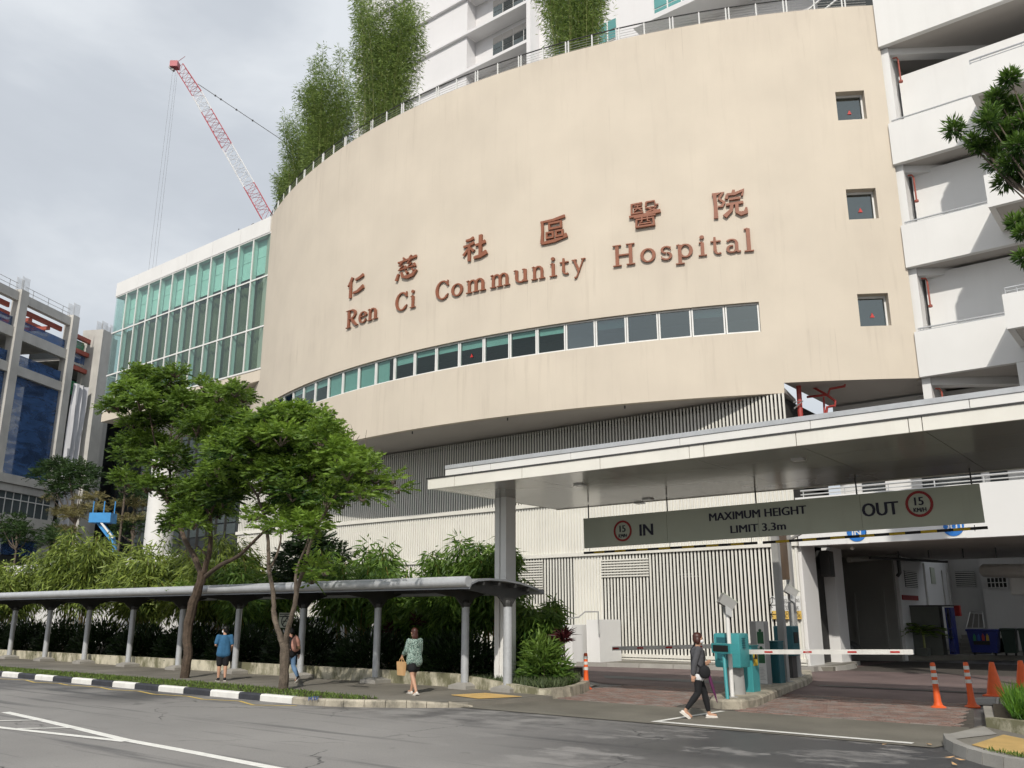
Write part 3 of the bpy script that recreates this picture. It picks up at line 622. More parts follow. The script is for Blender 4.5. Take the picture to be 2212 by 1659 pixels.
def letter(ch, t0, t1, zb, cap, parent):
    G = GLYPH[ch]; ext = []
    polys = []
    for s in G:
        P, W_ = s; L_, R2 = stroke(P, W_); polys.append((L_, R2)); ext += [p.x for p in L_ + R2]
    x0, x1 = min(ext), max(ext); b = MB()
    for k, (L_, R2) in enumerate(polys):
        dep = .105 + .0035 * k; n = len(L_); q = [L_[i] for i in range(n)] + [R2[i] for i in range(n)]
        f = [wrap(t0 + (p.x - x0) / (x1 - x0) * (t1 - t0), zb + p.y * cap, dep) for p in q]; g = [wrap(t0 + (p.x - x0) / (x1 - x0) * (t1 - t0), zb + p.y * cap, .03) for p in q]
        F = [(i, i + 1, n + i + 1, n + i) for i in range(n - 1)] + [(2 * n + n + i, 2 * n + n + i + 1, 2 * n + i + 1, 2 * n + i) for i in range(n - 1)]
        F += [(i + 1, i, 2 * n + i, 2 * n + i + 1) for i in range(n - 1)] + [(n + i, n + i + 1, 3 * n + i + 1, 3 * n + i) for i in range(n - 1)]
        F += [(0, n, 3 * n, 2 * n), (2 * n - 1, n - 1, 3 * n - 1, 4 * n - 1)]
        b.add(f + g, F)
    return b.build('letter', M['copper_letter'], parent, fix=True)
eng = thing('english_lettering', dp(8, 16.06), 'copper red letters reading Ren Ci Community Hospital on the curved wall', 'sign')
for ch, t0, t1 in [('R', -6.14, -4.66), ('e', -4.57, -3.58), ('n', -3.5, -2.37), ('C', -.47, .74), ('i', 1.02, 1.52), ('C', 3.41, 4.57), ('o', 4.8, 5.78), ('m', 6.08, 7.65), ('m', 8.02, 9.53), ('u', 9.83, 10.85), ('n', 11.13, 12.1),
        ('i', 12.43, 12.93), ('t', 13.15, 13.76), ('y', 13.98, 14.9), ('H', 16.72, 18.12), ('o', 18.46, 19.42), ('s', 19.74, 20.44), ('p', 20.64, 21.7), ('i', 22.03, 22.53), ('t', 22.77, 23.40), ('a', 23.68, 24.55), ('l', 24.74, 25.3)]:
    letter(ch, t0, t1, 16.08, .95, eng)
def font_polys(txt, offset=0., res=3):
    """outline of a word in the built-in typeface as a flat mesh (vertices, faces), scaled to a unit box"""
    cu = bpy.data.curves.new('txt', 'FONT'); cu.body = txt; cu.offset = offset; cu.resolution_u = res; o = bpy.data.objects.new('txt', cu); col.objects.link(o)
    bpy.context.view_layer.update(); me = bpy.data.meshes.new_from_object(o.evaluated_get(bpy.context.evaluated_depsgraph_get()))
    V = [v.co.copy() for v in me.vertices]; F = [tuple(p.vertices) for p in me.polygons]; bpy.data.objects.remove(o); bpy.data.curves.remove(cu); bpy.data.meshes.remove(me)
    return V, F
def solid_from_flat(V, F, mapf):
    """flat mesh -> plate with sides; mapf(x, y, front) gives the 3-D point"""
    E = {}
    for f in F:
        for i in range(len(f)): a, c = f[i], f[(i + 1) % len(f)]; E[(a, c)] = E.get((a, c), 0) + 1
    n = len(V); b = MB(); FF = [tuple(f) for f in F] + [tuple(n + i for i in reversed(f)) for f in F]
    FF += [(c, a, n + a, n + c) for (a, c) in E if (c, a) not in E]
    b.add([mapf(v.x, v.y, 1) for v in V] + [mapf(v.x, v.y, 0) for v in V], FF); return b
chi = thing('chinese_lettering', dp(8, 17.6), 'row of six large copper red Chinese characters above the English letters', 'sign')
def box_(x0, y0, x1, y1, w): return [([(x0, y0), (x0, y1)], w), ([(x1, y0), (x1, y1)], w), ([(x0 - w / 2, y1), (x1 + w / 2, y1)], w), ([(x0 - w / 2, y0), (x1 + w / 2, y0)], w)]
CHI = [   # brush strokes with flared ends, unit box
 [([(.30, .98), (.18, .78), (.02, .62)], [.13, .11, .05]), ([(.20, .80), (.20, .03)], [.10, .12]), ([(.50, .80), (.72, .82), (.97, .90)], [.08, .10, .13]), ([(.38, .22), (.65, .22), (1.0, .36)], [.09, .11, .17])],
 [([(.30, 1.0), (.38, .89)], [.05, .09]), ([(.72, 1.0), (.62, .89)], [.05, .08]), ([(.05, .83), (.5, .84), (.96, .89)], [.06, .075, .10]), ([(.28, .82), (.13, .67), (.31, .65), (.10, .48), (.38, .49)], .065), ([(.41, .60), (.46, .43)], .07), ([(.68, .82), (.54, .67), (.73, .65), (.54, .48), (.82, .49)], .065), ([(.85, .60), (.92, .43)], .07),
  ([(.10, .32), (.00, .04)], [.07, .11]), ([(.24, .34), (.32, .13), (.55, .06), (.80, .09), (1.0, .26)], [.06, .09, .13, .14, .05]), ([(.46, .36), (.56, .23)], [.05, .09]), ([(.76, .37), (.88, .25)], [.05, .09])],
 [([(.12, .90), (.30, .90), (.46, .95)], [.08, .09, .12]), ([(.02, .66), (.25, .67), (.48, .74)], [.08, .09, .10]), ([(.27, .68), (.27, .0)], [.10, .11]), ([(.22, .52), (.02, .28)], [.08, .10]), ([(.32, .54), (.48, .38)], [.07, .11]), ([(.54, .60), (.75, .61), (.96, .68)], [.08, .10, .13]), ([(.76, 1.0), (.75, .14)], [.12, .11]), ([(.48, .08), (.75, .10), (1.02, .22)], [.10, .13, .17])],
 [([(.02, .92), (.5, .92), (.95, 1.0)], [.07, .09, .11]), ([(.09, .92), (.10, .5), (.07, .06)], [.09, .09, .11]), ([(.05, .05), (.55, .07), (1.02, .22)], [.09, .11, .16])] + box_(.36, .58, .80, .80, .07) + box_(.26, .22, .50, .43, .065) + box_(.62, .22, .86, .43, .065),
 [([(.06, .96), (.44, .98)], .055), ([(.09, .96), (.08, .60)], .055), ([(.06, .60), (.46, .61)], .055), ([(.18, .89), (.42, .89)], .04), ([(.15, .79), (.44, .79)], .04), ([(.30, .89), (.27, .76), (.16, .67)], .04), ([(.30, .78), (.43, .67)], .045), ([(.57, .98), (.55, .80)], .05), ([(.57, .97), (.84, .98), (.86, .83), (.96, .82)], .05), ([(.54, .74), (.90, .75), (.78, .64), (.56, .57)], .05), ([(.62, .74), (.76, .64), (.97, .57)], [.04, .05, .07]),
  ([(.0, .48), (.5, .49), (1.02, .56)], [.07, .08, .12]), ([(.16, .41), (.86, .43)], .055), ([(.24, .32), (.22, .02)], .06), ([(.78, .33), (.80, .02)], .06), ([(.22, .32), (.80, .33)], .05), ([(.20, .04), (.82, .05)], .06), ([(.42, .42), (.41, .22), (.34, .20)], .045), ([(.60, .42), (.60, .22), (.68, .21)], .045), ([(.30, .13), (.72, .14)], .045)],
 [([(.04, .93), (.20, .93), (.37, .97), (.24, .74), (.39, .58), (.32, .44), (.20, .44)], [.08, .08, .09, .07, .08, .08, .05]), ([(.11, .94), (.13, .5), (.12, .0)], [.10, .10, .12]), ([(.70, 1.02), (.68, .90)], [.07, .10]), ([(.46, .70), (.50, .86)], [.09, .08]), ([(.48, .86), (.72, .86), (.99, .97), (.93, .76)], [.08, .09, .11, .07]), ([(.54, .67), (.88, .69)], .075), ([(.44, .47), (.96, .51)], .08), ([(.62, .47), (.58, .24), (.38, .03)], [.09, .10, .13]), ([(.76, .48), (.76, .15), (.88, .08), (1.02, .12), (1.04, .30)], [.09, .10, .14, .13, .05])]]
BOLD[0] = .56
for G, t0, t1 in zip(CHI, (-6.2, -.57, 5.71, 11.79, 17.86, 23.05), (-4.1, 1.62, 7.79, 13.74, 19.87, 25.12)):
    GLYPH['_'] = G; letter('_', t0, t1, 17.66, 1.17, chi).name = 'character'
# ================================================================== GLASS WING
wing = thing('glass_wing', (-54, 36, 0), 'box-shaped wing of green glass with a white top band on a round column', 'building')
WT = 31.3; WX0, WX1 = -63.65, -44.15
b = MB(); b.box(WX0, WT + .03, 15.95, WX1 + 1.2, 46, 16.68); b.build('floor_slab', M['beige_wall'], wing)
b = MB(); b.box(WX0 + .3, WT + .5, 25.85, WX1, 46, 26.6); b.box(WX0 + 6, 44, 16.7, WX1, 45.8, 25.8); b.build('roof', M['white_wall'], wing)
xs = [WX0] + [-60.42 + 3.225 * k for k in range(5)] + [WX1 - .15]
for i in range(len(xs) - 1):
    b = MB(); b.box(xs[i] + .012, WT - .05, 25.92, xs[i + 1] - .012, WT + .45, 27.02); b.build('parapet_panel', M['white_wall'], wing)
for y0 in np.arange(WT + .46, 45, 3.4): b = MB(); b.box(WX0, y0 + .012, 25.92, WX0 + .4, min(y0 + 3.4, 46) - .012, 27.02); b.build('parapet_panel', M['white_wall'], wing)
MX = [-62.03 + 1.598 * k for k in range(12)]
for x in MX[:-1]: b = MB(); b.box(x - .045, WT - .02, 16.7, x + .045, WT + .1, 25.9); b.build('mullion', M['frame_white'], wing)
for z in (16.74, 19.52, 22.92, 25.88): b = MB(); b.box(WX0 + .02, WT - .012, z - .05, WX1, WT + .09, z + .05); b.build('transom', M['frame_white'], wing)
edges = [WX0] + MX[:-1] + [WX1]
for i in range(len(edges) - 1):
    for z0, z1 in ((16.79, 19.47), (19.57, 22.87), (22.97, 25.83)):
        b = MB(); b.box(edges[i] + .047, WT + .03, z0, edges[i + 1] - .047, WT + .045, z1); b.build('pane', M['pane_clear'], wing)
for x in MX[:-1]: b = MB(); b.box(x - .03, WT + .12, 16.8, x + .02, WT + .36, 25.8); b.build('fin', M['teal_return'], wing)
b = MB(); b.box(WX0 + .5, WT + .45, 23.45, WX1, WT + .5, 24.62); b.box(WX0 + .5, WT + .45, 24.65, WX1, WT + .5, 25.8); b.build('blind', M['teal_blind'], wing)
b = MB(); b.box(WX0 + .9, WT + 1.5, 16.7, WX1, WT + 1.55, 25.8); b.build('inner_wall', M['shop_dark'], wing)
cb = MB(); n = 240; zt, zb_ = 22.95, 16.7; V = []
for i in range(n + 1):
    x = WX0 + .9 + (WX1 - WX0 - 1.0) * i / n; y = WT + .62 + .10 * math.sin(i * 1.35) + .05 * math.sin(i * .47); V += [(x, y, zb_), (x, y, zt)]
cb.add(V, [(2 * i, 2 * i + 2, 2 * i + 3, 2 * i + 1) for i in range(n)]); cb.build('curtain', M['curtain'], wing, smooth=True)
# left return of the glass box
for i, y0 in enumerate(np.arange(WT + .1, 40, 1.6)):
    for z0, z1 in ((16.79, 19.47), (19.57, 22.87), (22.97, 25.83)):
        b = MB(); b.box(WX0 + .03, y0 + .04, z0, WX0 + .045, y0 + 1.56, z1); b.build('pane', M['pane_clear'], wing)
for z in (16.74, 19.52, 22.92, 25.88): b = MB(); b.box(WX0, WT + .1, z - .05, WX0 + .09, 40, z + .05); b.build('transom', M['frame_white'], wing)
pc = GT(347, 1120, 35.0); b = MB(); b.lathe((pc.x, 35, 0), [(1.0, 0), (1.0, 15.95)], 32); b.build('round_column', M['white_paint'], wing, smooth=True)
# aerials and a small flag on the wing roof
b = MB(); p = GT(548, 483, 34); q = GT(515, 505, 34); b.tube([p, q, GT(496, 511, 34)], .04, 5); b.tube([q, q + Vector((0, 0, .4))], .03, 5); b.build('roof_aerial', M['dark_metal'], wing)

# dark glazed block beyond the wing
dk = thing('dark_glass_block', (-75, 60, 0), 'dark glazed block with close black mullions seen below the green glass wing', 'building')
DY = 58.0; dx0 = GT(200, 1000, DY).x; dx1 = -86.; dzt = GT(215, 872, DY).z
pmat('dark_cladding', (.05, .058, .065), .35, .2, .3); pmat('dark_pane', (.085, .105, .11), .22, .25, .25, spec=.6)
b = MB(); b.box(dx0, DY + .1, 0, dx1 + 25, DY + 12, dzt); b.build('wall', M['dark_cladding'], dk)
pb = None; xq = dx0 + .2; w = 1.8; rows = 23; h = dzt / rows; ndk = 0
while xq < dx1:
    for r in range(8, rows):
        if pb is None: bb = MB(); bb.box(xq + .06, DY, r * h + .05, xq + w - .1, DY + .06, r * h + h - .12); pb = bb.build('pane', M['dark_pane'], dk); p0 = (xq, r)
        else: dup(pb, (xq - p0[0], 0, (r - p0[1]) * h))
    b = MB(); b.box(xq - .1, DY - .25, 0, xq + .04, DY + .06, dzt); b.build('mullion', M['dark_metal'], dk); xq += w

# ================================================================== SLATTED SCREEN BUILDING UNDER THE DRUM
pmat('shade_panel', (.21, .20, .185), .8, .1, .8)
scr = thing('slatted_building', (-28, 33, 0), 'cream building face of close vertical metal slats under the curved wall', 'building')
SY = 31.76; SX0, SX1 = -46.0, -11.62; pitch = .1545
first = None; k = 0; x = SX1 - .05
nsl = int((SX1 - SX0) / pitch)
for k in range(nsl):
    xx = SX1 - .06 - k * pitch
    if first is None:
        b = MB(); b.box(xx - .036, SY - .022, .22, xx + .036, SY + .022, 10.12); first = b.build('slat', M['slat_metal'], scr)
    else: dup(first, (xx - first_x, 0, 0))
    if k == 0: first_x = xx
for z0, z1, pr in ((4.36, 4.52, .10), (6.62, 6.80, .10), (.30, .42, .09), (.20, .26, .075)):
    b = MB(); b.box(SX0, SY - pr, z0, SX1 + .02, SY + pr, z1); b.build('band', M['cream_metal'], scr)
b = MB(); b.box(SX0, SY + .03, 4.5, SX1, SY + .08, 6.66); b.build('backing_panel', M['cream_metal'], scr)
for a, c, z0, z1 in ((SX0, -25.6, .2, 4.4), (-25.6, -23.05, .2, 2.4), (-21.45, -20.05, .2, 4.4), (-12.55, -11.65, .2, 4.4)):
    b = MB(); b.box(a, SY + .03, z0, c, SY + .08, z1); b.build('backing_panel', M['cream_metal'], scr)
for a, c, z0, z1 in ((-25.6, -23.05, 3.0, 4.33), (-20.0, -17.75, 3.45, 4.33)):      # lattice panels
    for i in range(int((z1 - z0) / .11)):
        b = MB(); b.box(a, SY - .085, z0 + i * .11, c, SY - .062, z0 + i * .11 + .055); b.build('lattice_bar', M['cream_metal'], scr)
    b = MB(); b.box(a, SY + .14, z0, c, SY + .2, z1); b.build('backing_panel', M['grey_shade'], scr)
# rooms behind the open slats (car park deck), with pale ceiling lights' housings left dark
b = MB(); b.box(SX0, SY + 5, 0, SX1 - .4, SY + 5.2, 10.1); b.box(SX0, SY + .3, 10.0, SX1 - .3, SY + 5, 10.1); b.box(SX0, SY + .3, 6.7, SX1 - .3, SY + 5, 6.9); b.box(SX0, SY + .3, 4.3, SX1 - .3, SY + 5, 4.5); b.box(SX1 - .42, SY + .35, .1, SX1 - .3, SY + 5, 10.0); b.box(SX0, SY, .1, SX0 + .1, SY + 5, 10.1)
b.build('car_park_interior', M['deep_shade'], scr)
b = MB(); b.box(SX0, SY + .5, 6.9, SX1 - .45, SY + .56, 9.98); b.build('backing_panel', M['shade_panel'], scr)  # grey sheet added in the void to brighten the upper gaps
b = MB(); b.box(SX0, SY - .2, -.05, SX1 + .3, SY + 5, .18); b.build('plinth', M['concrete'], scr)
# two fluorescent housings behind the slats
for u, v in ((1480, 1240), (1490, 1245)):
    p = GT(u, v, SY + 1.5); b = MB(); b.box(p.x - .35, p.y, p.z - .03, p.x + .35, p.y + .1, p.z + .03); b.build('light_fitting', M['white_paint'], scr)
# pavement step and kerb in front of the screen
fk = thing('screen_kerb', (-16, 30.5, 0), 'grey kerb stones in front of the slatted screen', 'kerb')
b = MB(); b.prism([(-30, 29.6), (-19.8, 29.45), (-13.5, 30.6), (-10.9, 32.3), (-10.9, 35.0), (-11.8, 37.2), (-12.4, 37.2), (-11.8, 32.0), (-30, 31.6)], .0, .155); b.build('pavement', M['tactile_yellow'] if False else M['apron'], fk)
kpts = [(-19.9, 29.4), (-18.6, 29.62), (-17.3, 29.85), (-16.0, 30.08), (-14.7, 30.32), (-13.5, 30.52), (-12.6, 30.95), (-11.9, 31.45), (-11.3, 31.95), (-10.85, 32.6), (-10.75, 33.4), (-10.8, 34.2), (-10.9, 35.0)]
def stone_row(pts, parent, m, h=.15, w=.15, name='kerb_stone'):
    for i in range(len(pts) - 1):
        p, q = Vector((*pts[i], 0)), Vector((*pts[i + 1], 0)); d = (q - p).normalized(); s = Vector((-d.y, d.x, 0)); p = p + d * .01; q = q - d * .01
        b = MB(); b.add([p, q, q + s * w, p + s * w, p + s * .03 + Vector((0, 0, h)), q + s * .03 + Vector((0, 0, h)), q + s * w + Vector((0, 0, h)), p + s * w + Vector((0, 0, h))], [(0, 1, 5, 4), (4, 5, 6, 7), (2, 3, 7, 6), (1, 2, 6, 5), (3, 0, 4, 7), (0, 3, 2, 1)]); b.build(name, m, parent)
stone_row(kpts, fk, M['concrete'], .17, .16)
# white stair cheeks with handrail beside the screen
st = thing('stair_walls', (-20.5, 30, 0), 'low white stair walls with a grey handrail left of the slatted gate', 'stair wall')
b = MB(); p = GT(1243, 1430, 29.6); b.box(p.x - .55, 29.2, 0, p.x + .15, 31.5, 1.55); b.build('wall', M['white_wall'], st)
b = MB(); b.box(p.x + .35, 29.9, 0, p.x + .95, 31.5, 1.75); b.build('wall', M['white_wall'], st)
b = MB(); x0 = p.x; b.tube([(x0 - .4, 29.3, 1.75), (x0 + .2, 29.6, 1.85), (x0 + .3, 29.9, 2.05), (x0 + .95, 29.85, 2.05), (x0 + .95, 29.85, 1.6), (x0 + 1.0, 29.8, 1.2)], .03, 6); b.build('handrail', M['steel_grey'], st)

# ================================================================== BALCONY BLOCK AND RAMP ON THE RIGHT
bal = thing('balcony_block', (2, 38, 0), 'white block of stacked open balconies with metal handrails right of the curved wall', 'building')
BY = 34.35; BX = -7.36
for z0, z1 in ((24.92, 27.6), (19.46, 21.30), (15.0, 16.78), (10.58, 12.36)):
    b = MB(); b.box(BX, BY, z0, 16, BY + .25, z1); b.build('parapet', M['white_wall'], bal)
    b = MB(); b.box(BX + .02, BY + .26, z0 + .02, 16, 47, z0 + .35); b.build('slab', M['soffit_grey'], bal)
    b = MB(); b.beam((BX + .1, BY + .55, z0 - .12), (BX + 7, BY + .55 + 4.7, z0 - .12), .45, .30); b.build('ring_beam', M['white_wall'], bal)
    b = MB(); b.box(BX + .3, 37.3, z0 - .8, 16, 37.65, z0 + .01); b.build('rear_beam', M['soffit_grey'], bal)
for z in (21.30, 16.78, 12.36):
    b = MB()
    for dz, r in ((.14, .035), (.05, .02)): b.tube([(BX + .12, BY + .12, z + dz), (-4.05, BY + .12, z + dz)], r, 6)
    for xx in (BX + .2, BX + .32, -5.6, -4.3): b.tube([(xx, BY + .12, z), (xx, BY + .12, z + .14)], .02, 5)
    b.build('handrail', M['galvanised'], bal)
    # inner parapet of the ramp behind
    b = MB(); b.box(BX + .42, 35.35, z - .9, 16, 35.6, z + 2.55); b.build('rear_wall', M['white_wall'], bal)
b = MB(); b.box(BX + .0, BY + .26, 8.0, BX + .3, 41, 24.9); b.build('return_wall', M['white_wall'], bal)
for z in (24.9, 19.45, 15.0, 10.55):   # rusty sprinkler pipes at the corner
    b = MB(); x0 = BX + .62; b.tube([(x0 - .25, BY + .6, z - .35), (x0 - .1, BY + .6, z - .38), (x0 - .05, BY + .6, z - .5), (x0 - .05, BY + .6, z - 1.5)], .035, 6); b.tube([(x0 - .05, BY + .6, z - 1.5), (x0 - .05, BY + .6, z - 1.58)], .08, 8); b.build('drain_pipe', M['red_steel'], bal)
# projecting boxes
BF = SY
for z0, z1 in ((28.5, 29.8), (24.0, 25.5), (19.9, 21.12), (15.52, 16.74), (11.1, 12.32)):
    if z0 < 24:
        b = MB(); b.box(-3.95, BF, z0, 16, BF + .2, z1); b.box(-3.95, BF + .2, z0, -3.75, BY - .01, z1); b.build('balcony_front', M['white_wall'], bal)
        b = MB(); b.box(-3.74, BF + .21, z0 + .005, 16, BY - .01, z0 + .2); b.build('balcony_floor', M['soffit_grey'], bal)
        b = MB()
        for dz, r in ((.22, .035), (.11, .02)): b.tube([(-3.85, BY - .1, z1 + dz), (-3.85, BF + .1, z1 + dz), (6, BF + .1, z1 + dz)], r, 6)
        for xx in (-3.85, -3.5, -2.2, -.9, .4): b.tube([(xx, BF + .1, z1), (xx, BF + .1, z1 + .22)], .02, 5)
        b.build('handrail', M['galvanised'], bal)
b = MB(); b.box(-4.15, BY + .0, 5.9, 16, BY + .35, 10.57); b.build('wall', M['white_wall'], bal)
# low ramp beam over the entrance, with a railing and the round traffic discs
ramp = thing('entrance_ramp_beam', (-4, 32, 4.3), 'white ramp beam across the entrance carrying round blue IN and OUT discs', 'beam')
b = MB(); b.box(-11.55, SY - .02, 4.35, 16, SY + .4, 6.10); b.build('beam', M['white_wall'], ramp)
b = MB(); b.prism([(-11.5, SY + .41), (-3, SY + .41), (-3, 46.5), (-11.5, 46.5)], 4.5, 4.8); b.build('slab', M['soffit_grey'], ramp)
b = MB(); b.box(-24, 36.8, 4.5, -11.51, 46.5, 4.8); b.build('slab', M['soffit_grey'], ramp)
b = MB()
for dz, r in ((.26, .035), (.12, .022)): b.tube([(-11.4, SY + .2, 6.1 + dz), (6, SY + .2, 6.1 + dz)], r, 6)
for xx in np.arange(-11.3, 6, 1.5): b.tube([(xx, SY + .2, 6.1), (xx, SY + .2, 6.36)], .022, 5)
b.build('handrail', M['light_steel'], ramp)
def text_obj(txt, origin, right, up, height, m, parent, name='lettering', offset=0., thick=.006, center=True, width=None, xs=1., bold=0.):
    V, F = font_polys(txt, offset); x0, x1 = min(v.x for v in V), max(v.x for v in V); y0, y1 = min(v.y for v in V), max(v.y for v in V)
    k = height / (y1 - y0); kx = (width / (x1 - x0)) if width else k * xs; o = Vector(origin); r = Vector(right).normalized(); u = Vector(up).normalized(); nrm = r.cross(u)
    ox = -(x0 + x1) / 2 if center else -x0
    f = lambda x, y, fr: o + r * (x + ox) * kx + u * (y - (y0 if not center else (y0 + y1) / 2)) * k + nrm * (thick if fr else 0)
    b = MB()
    for i, dx in enumerate((0,) if not bold else (-bold, 0, bold)):
        q = solid_from_flat(V, F, lambda x, y, fr: f(x, y, fr) + r * dx + nrm * (.0012 * i if fr else 0)); b.add(q.v, q.f)
    return b.build(name, m, parent)
def disc(c, r, nrm, m, parent, name='disc', th=.02, n=40, inner=0.):
    c = Vector(c); nrm = Vector(nrm).normalized(); a = Vector((1, 0, 0)); a = (a - nrm * a.dot(nrm)).normalized(); u = nrm.cross(a); b = MB()
    if not inner: b.extr([c + (a * math.cos(2 * math.pi * k / n) + u * math.sin(2 * math.pi * k / n)) * r for k in range(n)], nrm * th)
    else:
        ring = lambda rr, d: [c + (a * math.cos(2 * math.pi * k / n) + u * math.sin(2 * math.pi * k / n)) * rr + nrm * d for k in range(n)]
        b.add(ring(r, 0) + ring(inner, 0) + ring(r, th) + ring(inner, th), [q for k in range(n) for q in ((2 * n + k, 2 * n + (k + 1) % n, 3 * n + (k + 1) % n, 3 * n + k), (k, (k + 1) % n, 2 * n + (k + 1) % n, 2 * n + k), (n + (k + 1) % n, n + k, 3 * n + k, 3 * n + (k + 1) % n))])
    return b.build(name, m, parent, fix=True)
for x, z, tx in ((-9.45, 4.74, 'IN'), (-6.35, 4.76, 'OUT')):
    b = MB(); b.box(x - .36, SY - .05, z - .40, x + .36, SY - .03, z + .42); b.build('disc_board', M['white_paint'], ramp)
    disc((x, SY - .055, z), .335, (0, -1, 0), M['sign_blue'], ramp, 'disc', .015)
    text_obj(tx, (x, SY - .074, z - .02), (1, 0, 0), (0, 0, 1), .2, M['sign_white'], ramp, offset=.0, xs=1.15, bold=.008)
# red sprinkler pipes above the ramp
pp = thing('sprinkler_pipes', (-11, 34, 6), 'red fire pipes under the ceiling at the corner above the ramp', 'pipe')
Z8 = lambda x, y: ((2720 + x * .50633) / 1.736, (1380 + y * .50633) / 1.736)
g = lambda x, y, t=33.6: GT(*Z8(x, y), t)
b = MB(); b.tube([g(540, 100, 32.9), g(560, 400, 32.9)], .10, 8); b.build('riser', M['red_pipe'], pp)
b = MB(); b.tube([g(605, 215), g(760, 198), g(775, 155), g(885, 135), g(885, 120)], .05, 6); b.tube([g(610, 120), g(745, 195), g(815, 245), g(812, 280), g(755, 290), g(745, 350)], .055, 6); b.tube([g(728, 215), g(735, 350)], .04, 6); b.build('branch_pipe', M['red_pipe'], pp)
b = MB(); b.tube([g(505, 255, 32.7), g(575, 243, 32.7), g(510, 300, 32.7)], .03, 5); b.build('bracket', M['light_steel'], pp)
# wall behind the ramp deck
b = MB(); b.box(-11.5, 37, 6.1, 16, 37.3, 10.5); b.build('deck_wall', M['white_wall'], ramp)
for a, c in ((-10.6, -9.7), (-8.3, -6.2), (-5.9, -5.3)): b = MB(); b.box(a, 36.94, 6.3, c, 36.99, 8.6); b.build('opening', M['shop_dark'], ramp)

# ------------------------------------------------------------------ bay under the ramp
bay = thing('service_bay', (-11.5, 40, 0), 'shaded service bay under the ramp with white columns and grey shutter doors', 'bay')
b = MB(); b.box(-12.25, 31.95, .15, -11.56, 33.4, 4.5); b.build('column', M['white_wall'], bay)
b = MB(); b.box(-12.2, 35.2, .15, -11.5, 36.3, 4.5); b.build('column', M['white_wall'], bay)
pmat('bay_wall', (.30, .295, .27), .8, .1, .6)
b = MB(); b.box(-22, 41.6, 0, -11.02, 41.9, 4.5); b.build('shutter_wall', M['bay_wall'], bay)
ZC = lambda x, y: ((3000 + x * .37975) / 1.736, (2050 + y * .37975) / 1.736)
for x0, y0, x1, y1 in ((515, 440, 890, 1030), (225, 450, 350, 1030)):
    p, q = GT(*ZC(x0, y0), 41.58), GT(*ZC(x1, y1), 41.58)
    b = MB(); z = q.z
    for i in range(int((p.z - q.z) / .12)): b.box(p.x + .12, 41.54, q.z + i * .12, q.x - .12, 41.58, q.z + i * .12 + .095)
    d = b.build('door', M['bay_wall'], bay)
    b = MB(); b.box(p.x, 41.5, q.z, p.x + .12, 41.6, p.z); b.box(q.x - .12, 41.5, q.z, q.x, 41.6, p.z); b.box(p.x + .12, 41.5, p.z - .12, q.x - .12, 41.6, p.z); b.build('door_frame', M['bay_wall'], d)
b = MB(); b.box(-22, 41.2, 0, -10.9, 41.6, .45); b.build('plinth', M['concrete'], bay)
IW = -10.88
b = MB(); b.box(IW - .2, 41.9, 0, IW, 52, 6.2); b.build('side_wall', M['white_wall'], bay)
b = MB(); b.box(IW, 52, 0, 16, 52.3, 6.2); b.build('rear_wall', M['white_wall'], bay)
p = GT(*ZC(1795, 300), 51.4); b = MB(); b.box(p.x, 51.2, 0, 16, 52, 6.2); b.build('rear_wall', M['white_wall'], bay)
b = MB(); b.prism([(-11.0, 41.95), (-8.9, 44.0), (16, 60), (-11, 60)], 0, .22); b.build('platform', M['apron'], bay)
def louvre(c0, c1, nrm, n, parent, m):
    """ventilation louvre between two opposite corners on a wall: frame and slats"""
    p, q = Vector(c0), Vector(c1); b = MB(); h = (p.z - q.z) / n
    back = MB(); hd = Vector(((q - p).x, (q - p).y, 0)); s = hd.normalized()
    fr = b
    back.extr([p, p + hd, q, q - hd], nrm * .004); L0 = back.build('louvre', M['dark_void'], parent, fix=True)
    for i in range(n):
        a = p - Vector((0, 0, h * (i + .5))) + nrm * .04; b = MB(); b.beam(a, a + hd, .03, h * .55); b.build('louvre_blade', m, L0)
GSX = lambda u, v, s: (lambda r: Vector((s, r[1] * s / r[0], CAMH + r[2] * s / r[0])))(ray(u, v))
louvre(GSX(*ZC(1022, 230), IW), GSX(*ZC(1168, 410), IW), Vector((1, 0, 0)), 9, bay, M['white_paint'])
louvre(GT(*ZC(1528, 248), 51.98), GT(*ZC(1742, 396), 51.98), Vector((0, -1, 0)), 8, bay, M['white_paint'])
p, q = GSX(*ZC(1003, 476), IW), GSX(*ZC(1162, 532), IW); b = MB(); b.box(IW, p.y, q.z, IW + .05, q.y, p.z); b.build('red_board', M['sign_red'], bay)
p, q = GSX(*ZC(1278, 203), IW), GSX(*ZC(1338, 370), IW); b = MB(); b.box(IW, p.y, q.z, IW + .04, q.y, p.z); b.build('vent_plate', M['sign_grey'], bay)
b = MB(); p = GSX(*ZC(1205, 160), IW); q = GSX(*ZC(1255, 580), IW); b.tube([(IW + .06, p.y, p.z), (IW + .06, p.y, q.z)], .05, 6); b.build('down_pipe', M['white_paint'], bay)
p, q = GT(*ZC(1843, 308), 51.15), GT(*ZC(2052, 403), 51.15)
b = MB(); b.box(p.x, 51.12, q.z, q.x, 51.18, p.z); wd = b.build('barred_window', M['dark_void'], bay)
b = MB()
for i in range(6): xx = p.x + (q.x - p.x) * i / 5; b.box(xx - .02, 51.06, q.z, xx + .02, 51.1, p.z)
for i in range(3): zz = q.z + (p.z - q.z) * i / 2; b.box(p.x, 51.03, zz - .02, q.x, 51.055, zz + .02)
b.build('window_bar', M['white_paint'], wd)
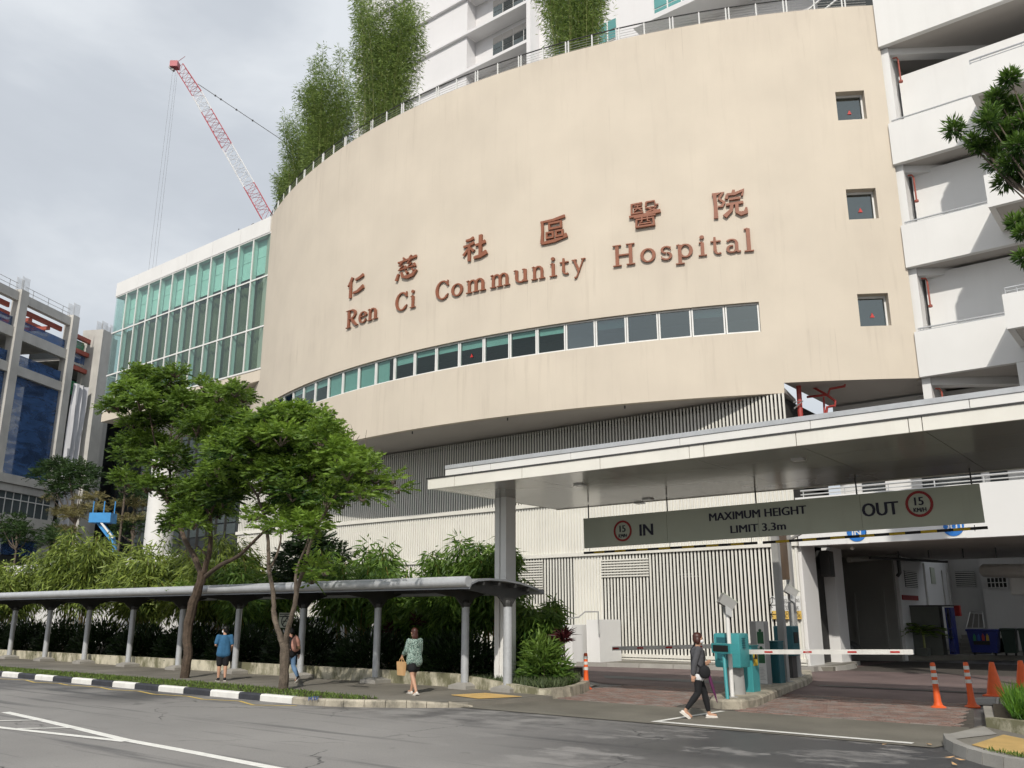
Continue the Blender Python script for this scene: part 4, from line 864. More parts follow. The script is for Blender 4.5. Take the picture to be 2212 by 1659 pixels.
# white security grille panels by the steps
for x0, y0, x1, y1, t in ((1395, 240, 1440, 590, 47), (1440, 260, 1500, 600, 48), (1445, 625, 1520, 820, 44.3)):
    p, q = GT(*ZC(x0, y0), t), GT(*ZC(x1, y1), t); b = MB(); b.box(p.x, t, q.z, p.x + .03, t + .03, p.z); b.box(q.x - .03, t, q.z, q.x, t + .03, p.z)
    for i in range(14): z = q.z + (p.z - q.z) * i / 13; b.box(p.x + .03, t + .005, z - .02, q.x - .03, t + .025, z + .02)
    b.build('security_grille', M['white_paint'], bay)
for i in range(5):
    b = MB(); b.box(-9.6, 45.5 + i * .3, 0, -8.2, 51, .35 + i * .17); b.build('step', M['concrete'], bay)
p = GT(*ZC(1520, 580), 46.5); q = GT(*ZC(1588, 685), 46.5); b = MB(); b.box(p.x, 46.4, q.z, q.x, 46.7, p.z); b.build('hose_box', M['red_paint'], bay)
# ceiling services: beams, pipes, hangers, silver duct, air-conditioning box
b = MB(); a, c = GT(*ZC(480, 130), 36.2), GT(*ZC(980, 95), 40.5); b.tube([a, c], .10, 8); b.build('ceiling_pipe', M['bay_wall'], bay)
b = MB(); a, c = GT(*ZC(690, 110), 37.0), GT(*ZC(1450, 150), 44); b.tube([a, c], .06, 6); b.build('ceiling_pipe', M['dark_metal'], bay)
b = MB(); p = GT(*ZC(970, 120), 41); b.tube([p, p - Vector((0, 0, .6)), p + Vector((-.12, 0, -.75))], .08, 6); b.build('ceiling_pipe', M['dark_metal'], bay)
for x in (970, 1270, 1610, 1935): b = MB(); p = GT(*ZC(x, 60), 39); b.tube([(p.x, 39, 4.5), (p.x, 39, p.z - .2)], .025, 5); b.build('hanger', M['dark_metal'], bay)
b = MB(); p, q = GT(*ZC(1826, 237), 40), GT(*ZC(2300, 240), 38.2); rr = .5 * (GT(*ZC(1830, 170), 40).z - GT(*ZC(1830, 302), 40).z); b.tube([p, q, q + (q - p) * 2], rr, 20); b.build('duct', M['white_paint'], bay, smooth=True)  # silver duct coloured white to look sunlit
b = MB(); p, q = GT(*ZC(2060, 320), 41), GT(*ZC(2300, 475), 41); b.bbox(p.x, 41, q.z, q.x + 1, 41.8, p.z + .15, .06); b.build('air_unit', M['white_paint'], bay)
# window air-conditioner box beside the first column
p, q = GT(*ZC(140, 40), 34.6), GT(*ZC(385, 240), 34.6)
b = MB(); b.box(-12.1, 34.6, q.z + .1, -11.52, 34.9, p.z); b.build('window', M['dark_void'], bay)
b = MB(); p = GT(*ZC(205, 50), 34.3); q = GT(*ZC(325, 295), 34.3); b.box(p.x, 34.1, q.z, q.x, 34.58, p.z); b.build('air_conditioner', M['dark_metal'], bay)
b = MB(); p = GT(*ZC(515, 15), 33.0); b.sphere(p, .07); b.build('dome_camera', M['white_paint'], bay, smooth=True)

# ================================================================== WHITE TOWER BEHIND
pmat('teal_tower', (.10, .30, .29), .15, .2, .4, spec=.8)
tow = thing('white_tower', (-30, 50, 26), 'white multi-storey tower with slab edges and louvred windows behind the curved roof', 'building')
TY = 43.0
b = MB(); b.box(-50.8, TY + .3, 26.2, -38.2, TY + 14, 68); b.build('wall', M['tower_wall'], tow)
b = MB(); b.box(-38.19, TY + 1.3, 26.2, -32.0, TY + 14, 68); b.build('recess_wall', M['tower_wall'], tow)
b = MB(); b.box(-32.25, TY - .05, 26.2, -31.9, TY + 2.6, 68); b.build('fin', M['tower_wall'], tow)
b = MB(); b.box(-31.89, TY + 1.0, 26.2, 6, TY + 14, 68); b.build('wall', M['tower_wall'], tow)
zs = [41.65 + 3.3 * k for k in range(-4, 8)]
for z in zs:
    b = MB(); b.box(-50.9, TY + .05, z - .12, -38.1, TY + .3, z + .06); b.box(-38.1, TY + .02, z - .16, -32.26, TY + 1.29, z + .08); b.build('slab_edge', M['tower_wall'], tow)
    b = MB(); b.box(-37.2, TY + .75, z + .50, -32.3, TY + 1.29, z + .60); b.build('sun_shade', M['tower_wall'], tow)
    b = MB(); b.box(-36.4, TY + 1.2, z + 1.0, -32.4, TY + 1.29, z + 2.7); wo = b.build('window', M['frame_white'], tow)
    for i in range(4):
        x0 = -36.34 + i * .985
        for z0, z1, m in ((z + 2.12, z + 2.64, 'soffit_grey'), (z + 1.6, z + 2.06, 'shop_dark' if i else 'dark_pane'), (z + 1.07, z + 1.54, 'shop_dark' if i % 2 else 'dark_pane')):
            b = MB(); b.box(x0, TY + 1.16, z0, x0 + .91, TY + 1.195, z1); b.build('pane', M[m], wo)
    for x0, x1 in ((-30.6, -28.2), (-27.6, -25.4), (-22.6, -19.6), (-43.6, -40.6)):
        if x1 < -40: continue
        b = MB(); b.box(x0, TY + .94, z + .9, x1, TY + .99, z + 2.5); wo = b.build('window', M['frame_white'], tow); nn = 3
        for i in range(nn):
            w = (x1 - x0) / nn; b = MB(); b.box(x0 + i * w + .06, TY + .9, z + .97, x0 + (i + 1) * w - .06, TY + .935, z + 1.62); b.box(x0 + i * w + .06, TY + .9, z + 1.72, x0 + (i + 1) * w - .06, TY + .935, z + 2.43); b.build('pane', M['teal_tower'], wo)
b = MB(); b.box(-23.0, TY - 1.2, 37.55, 6, TY + 1.0, 37.9); b.build('canopy_slab', M['tower_wall'], tow)
b = MB(); b.box(-12, TY - .2, 27, 6, TY + .98, 36.5); b.build('dark_opening', M['shop_dark'], tow)
for k in range(3):
    b = MB(); b.beam((-13 + k * .6, TY - 3, 31.0 + k), (-2, TY - 3, 36.0 + k), .08, .08); b.build('stair_rail', M['frame_white'], tow)
b = MB(); b.tube([GT(743, 250, 36), GT(741, 150, 36)], .06, 6); b.build('flagpole', M['frame_white'], None, 'white pole standing between the roof bamboos', 'pole')
# ================================================================== BUILDING SITE AT FAR LEFT
def GL(u, v, P, Q):
    r = ray(u, v); dx, dy = Q[0] - P[0], Q[1] - P[1]; det = r[0] * (-dy) + dx * r[1]; k = (P[0] * (-dy) + dx * P[1]) / det
    return Vector((r[0] * k, r[1] * k, CAMH + r[2] * k))
Z4 = lambda x, y: (x * .42214 / 1.736, (950 + y * .42214) / 1.736)
ZL = lambda x, y: (x * .31646 / 1.736, (1650 + y * .31646) / 1.736)
A_ = GD(36.5, 717, 88); B_ = GD(151, 752, 96.2)
E1 = Vector((B_.x - A_.x, B_.y - A_.y, 0)).normalized(); E2 = Vector((-E1.y, E1.x, 0))
if E2.dot(Vector((-_sy, _cy, 0))) < 0 and False: E2 = -E2
# E2 must point away from the camera side (into the building, to the left of view)
if E2.dot(Vector((A_.x, A_.y, 0))) < 0: E2 = -E2
def F_(a, d, z): p = Vector((A_.x, A_.y, 0)) + E1 * a + E2 * d; return Vector((p.x, p.y, z))
def FS(u, v): p = GL(u, v, A_, B_); return (Vector((p.x - A_.x, p.y - A_.y, 0)).dot(E1), p.z)
con = thing('construction_building', F_(0, 4, 0), 'unfinished concrete frame with blue netting and red steel beams at far left', 'building')
def fbox(name, a0, a1, d0, d1, z0, z1, m, parent=con):
    b = MB(); P = [F_(a, d, z) for z in (z0, z1) for d in (d0, d1) for a in (a0, a1)]
    b.add(P, [(0, 2, 3, 1), (4, 5, 7, 6), (0, 1, 5, 4), (1, 3, 7, 5), (3, 2, 6, 7), (2, 0, 4, 6)]); return b.build(name, m, parent, fix=True)
LB = (B_ - A_).length; c2 = Vector((B_.x - A_.x, B_.y - A_.y, 0)).length
ztop = FS(*Z4(670, 565))[1]
beams = [(FS(*Z4(620, 640))[1], FS(*Z4(640, 575))[1]), (FS(*Z4(578, 938))[1], FS(*Z4(600, 860))[1]), (FS(*Z4(545, 1225))[1], FS(*Z4(560, 1150))[1])]
zpod = FS(*ZL(0, 405)); 
for a in (-2 * c2, -c2, 0, c2): fbox('column', a - .55, a + .55, -.35, .7, 0, ztop, M['construction_concrete'])
a3 = FS(*Z4(835, 720))[0]; a3b = FS(*Z4(935, 740))[0]
fbox('shear_wall', a3, a3b, -1.2, 1.5, 0, ztop - .4, M['construction_concrete'])
fbox('column', a3b + .3, a3b + 1.6, -.6, 1.0, 0, ztop - .6, M['construction_concrete'])
spans = [(-2 * c2 + .56, -c2 - .56), (-c2 + .56, -.56), (.56, c2 - .56)]
for s0, s1 in spans:
    for z0, z1 in beams: fbox('beam', s0, s1, -.1, .5, z0, z1, M['construction_concrete'])
    for z0, z1 in beams[1:]: fbox('floor_slab', s0, s1, .51, 16, z1 - .3, z1, M['construction_concrete'])
    fbox('netting', s0, s1, .3, .36, beams[1][1], beams[1][1] + 1.15, M['blue_net']); fbox('netting', s0, s1, .3, .36, beams[2][1], beams[2][1] + 1.3, M['blue_net'])
    fbox('netting', s0, s1, .25, .32, FS(*ZL(300, 470))[1] if False else 8.0, beams[2][0] - .02, M['blue_net'])
    fbox('dark_interior', s0, s1, 6, 6.2, beams[2][1], beams[1][0] - .02, M['shop_dark'])
    for i in range(3):
        d = .9 + i * 2.2; fbox('steel_beam', s0, s1, d, d + .25, beams[0][0] - .7, beams[0][0] - .15, M['red_steel'])
    for i in range(2):
        a = s0 + (s1 - s0) * (.3 + .4 * i); fbox('steel_beam', a, a + .25, .9, 14, beams[0][0] - 1.15, beams[0][0] - .75, M['red_steel'])
    b = MB()
    for dz in (.5, 1.0): b.tube([F_(s0, .2, beams[0][1] + dz), F_(s1, .2, beams[0][1] + dz)], .03, 4)
    for k in range(3): a = s0 + (s1 - s0) * (k + .5) / 3; b.tube([F_(a, .2, beams[0][1]), F_(a, .2, beams[0][1] + 1.0)], .03, 4)
    b.build('guard_rail', M['steel_grey'], con)
s0, s1 = c2 + .56, a3
for k, z in enumerate((beams[0][0] - .9, beams[0][0] - 2.6, beams[1][0] - .6)): fbox('steel_beam', s0, s1, .3, .7, z, z + .5, M['red_steel'])
fbox('netting', s0, s1, .8, .86, beams[1][1] - .6, beams[1][1] + 1.0, M['blue_net']); fbox('green_sheet', s0 + .3, s1 - .2, 1.0, 1.3, beams[1][1] + 1.0, beams[1][1] + 2.1, M['green_net'])
fbox('green_sheet', s0, s1 - .2, 1.0, 1.3, beams[2][1] - .6, beams[2][1] + 1.0, M['green_net'])
fbox('dark_interior', s0, a3b + 14, 5.5, 5.7, 4, beams[0][0] - 1, M['shop_dark'])
fbox('floor_slab', s0, a3b + 14, .9, 5.4, beams[1][1] - .9, beams[1][1] - .62, M['construction_concrete'])
b = MB(); p0, p1 = FS(*Z4(625, 1150)), FS(*Z4(740, 1190)); zb = 7.5; n = 10; V = []
for i in range(n + 1):
    for j in range(9): V.append(F_(p0[0] + (p1[0] - p0[0]) * i / n, -.5 + .25 * math.sin(i * 1.7 + j * .6), p0[1] + (zb - p0[1]) * j / 8))
b.add(V, [(i * 9 + j, i * 9 + j + 1, i * 9 + j + 10, i * 9 + j + 9) for i in range(n) for j in range(8)]); b.build('white_tarp', M['white_tarp'], con, smooth=True)
for a in (-c2, 0, c2, a3 + 1.5, a3b + 1):                    # starter bars
    b = MB()
    for k in range(14): p = F_(a - .5 + (k % 7) * .17, -.2 + .7 * (k // 7), ztop - (.4 if a > c2 else 0)); b.tube([p, p + Vector((0, 0, 1.5))], .022, 4, False)
    b.build('rebar', M['steel_grey'], con)
# podium: concrete bands and window strip below the netting
za = FS(*ZL(0, 400))[1]; zb1 = FS(*ZL(0, 510))[1]; zc_ = FS(*ZL(0, 585))[1]; zd = FS(*ZL(0, 880))[1]
fbox('band', -2 * c2, c2 + .6, -.9, .2, za - .9, za, M['construction_concrete']); fbox('band', -2 * c2, c2 + .6, -.7, .2, za - 1.7, za - .95, M['construction_concrete'])
fbox('window_glass', -2 * c2, c2 - .4, -.45, -.35, zd, za - 1.72, M['dark_pane'])
w = (3 * c2 - .4) / 22
for k in range(22): fbox('mullion', -2 * c2 + k * w, -2 * c2 + k * w + .08, -.52, -.46, zd, za - 1.72, M['white_paint'])
fbox('mullion', -2 * c2, c2 - .4, -.56, -.525, (zd + za - 1.72) / 2 + .4, (zd + za - 1.72) / 2 + .5, M['white_paint'])
fbox('band', -2 * c2, c2 + .6, -.8, .2, zd - 1.1, zd - .005, M['construction_concrete']); fbox('band', -2 * c2, c2 + .6, -.6, .2, zd - 2.3, zd - 1.12, M['construction_concrete'])
fbox('dark_interior', -2 * c2, c2 + .4, .3, .6, 0, 7.9, M['shop_dark'])
# ------------------------------------------------------------------ crane jib
cr = thing('crane', GD(700, 1200, 120), 'red and white lattice crane jib rising behind the bamboo', 'crane')
ZK = lambda x, y: ((550 + x * .45194) / 1.736, (150 + y * .45194) / 1.736)
lo = [ZK(245, 245), ZK(380, 465), ZK(455, 600), ZK(625, 900), ZK(805, 1220), ZK(950, 1480)]; up = [ZK(300, 195), ZK(455, 425), ZK(535, 570), ZK(705, 860), ZK(890, 1180), ZK(1030, 1430)]
D0 = 120.0
seg_m = ['crane_red', 'crane_white', 'crane_red', 'crane_white', 'crane_red']; nb = [6, 3, 7, 6, 5]
off = Vector((_sy * -1.2, _cy * 1.2, 0))
for k in range(5):
    a0, a1 = GD(*lo[k], D0), GD(*lo[k + 1], D0); c0, c1 = GD(*up[k], D0), GD(*up[k + 1], D0); b = MB()
    for s in (0, 1):
        o = off * s; b.tube([a0 + o, a1 + o], .08, 5); b.tube([c0 + o, c1 + o], .08, 5)
        for i in range(nb[k]):
            f0, f1 = i / nb[k], (i + 1) / nb[k]; p, q = a0.lerp(a1, f0) + o, a0.lerp(a1, f1) + o; r, t_ = c0.lerp(c1, f0) + o, c0.lerp(c1, f1) + o
            b.tube([p, t_] if i % 2 else [q, r], .034, 4, False); b.tube([p, r], .03, 4, False)
    for i in range(nb[k]): f0, f1 = i / nb[k], (i + 1) / nb[k]; b.tube([a0.lerp(a1, f0), a0.lerp(a1, f1) + off], .035, 4, False); b.tube([c0.lerp(c1, f0), c0.lerp(c1, f1) + off], .035, 4, False)
    b.build('jib_section', M[seg_m[k]], cr)
b = MB(); p = GD(*ZK(235, 210), D0); b.obox(p, Vector((_cy, _sy, 0)) * .6, off * .5, Vector((0, 0, .5))); b.tube([GD(*ZK(245, 190), D0), GD(*ZK(320, 135), D0)], .05, 4); b.build('jib_head', M['crane_red'], cr)
b = MB(); b.beam(GD(*ZK(190, 225), D0), GD(*ZK(225, 255), D0), .5, .3); b.tube([GD(*ZK(190, 215), D0), GD(*ZK(235, 180), D0)], .06, 4); b.build('platform', M['steel_grey'], cr)
b = MB(); b.tube([GD(*ZK(425, 365), D0), GD(*ZK(1010, 755), D0), GD(*ZK(1300, 950), D0)], .055, 5)
for f in (.25, .33, .55, .78): p = GD(*ZK(425, 365), D0).lerp(GD(*ZK(1010, 755), D0), f); b.sphere(p, .16, nu=8, nv=5)
b.build('pendant_rope', M['dark_cable'], cr)
for x0, x1 in ((215, 45), (240, 75), (255, 100)):
    b = MB(); b.tube([GD(*ZK(x0, 265), D0), GD(*ZK(x1, 1659), D0), GD(*ZK(x1 - 60, 2200), D0)], .016, 4); b.build('hoist_rope', M['dark_cable'], cr)
# ------------------------------------------------------------------ blue boom lift with a worker's basket
bl = thing('boom_lift', GD(230, 1190, 62), 'blue boom lift basket raised among the trees at far left', 'boom lift')
D1 = 62.0
p, q = GD(*ZL(1100, 870), D1), GD(*ZL(1340, 985), D1); rt = Vector((_cy, _sy, 0)); fw = Vector((-_sy, _cy, 0))
c = (p + q) / 2; b = MB(); b.obox(c, rt * (q - p).dot(rt) / 2, fw * .5, Vector((0, 0, abs(p.z - q.z) / 2))); b.build('basket', M['lift_blue'], bl)
b = MB()
for f in (-1, 0, 1): o = c + rt * f * (q - p).dot(rt) / 2; b.tube([o, o + Vector((0, 0, 1.2))], .04, 5)
b.build('basket_rail', M['lift_blue'], bl)
b = MB(); b.beam(GD(*ZL(1170, 960), D1), GD(*ZL(1330, 1170), D1), .35, .35); b.build('boom', M['lift_blue'], bl)
b = MB(); b.beam(GD(*ZL(1190, 965), D1 - .4), GD(*ZL(1340, 1160), D1 - .4), .12, .12); b.build('boom_tube', M['white_paint'], bl)
b = MB(); b.beam(GD(*ZL(1330, 1170), D1), GD(*ZL(1400, 1500), D1), .3, .3); b.build('lower_boom', M['lift_blue'], bl)
# ------------------------------------------------------------------ white boundary walls behind the hedge
def wall_top(u, v, t): return GT(u, v, t).z
b = MB(); b.box(-95, 24.2, 0, -40.2, 24.6, GT(110, 1216, 24.2).z); b.build('boundary_wall', M['white_wall'], None, 'white boundary wall behind the hedge at far left', 'wall')
b = MB(); b.box(-40.1, 24.2, 0, -20.5, 24.5, 1.85); b.build('boundary_wall', M['white_wall'], None, 'white boundary wall behind the shrubs beside the slatted building', 'wall')
# ================================================================== COVERED WALKWAY
cw = thing('covered_walkway', (-28, 17.5, 0), 'grey metal covered walkway with round posts along the pavement', 'walkway')
CT = 17.72; cols = [-15.38 - 3.27 * k for k in range(14)] + [-13.98]
prof = [(15.95, 2.56), (16.02, 2.66), (16.25, 2.74), (16.7, 2.78), (17.3, 2.77), (17.9, 2.72), (18.4, 2.64), (18.75, 2.55)]
RX0, RX1 = -75.0, -13.72
b = MB(); V = []
for x in (RX0, RX1):
    V += [(x, y, z) for y, z in prof] + [(x, y, z - .05) for y, z in prof]
n = len(prof); F = []
for i in range(n - 1): F += [(i, 2 * n + i, 2 * n + i + 1, i + 1), (n + i + 1, 3 * n + i + 1, 3 * n + i, n + i), (i, i + 1, n + i + 1, n + i), (2 * n + i + 1, 2 * n + i, 3 * n + i, 3 * n + i + 1)]
F += [(0, n, 3 * n, 2 * n), (n - 1, 3 * n - 1, 4 * n - 1, 2 * n - 1)]
b.add(V, F); b.build('roof', M['roof_metal'], cw, smooth=True, fix=True)
for i in range(12):
    x1 = RX1 - i * 5.2; b = MB(); b.tube([(x1 - 5.19, 15.9, 2.68), (x1, 15.9, 2.68)], .125, 16); b.build('gutter_tube', M['galvanised'], cw, smooth=True)
b = MB(); b.tube([(RX0, 18.78, 2.5), (RX1 + .05, 18.78, 2.5)], .07, 8); b.build('rear_gutter', M['roof_metal'], cw, smooth=True)
for y in (16.5, 17.1, 17.75, 18.3):
    b = MB(); z = np.interp(y, [p[0] for p in prof], [p[1] for p in prof]) - .10; b.box(RX0, y - .03, z - .05, RX1 - .02, y + .03, z + .04); b.build('purlin', M['dark_metal'], cw)
for x in cols:
    b = MB(); b.tube([(x, CT, .2), (x, CT, 2.2)], .10 if x < -14.5 else .115, 16); pc_ = b.build('column', M['galvanised'], cw, smooth=True)
    b = MB(); s = .30; b.prism([(x - s, CT - s), (x + s, CT - s), (x + s, CT + s), (x - s, CT + s)], .10, .19)
    b.add([(x - s, CT - s, .19), (x + s, CT - s, .19), (x + s, CT + s, .19), (x - s, CT + s, .19), (x - .13, CT - .13, .255), (x + .13, CT - .13, .255), (x + .13, CT + .13, .255), (x - .13, CT + .13, .255)], [(0, 1, 5, 4), (1, 2, 6, 5), (2, 3, 7, 6), (3, 0, 4, 7), (4, 5, 6, 7)]); b.build('column_base', M['concrete'], cw)
    # tapered bracket arm: column head out to the front tube and back
    b = MB(); b.extr([(x - .02, 15.98, 2.52), (x - .02, 15.98, 2.62), (x - .02, 16.7, 2.70), (x - .02, 17.6, 2.70), (x - .02, 18.6, 2.55), (x - .02, 18.6, 2.48), (x - .02, CT + .35, 2.35), (x - .02, CT + .1, 2.1), (x - .02, CT - .1, 2.1), (x - .02, CT - .4, 2.36)], (.04, 0, 0)); b.build('bracket', M['dark_metal'], cw, fix=True)
    b = MB(); b.lathe((x, CT, 2.12), [(.12, 0), (.13, .1), (.10, .16)], 14); b.build('collar', M['dark_metal'], cw)
for x in cols[1:14:1]:
    b = MB(); b.bbox(x + 1.35, 16.6, 2.56, x + 1.95, 16.78, 2.63, .02); b.build('light_fitting', M['light_steel'], cw)
# low planter wall behind the posts
lw = thing('planter_wall', (-28, 18.1, 0), 'long low mossy cream planter wall behind the walkway posts', 'planter wall')
pts = [-75 + 3.27 * k for k in range(19)]
pts = [x for x in pts if x < -17] + [-16.15]
for i in range(len(pts) - 1):
    b = MB(); b.box(pts[i] + .006, 18.02, .05, pts[i + 1] - .006, 18.22, .43); b.build('wall_section', M['mossy_wall'], lw)
pl = thing('corner_planter', (-13.5, 18.5, 0), 'cream corner planter with stone edge round the canopy pillar', 'planter')
b = MB()
def sl(p, q, h0, h1, w, bb):
    p, q = Vector((*p, 0)), Vector((*q, 0)); d = (q - p).normalized(); s = Vector((-d.y, d.x, 0)) * w
    bb.add([p, q, q + s, p + s, p + Vector((0, 0, h0)), q + Vector((0, 0, h1)), q + s + Vector((0, 0, h1)), p + s + Vector((0, 0, h0))], [(0, 1, 5, 4), (4, 5, 6, 7), (2, 3, 7, 6), (1, 2, 6, 5), (3, 0, 4, 7)])
sl((-16.14, 18.0), (-14.9, 17.75), .43, .36, .2, b); sl((-14.9, 17.75), (-12.62, 17.42), .36, .21, .2, b); b.build('front_wall', M['mossy_wall'], pl)
stone_row([(-12.6, 17.42), (-12.5, 18.3), (-12.75, 19.2), (-13.15, 20.1), (-13.7, 21.0), (-14.4, 21.6), (-15.3, 22.0)], pl, M['pale_kerb'], .24, .22, 'edge_stone')
b = MB(); b.prism([(-15.8, 18.1), (-12.75, 17.65), (-12.72, 18.3), (-13.4, 20.1), (-14.4, 21.4), (-15.3, 21.8), (-18, 22)], .05, .21); b.build('soil_bed', M['soil'], pl)
b = MB(); b.prism([(-75, 18.23), (-15.85, 18.2), (-16, 24.1), (-75, 24.1)], .0, .33); b.build('planting_bed', M['soil'], None, kind='structure')
# ================================================================== ENTRANCE CANOPY
ec = thing('entrance_canopy', (-8, 18.7, 0), 'large flat white canopy over the vehicle entrance on a square pillar', 'canopy')
KX0, KX1, KY0, KY1 = -15.12, 7.0, 15.9, 21.5
seams = [KX0, -14.22, -12.13, -10.0, -7.87, -7.55, -5.67, -3.68, -3.46, -1.3, .8, 2.9, 5.0, KX1]
for i in range(len(seams) - 1):
    b = MB(); b.box(seams[i] + .008, KY0, 4.97, seams[i + 1] - .008, KY0 + .06, 5.22); b.build('fascia_panel', M['cream_metal'], ec)
b = MB(); b.box(KX0, KY0 + .07, 4.985, KX0 + .06, KY1, 5.22); b.build('fascia_panel', M['cream_metal'], ec)
b = MB(); b.box(KX0, KY1 + .002, 4.97, KX1, KY1 + .06, 5.22); b.build('fascia_panel', M['cream_metal'], ec)
b = MB(); b.box(KX0 + .07, KY0 + .07, 5.03, KX1, KY1 - .01, 5.215); b.build('roof_deck', M['grey_shade'], ec)
b = MB(); b.box(KX0 - .02, KY0 - .02, 5.222, KX1, KY1 + .07, 5.255); b.build('roof_flashing', M['dark_metal'], ec)
ssm = [KX0 + .07, -12.13, -10.0, -7.87, -5.67, -3.46, -1.3, .8, 2.9, 5.0, KX1]
yy = [KY0 + .07, 17.3, 18.7, 20.1, KY1 - .01]
for i in range(len(ssm) - 1):
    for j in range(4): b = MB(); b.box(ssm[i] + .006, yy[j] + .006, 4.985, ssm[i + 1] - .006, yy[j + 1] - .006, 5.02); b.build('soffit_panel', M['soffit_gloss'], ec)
us = [-15.12, -14.2, -13.6, -11.2, -8.4, -5.6, -2.8, 0, 2.8, 7]
for i in range(len(us) - 1): b = MB(); b.box(us[i] + .006, 16.55, 5.26, us[i + 1] - .006, 16.62, 5.56); b.build('upstand_panel', M['white_paint'], ec)
b = MB(); b.box(KX0, 16.53, 5.562, KX1, 20.9, 5.66); b.build('upstand_cap', M['galvanised'], ec)
b = MB(); b.box(-14.93, 18.36, .2, -14.66, 18.60, 4.99); b.box(-14.86, 18.315, .2, -14.74, 18.358, 4.99); b.build('pillar_flange', M['white_paint'], ec)
b = MB(); b.bbox(-14.655, 18.27, .2, -14.48, 18.70, 4.99, .008); b.build('pillar', M['white_paint'], ec)
for u, v in ((1253, 1047), (1382, 1086), (1725, 992), (1400, 1078)):
    p = GZ(u, v, 4.98); b = MB(); b.box(p.x - .12, p.y - .12, 4.95, p.x + .12, p.y + .12, 4.984); b.build('downlight', M['light_steel'], ec)
# hanging height-limit sign
hs = thing('height_limit_sign', (-8.6, 20.8, 3.75), 'long grey hanging sign reading MAXIMUM HEIGHT LIMIT 3.3m with speed limits', 'sign')
HX = [-13.68, -11.05, -8.53, -6.05, -3.54]; HY = 20.8
for i in range(4): b = MB(); b.box(HX[i] + .004, HY, 3.77, HX[i + 1] - .004, HY + .06, 4.60); b.build('sign_panel', M['sign_grey'], hs)
for x in (-13.52, -11.03, -8.56, -6.11, -3.69): b = MB(); b.tube([(x, HY + .03, 4.6), (x, HY + .03, 4.985)], .018, 6); b.build('hanger_rod', M['dark_metal'], hs)
sx = lambda u, v: GT(u, v, HY - .004)
Z7 = lambda x, y: ((1600 + x * .50633) / 1.736, (1380 + y * .50633) / 1.736)
def sg(txt, u0, v0, u1, v1, m=M['navy_ink'], off=.0, par=hs):
    a, c = sx(u0, v0), sx(u1, v1); mid = (a + c) / 2; return text_obj(txt, (mid.x, HY - .005, mid.z), (1, 0, 0), (0, 0, 1), abs(a.z - c.z), m, par, offset=off, width=abs(c.x - a.x))
def sgz(txt, cx, cz, w, h, m=M['navy_ink'], off=.0): return text_obj(txt, (cx, HY - .005, cz), (1, 0, 0), (0, 0, 1), h, m, hs, offset=off, width=w, bold=h * .045)
a, c = sx(*Z7(1580, 1190)), sx(*Z7(1675, 1190)); sgz('IN', (a.x + c.x) / 2, 4.155, c.x - a.x, .30, off=.0)
a, c = sx(*Z7(2095, 1100)), sx(*Z8(600, 1050)); sgz('MAXIMUM HEIGHT', (a.x + c.x) / 2, 4.345, c.x - a.x, .20, off=.0)
a, c = sx(*Z8(40, 1190)), sx(*Z8(447, 1170)); sgz('LIMIT 3.3m', (a.x + c.x) / 2, 4.0, c.x - a.x, .19, off=.0)
a, c = sx(*Z8(1017, 1050)), sx(*Z8(1283, 1045)); sgz('OUT', (a.x + c.x) / 2, 4.22, c.x - a.x, .30, off=.0)
for cx, cz, r in ((sx(*Z7(1452, 1200)).x, 4.17, .285), (sx(*Z8(1440, 1028)).x, 4.265, .29)):
    disc((cx, HY - .004, cz), r, (0, -1, 0), M['sign_red'], hs, 'speed_ring', .008, 40, r * .80)
    sgz('15', cx, cz + .06, r * .62, r * .62, M['navy_ink'], .0); sgz('KM/H', cx, cz - .13, r * .9, r * .33, M['navy_ink'], .0)
hs.rotation_euler = (0, -.008, 0)
hb = thing('height_bar', (-8.6, 20.8, 3.6), 'thin yellow and black height bar hanging under the grey sign', 'bar')
for x0, x1, z0, z1 in ((-13.68, -8.6, 3.60, 3.63), (-8.45, -3.5, 3.63, 3.70)):
    n = int((x1 - x0) / .32)
    for k in range(n):
        f0, f1 = k / n, (k + 1) / n; b = MB(); b.tube([(x0 + (x1 - x0) * f0, HY, z0 + (z1 - z0) * f0), (x0 + (x1 - x0) * f1, HY, z0 + (z1 - z0) * f1)], .032, 8); b.build('bar_section', M['yellow_sticker'] if k % 2 else M['black_ink'], hb)
for x in (-13.5, -11.0, -8.75, -8.3, -6.0, -3.75): b = MB(); b.tube([(x, HY, 3.64), (x, HY + .03, 3.77)], .008, 4); b.build('chain', M['dark_metal'], hb)

# ================================================================== ISLAND WITH THE BARRIERS
isl = thing('traffic_island', (-9.3, 22, 0), 'narrow stained concrete traffic island between the two entrance lanes', 'island')
ip = [(-9.05, 18.75), (-8.78, 18.1), (-8.42, 17.92), (-8.08, 18.15), (-8.02, 18.8), (-8.35, 20.4), (-8.75, 22.2), (-9.05, 23.8), (-9.3, 25.3), (-9.75, 27.0), (-10.55, 29.2), (-11.2, 29.2), (-10.9, 27.0), (-10.4, 25.0), (-9.9, 22.5), (-9.3, 20.0)]
b = MB(); b.prism(ip, .0, .155); n = len(ip); cc = Vector((sum(p[0] for p in ip) / n, sum(p[1] for p in ip) / n))
ins = [((p[0] - 0) * 1, p[1]) for p in ip]
b2 = MB()
def inset(poly, d):
    out = []; m = len(poly)
    for i in range(m):
        p0, p, p1 = Vector(poly[i - 1]), Vector(poly[i]), Vector(poly[(i + 1) % m]); e0 = (p - p0).normalized(); e1 = (p1 - p).normalized(); nn = Vector((-e0.y - e1.y, e0.x + e1.x)); nn.normalize(); out.append((p.x + nn.x * d, p.y + nn.y * d))
    return out
area = sum(ip[i][0] * ip[(i + 1) % n][1] - ip[(i + 1) % n][0] * ip[i][1] for i in range(n)); sgn = 1 if area > 0 else -1
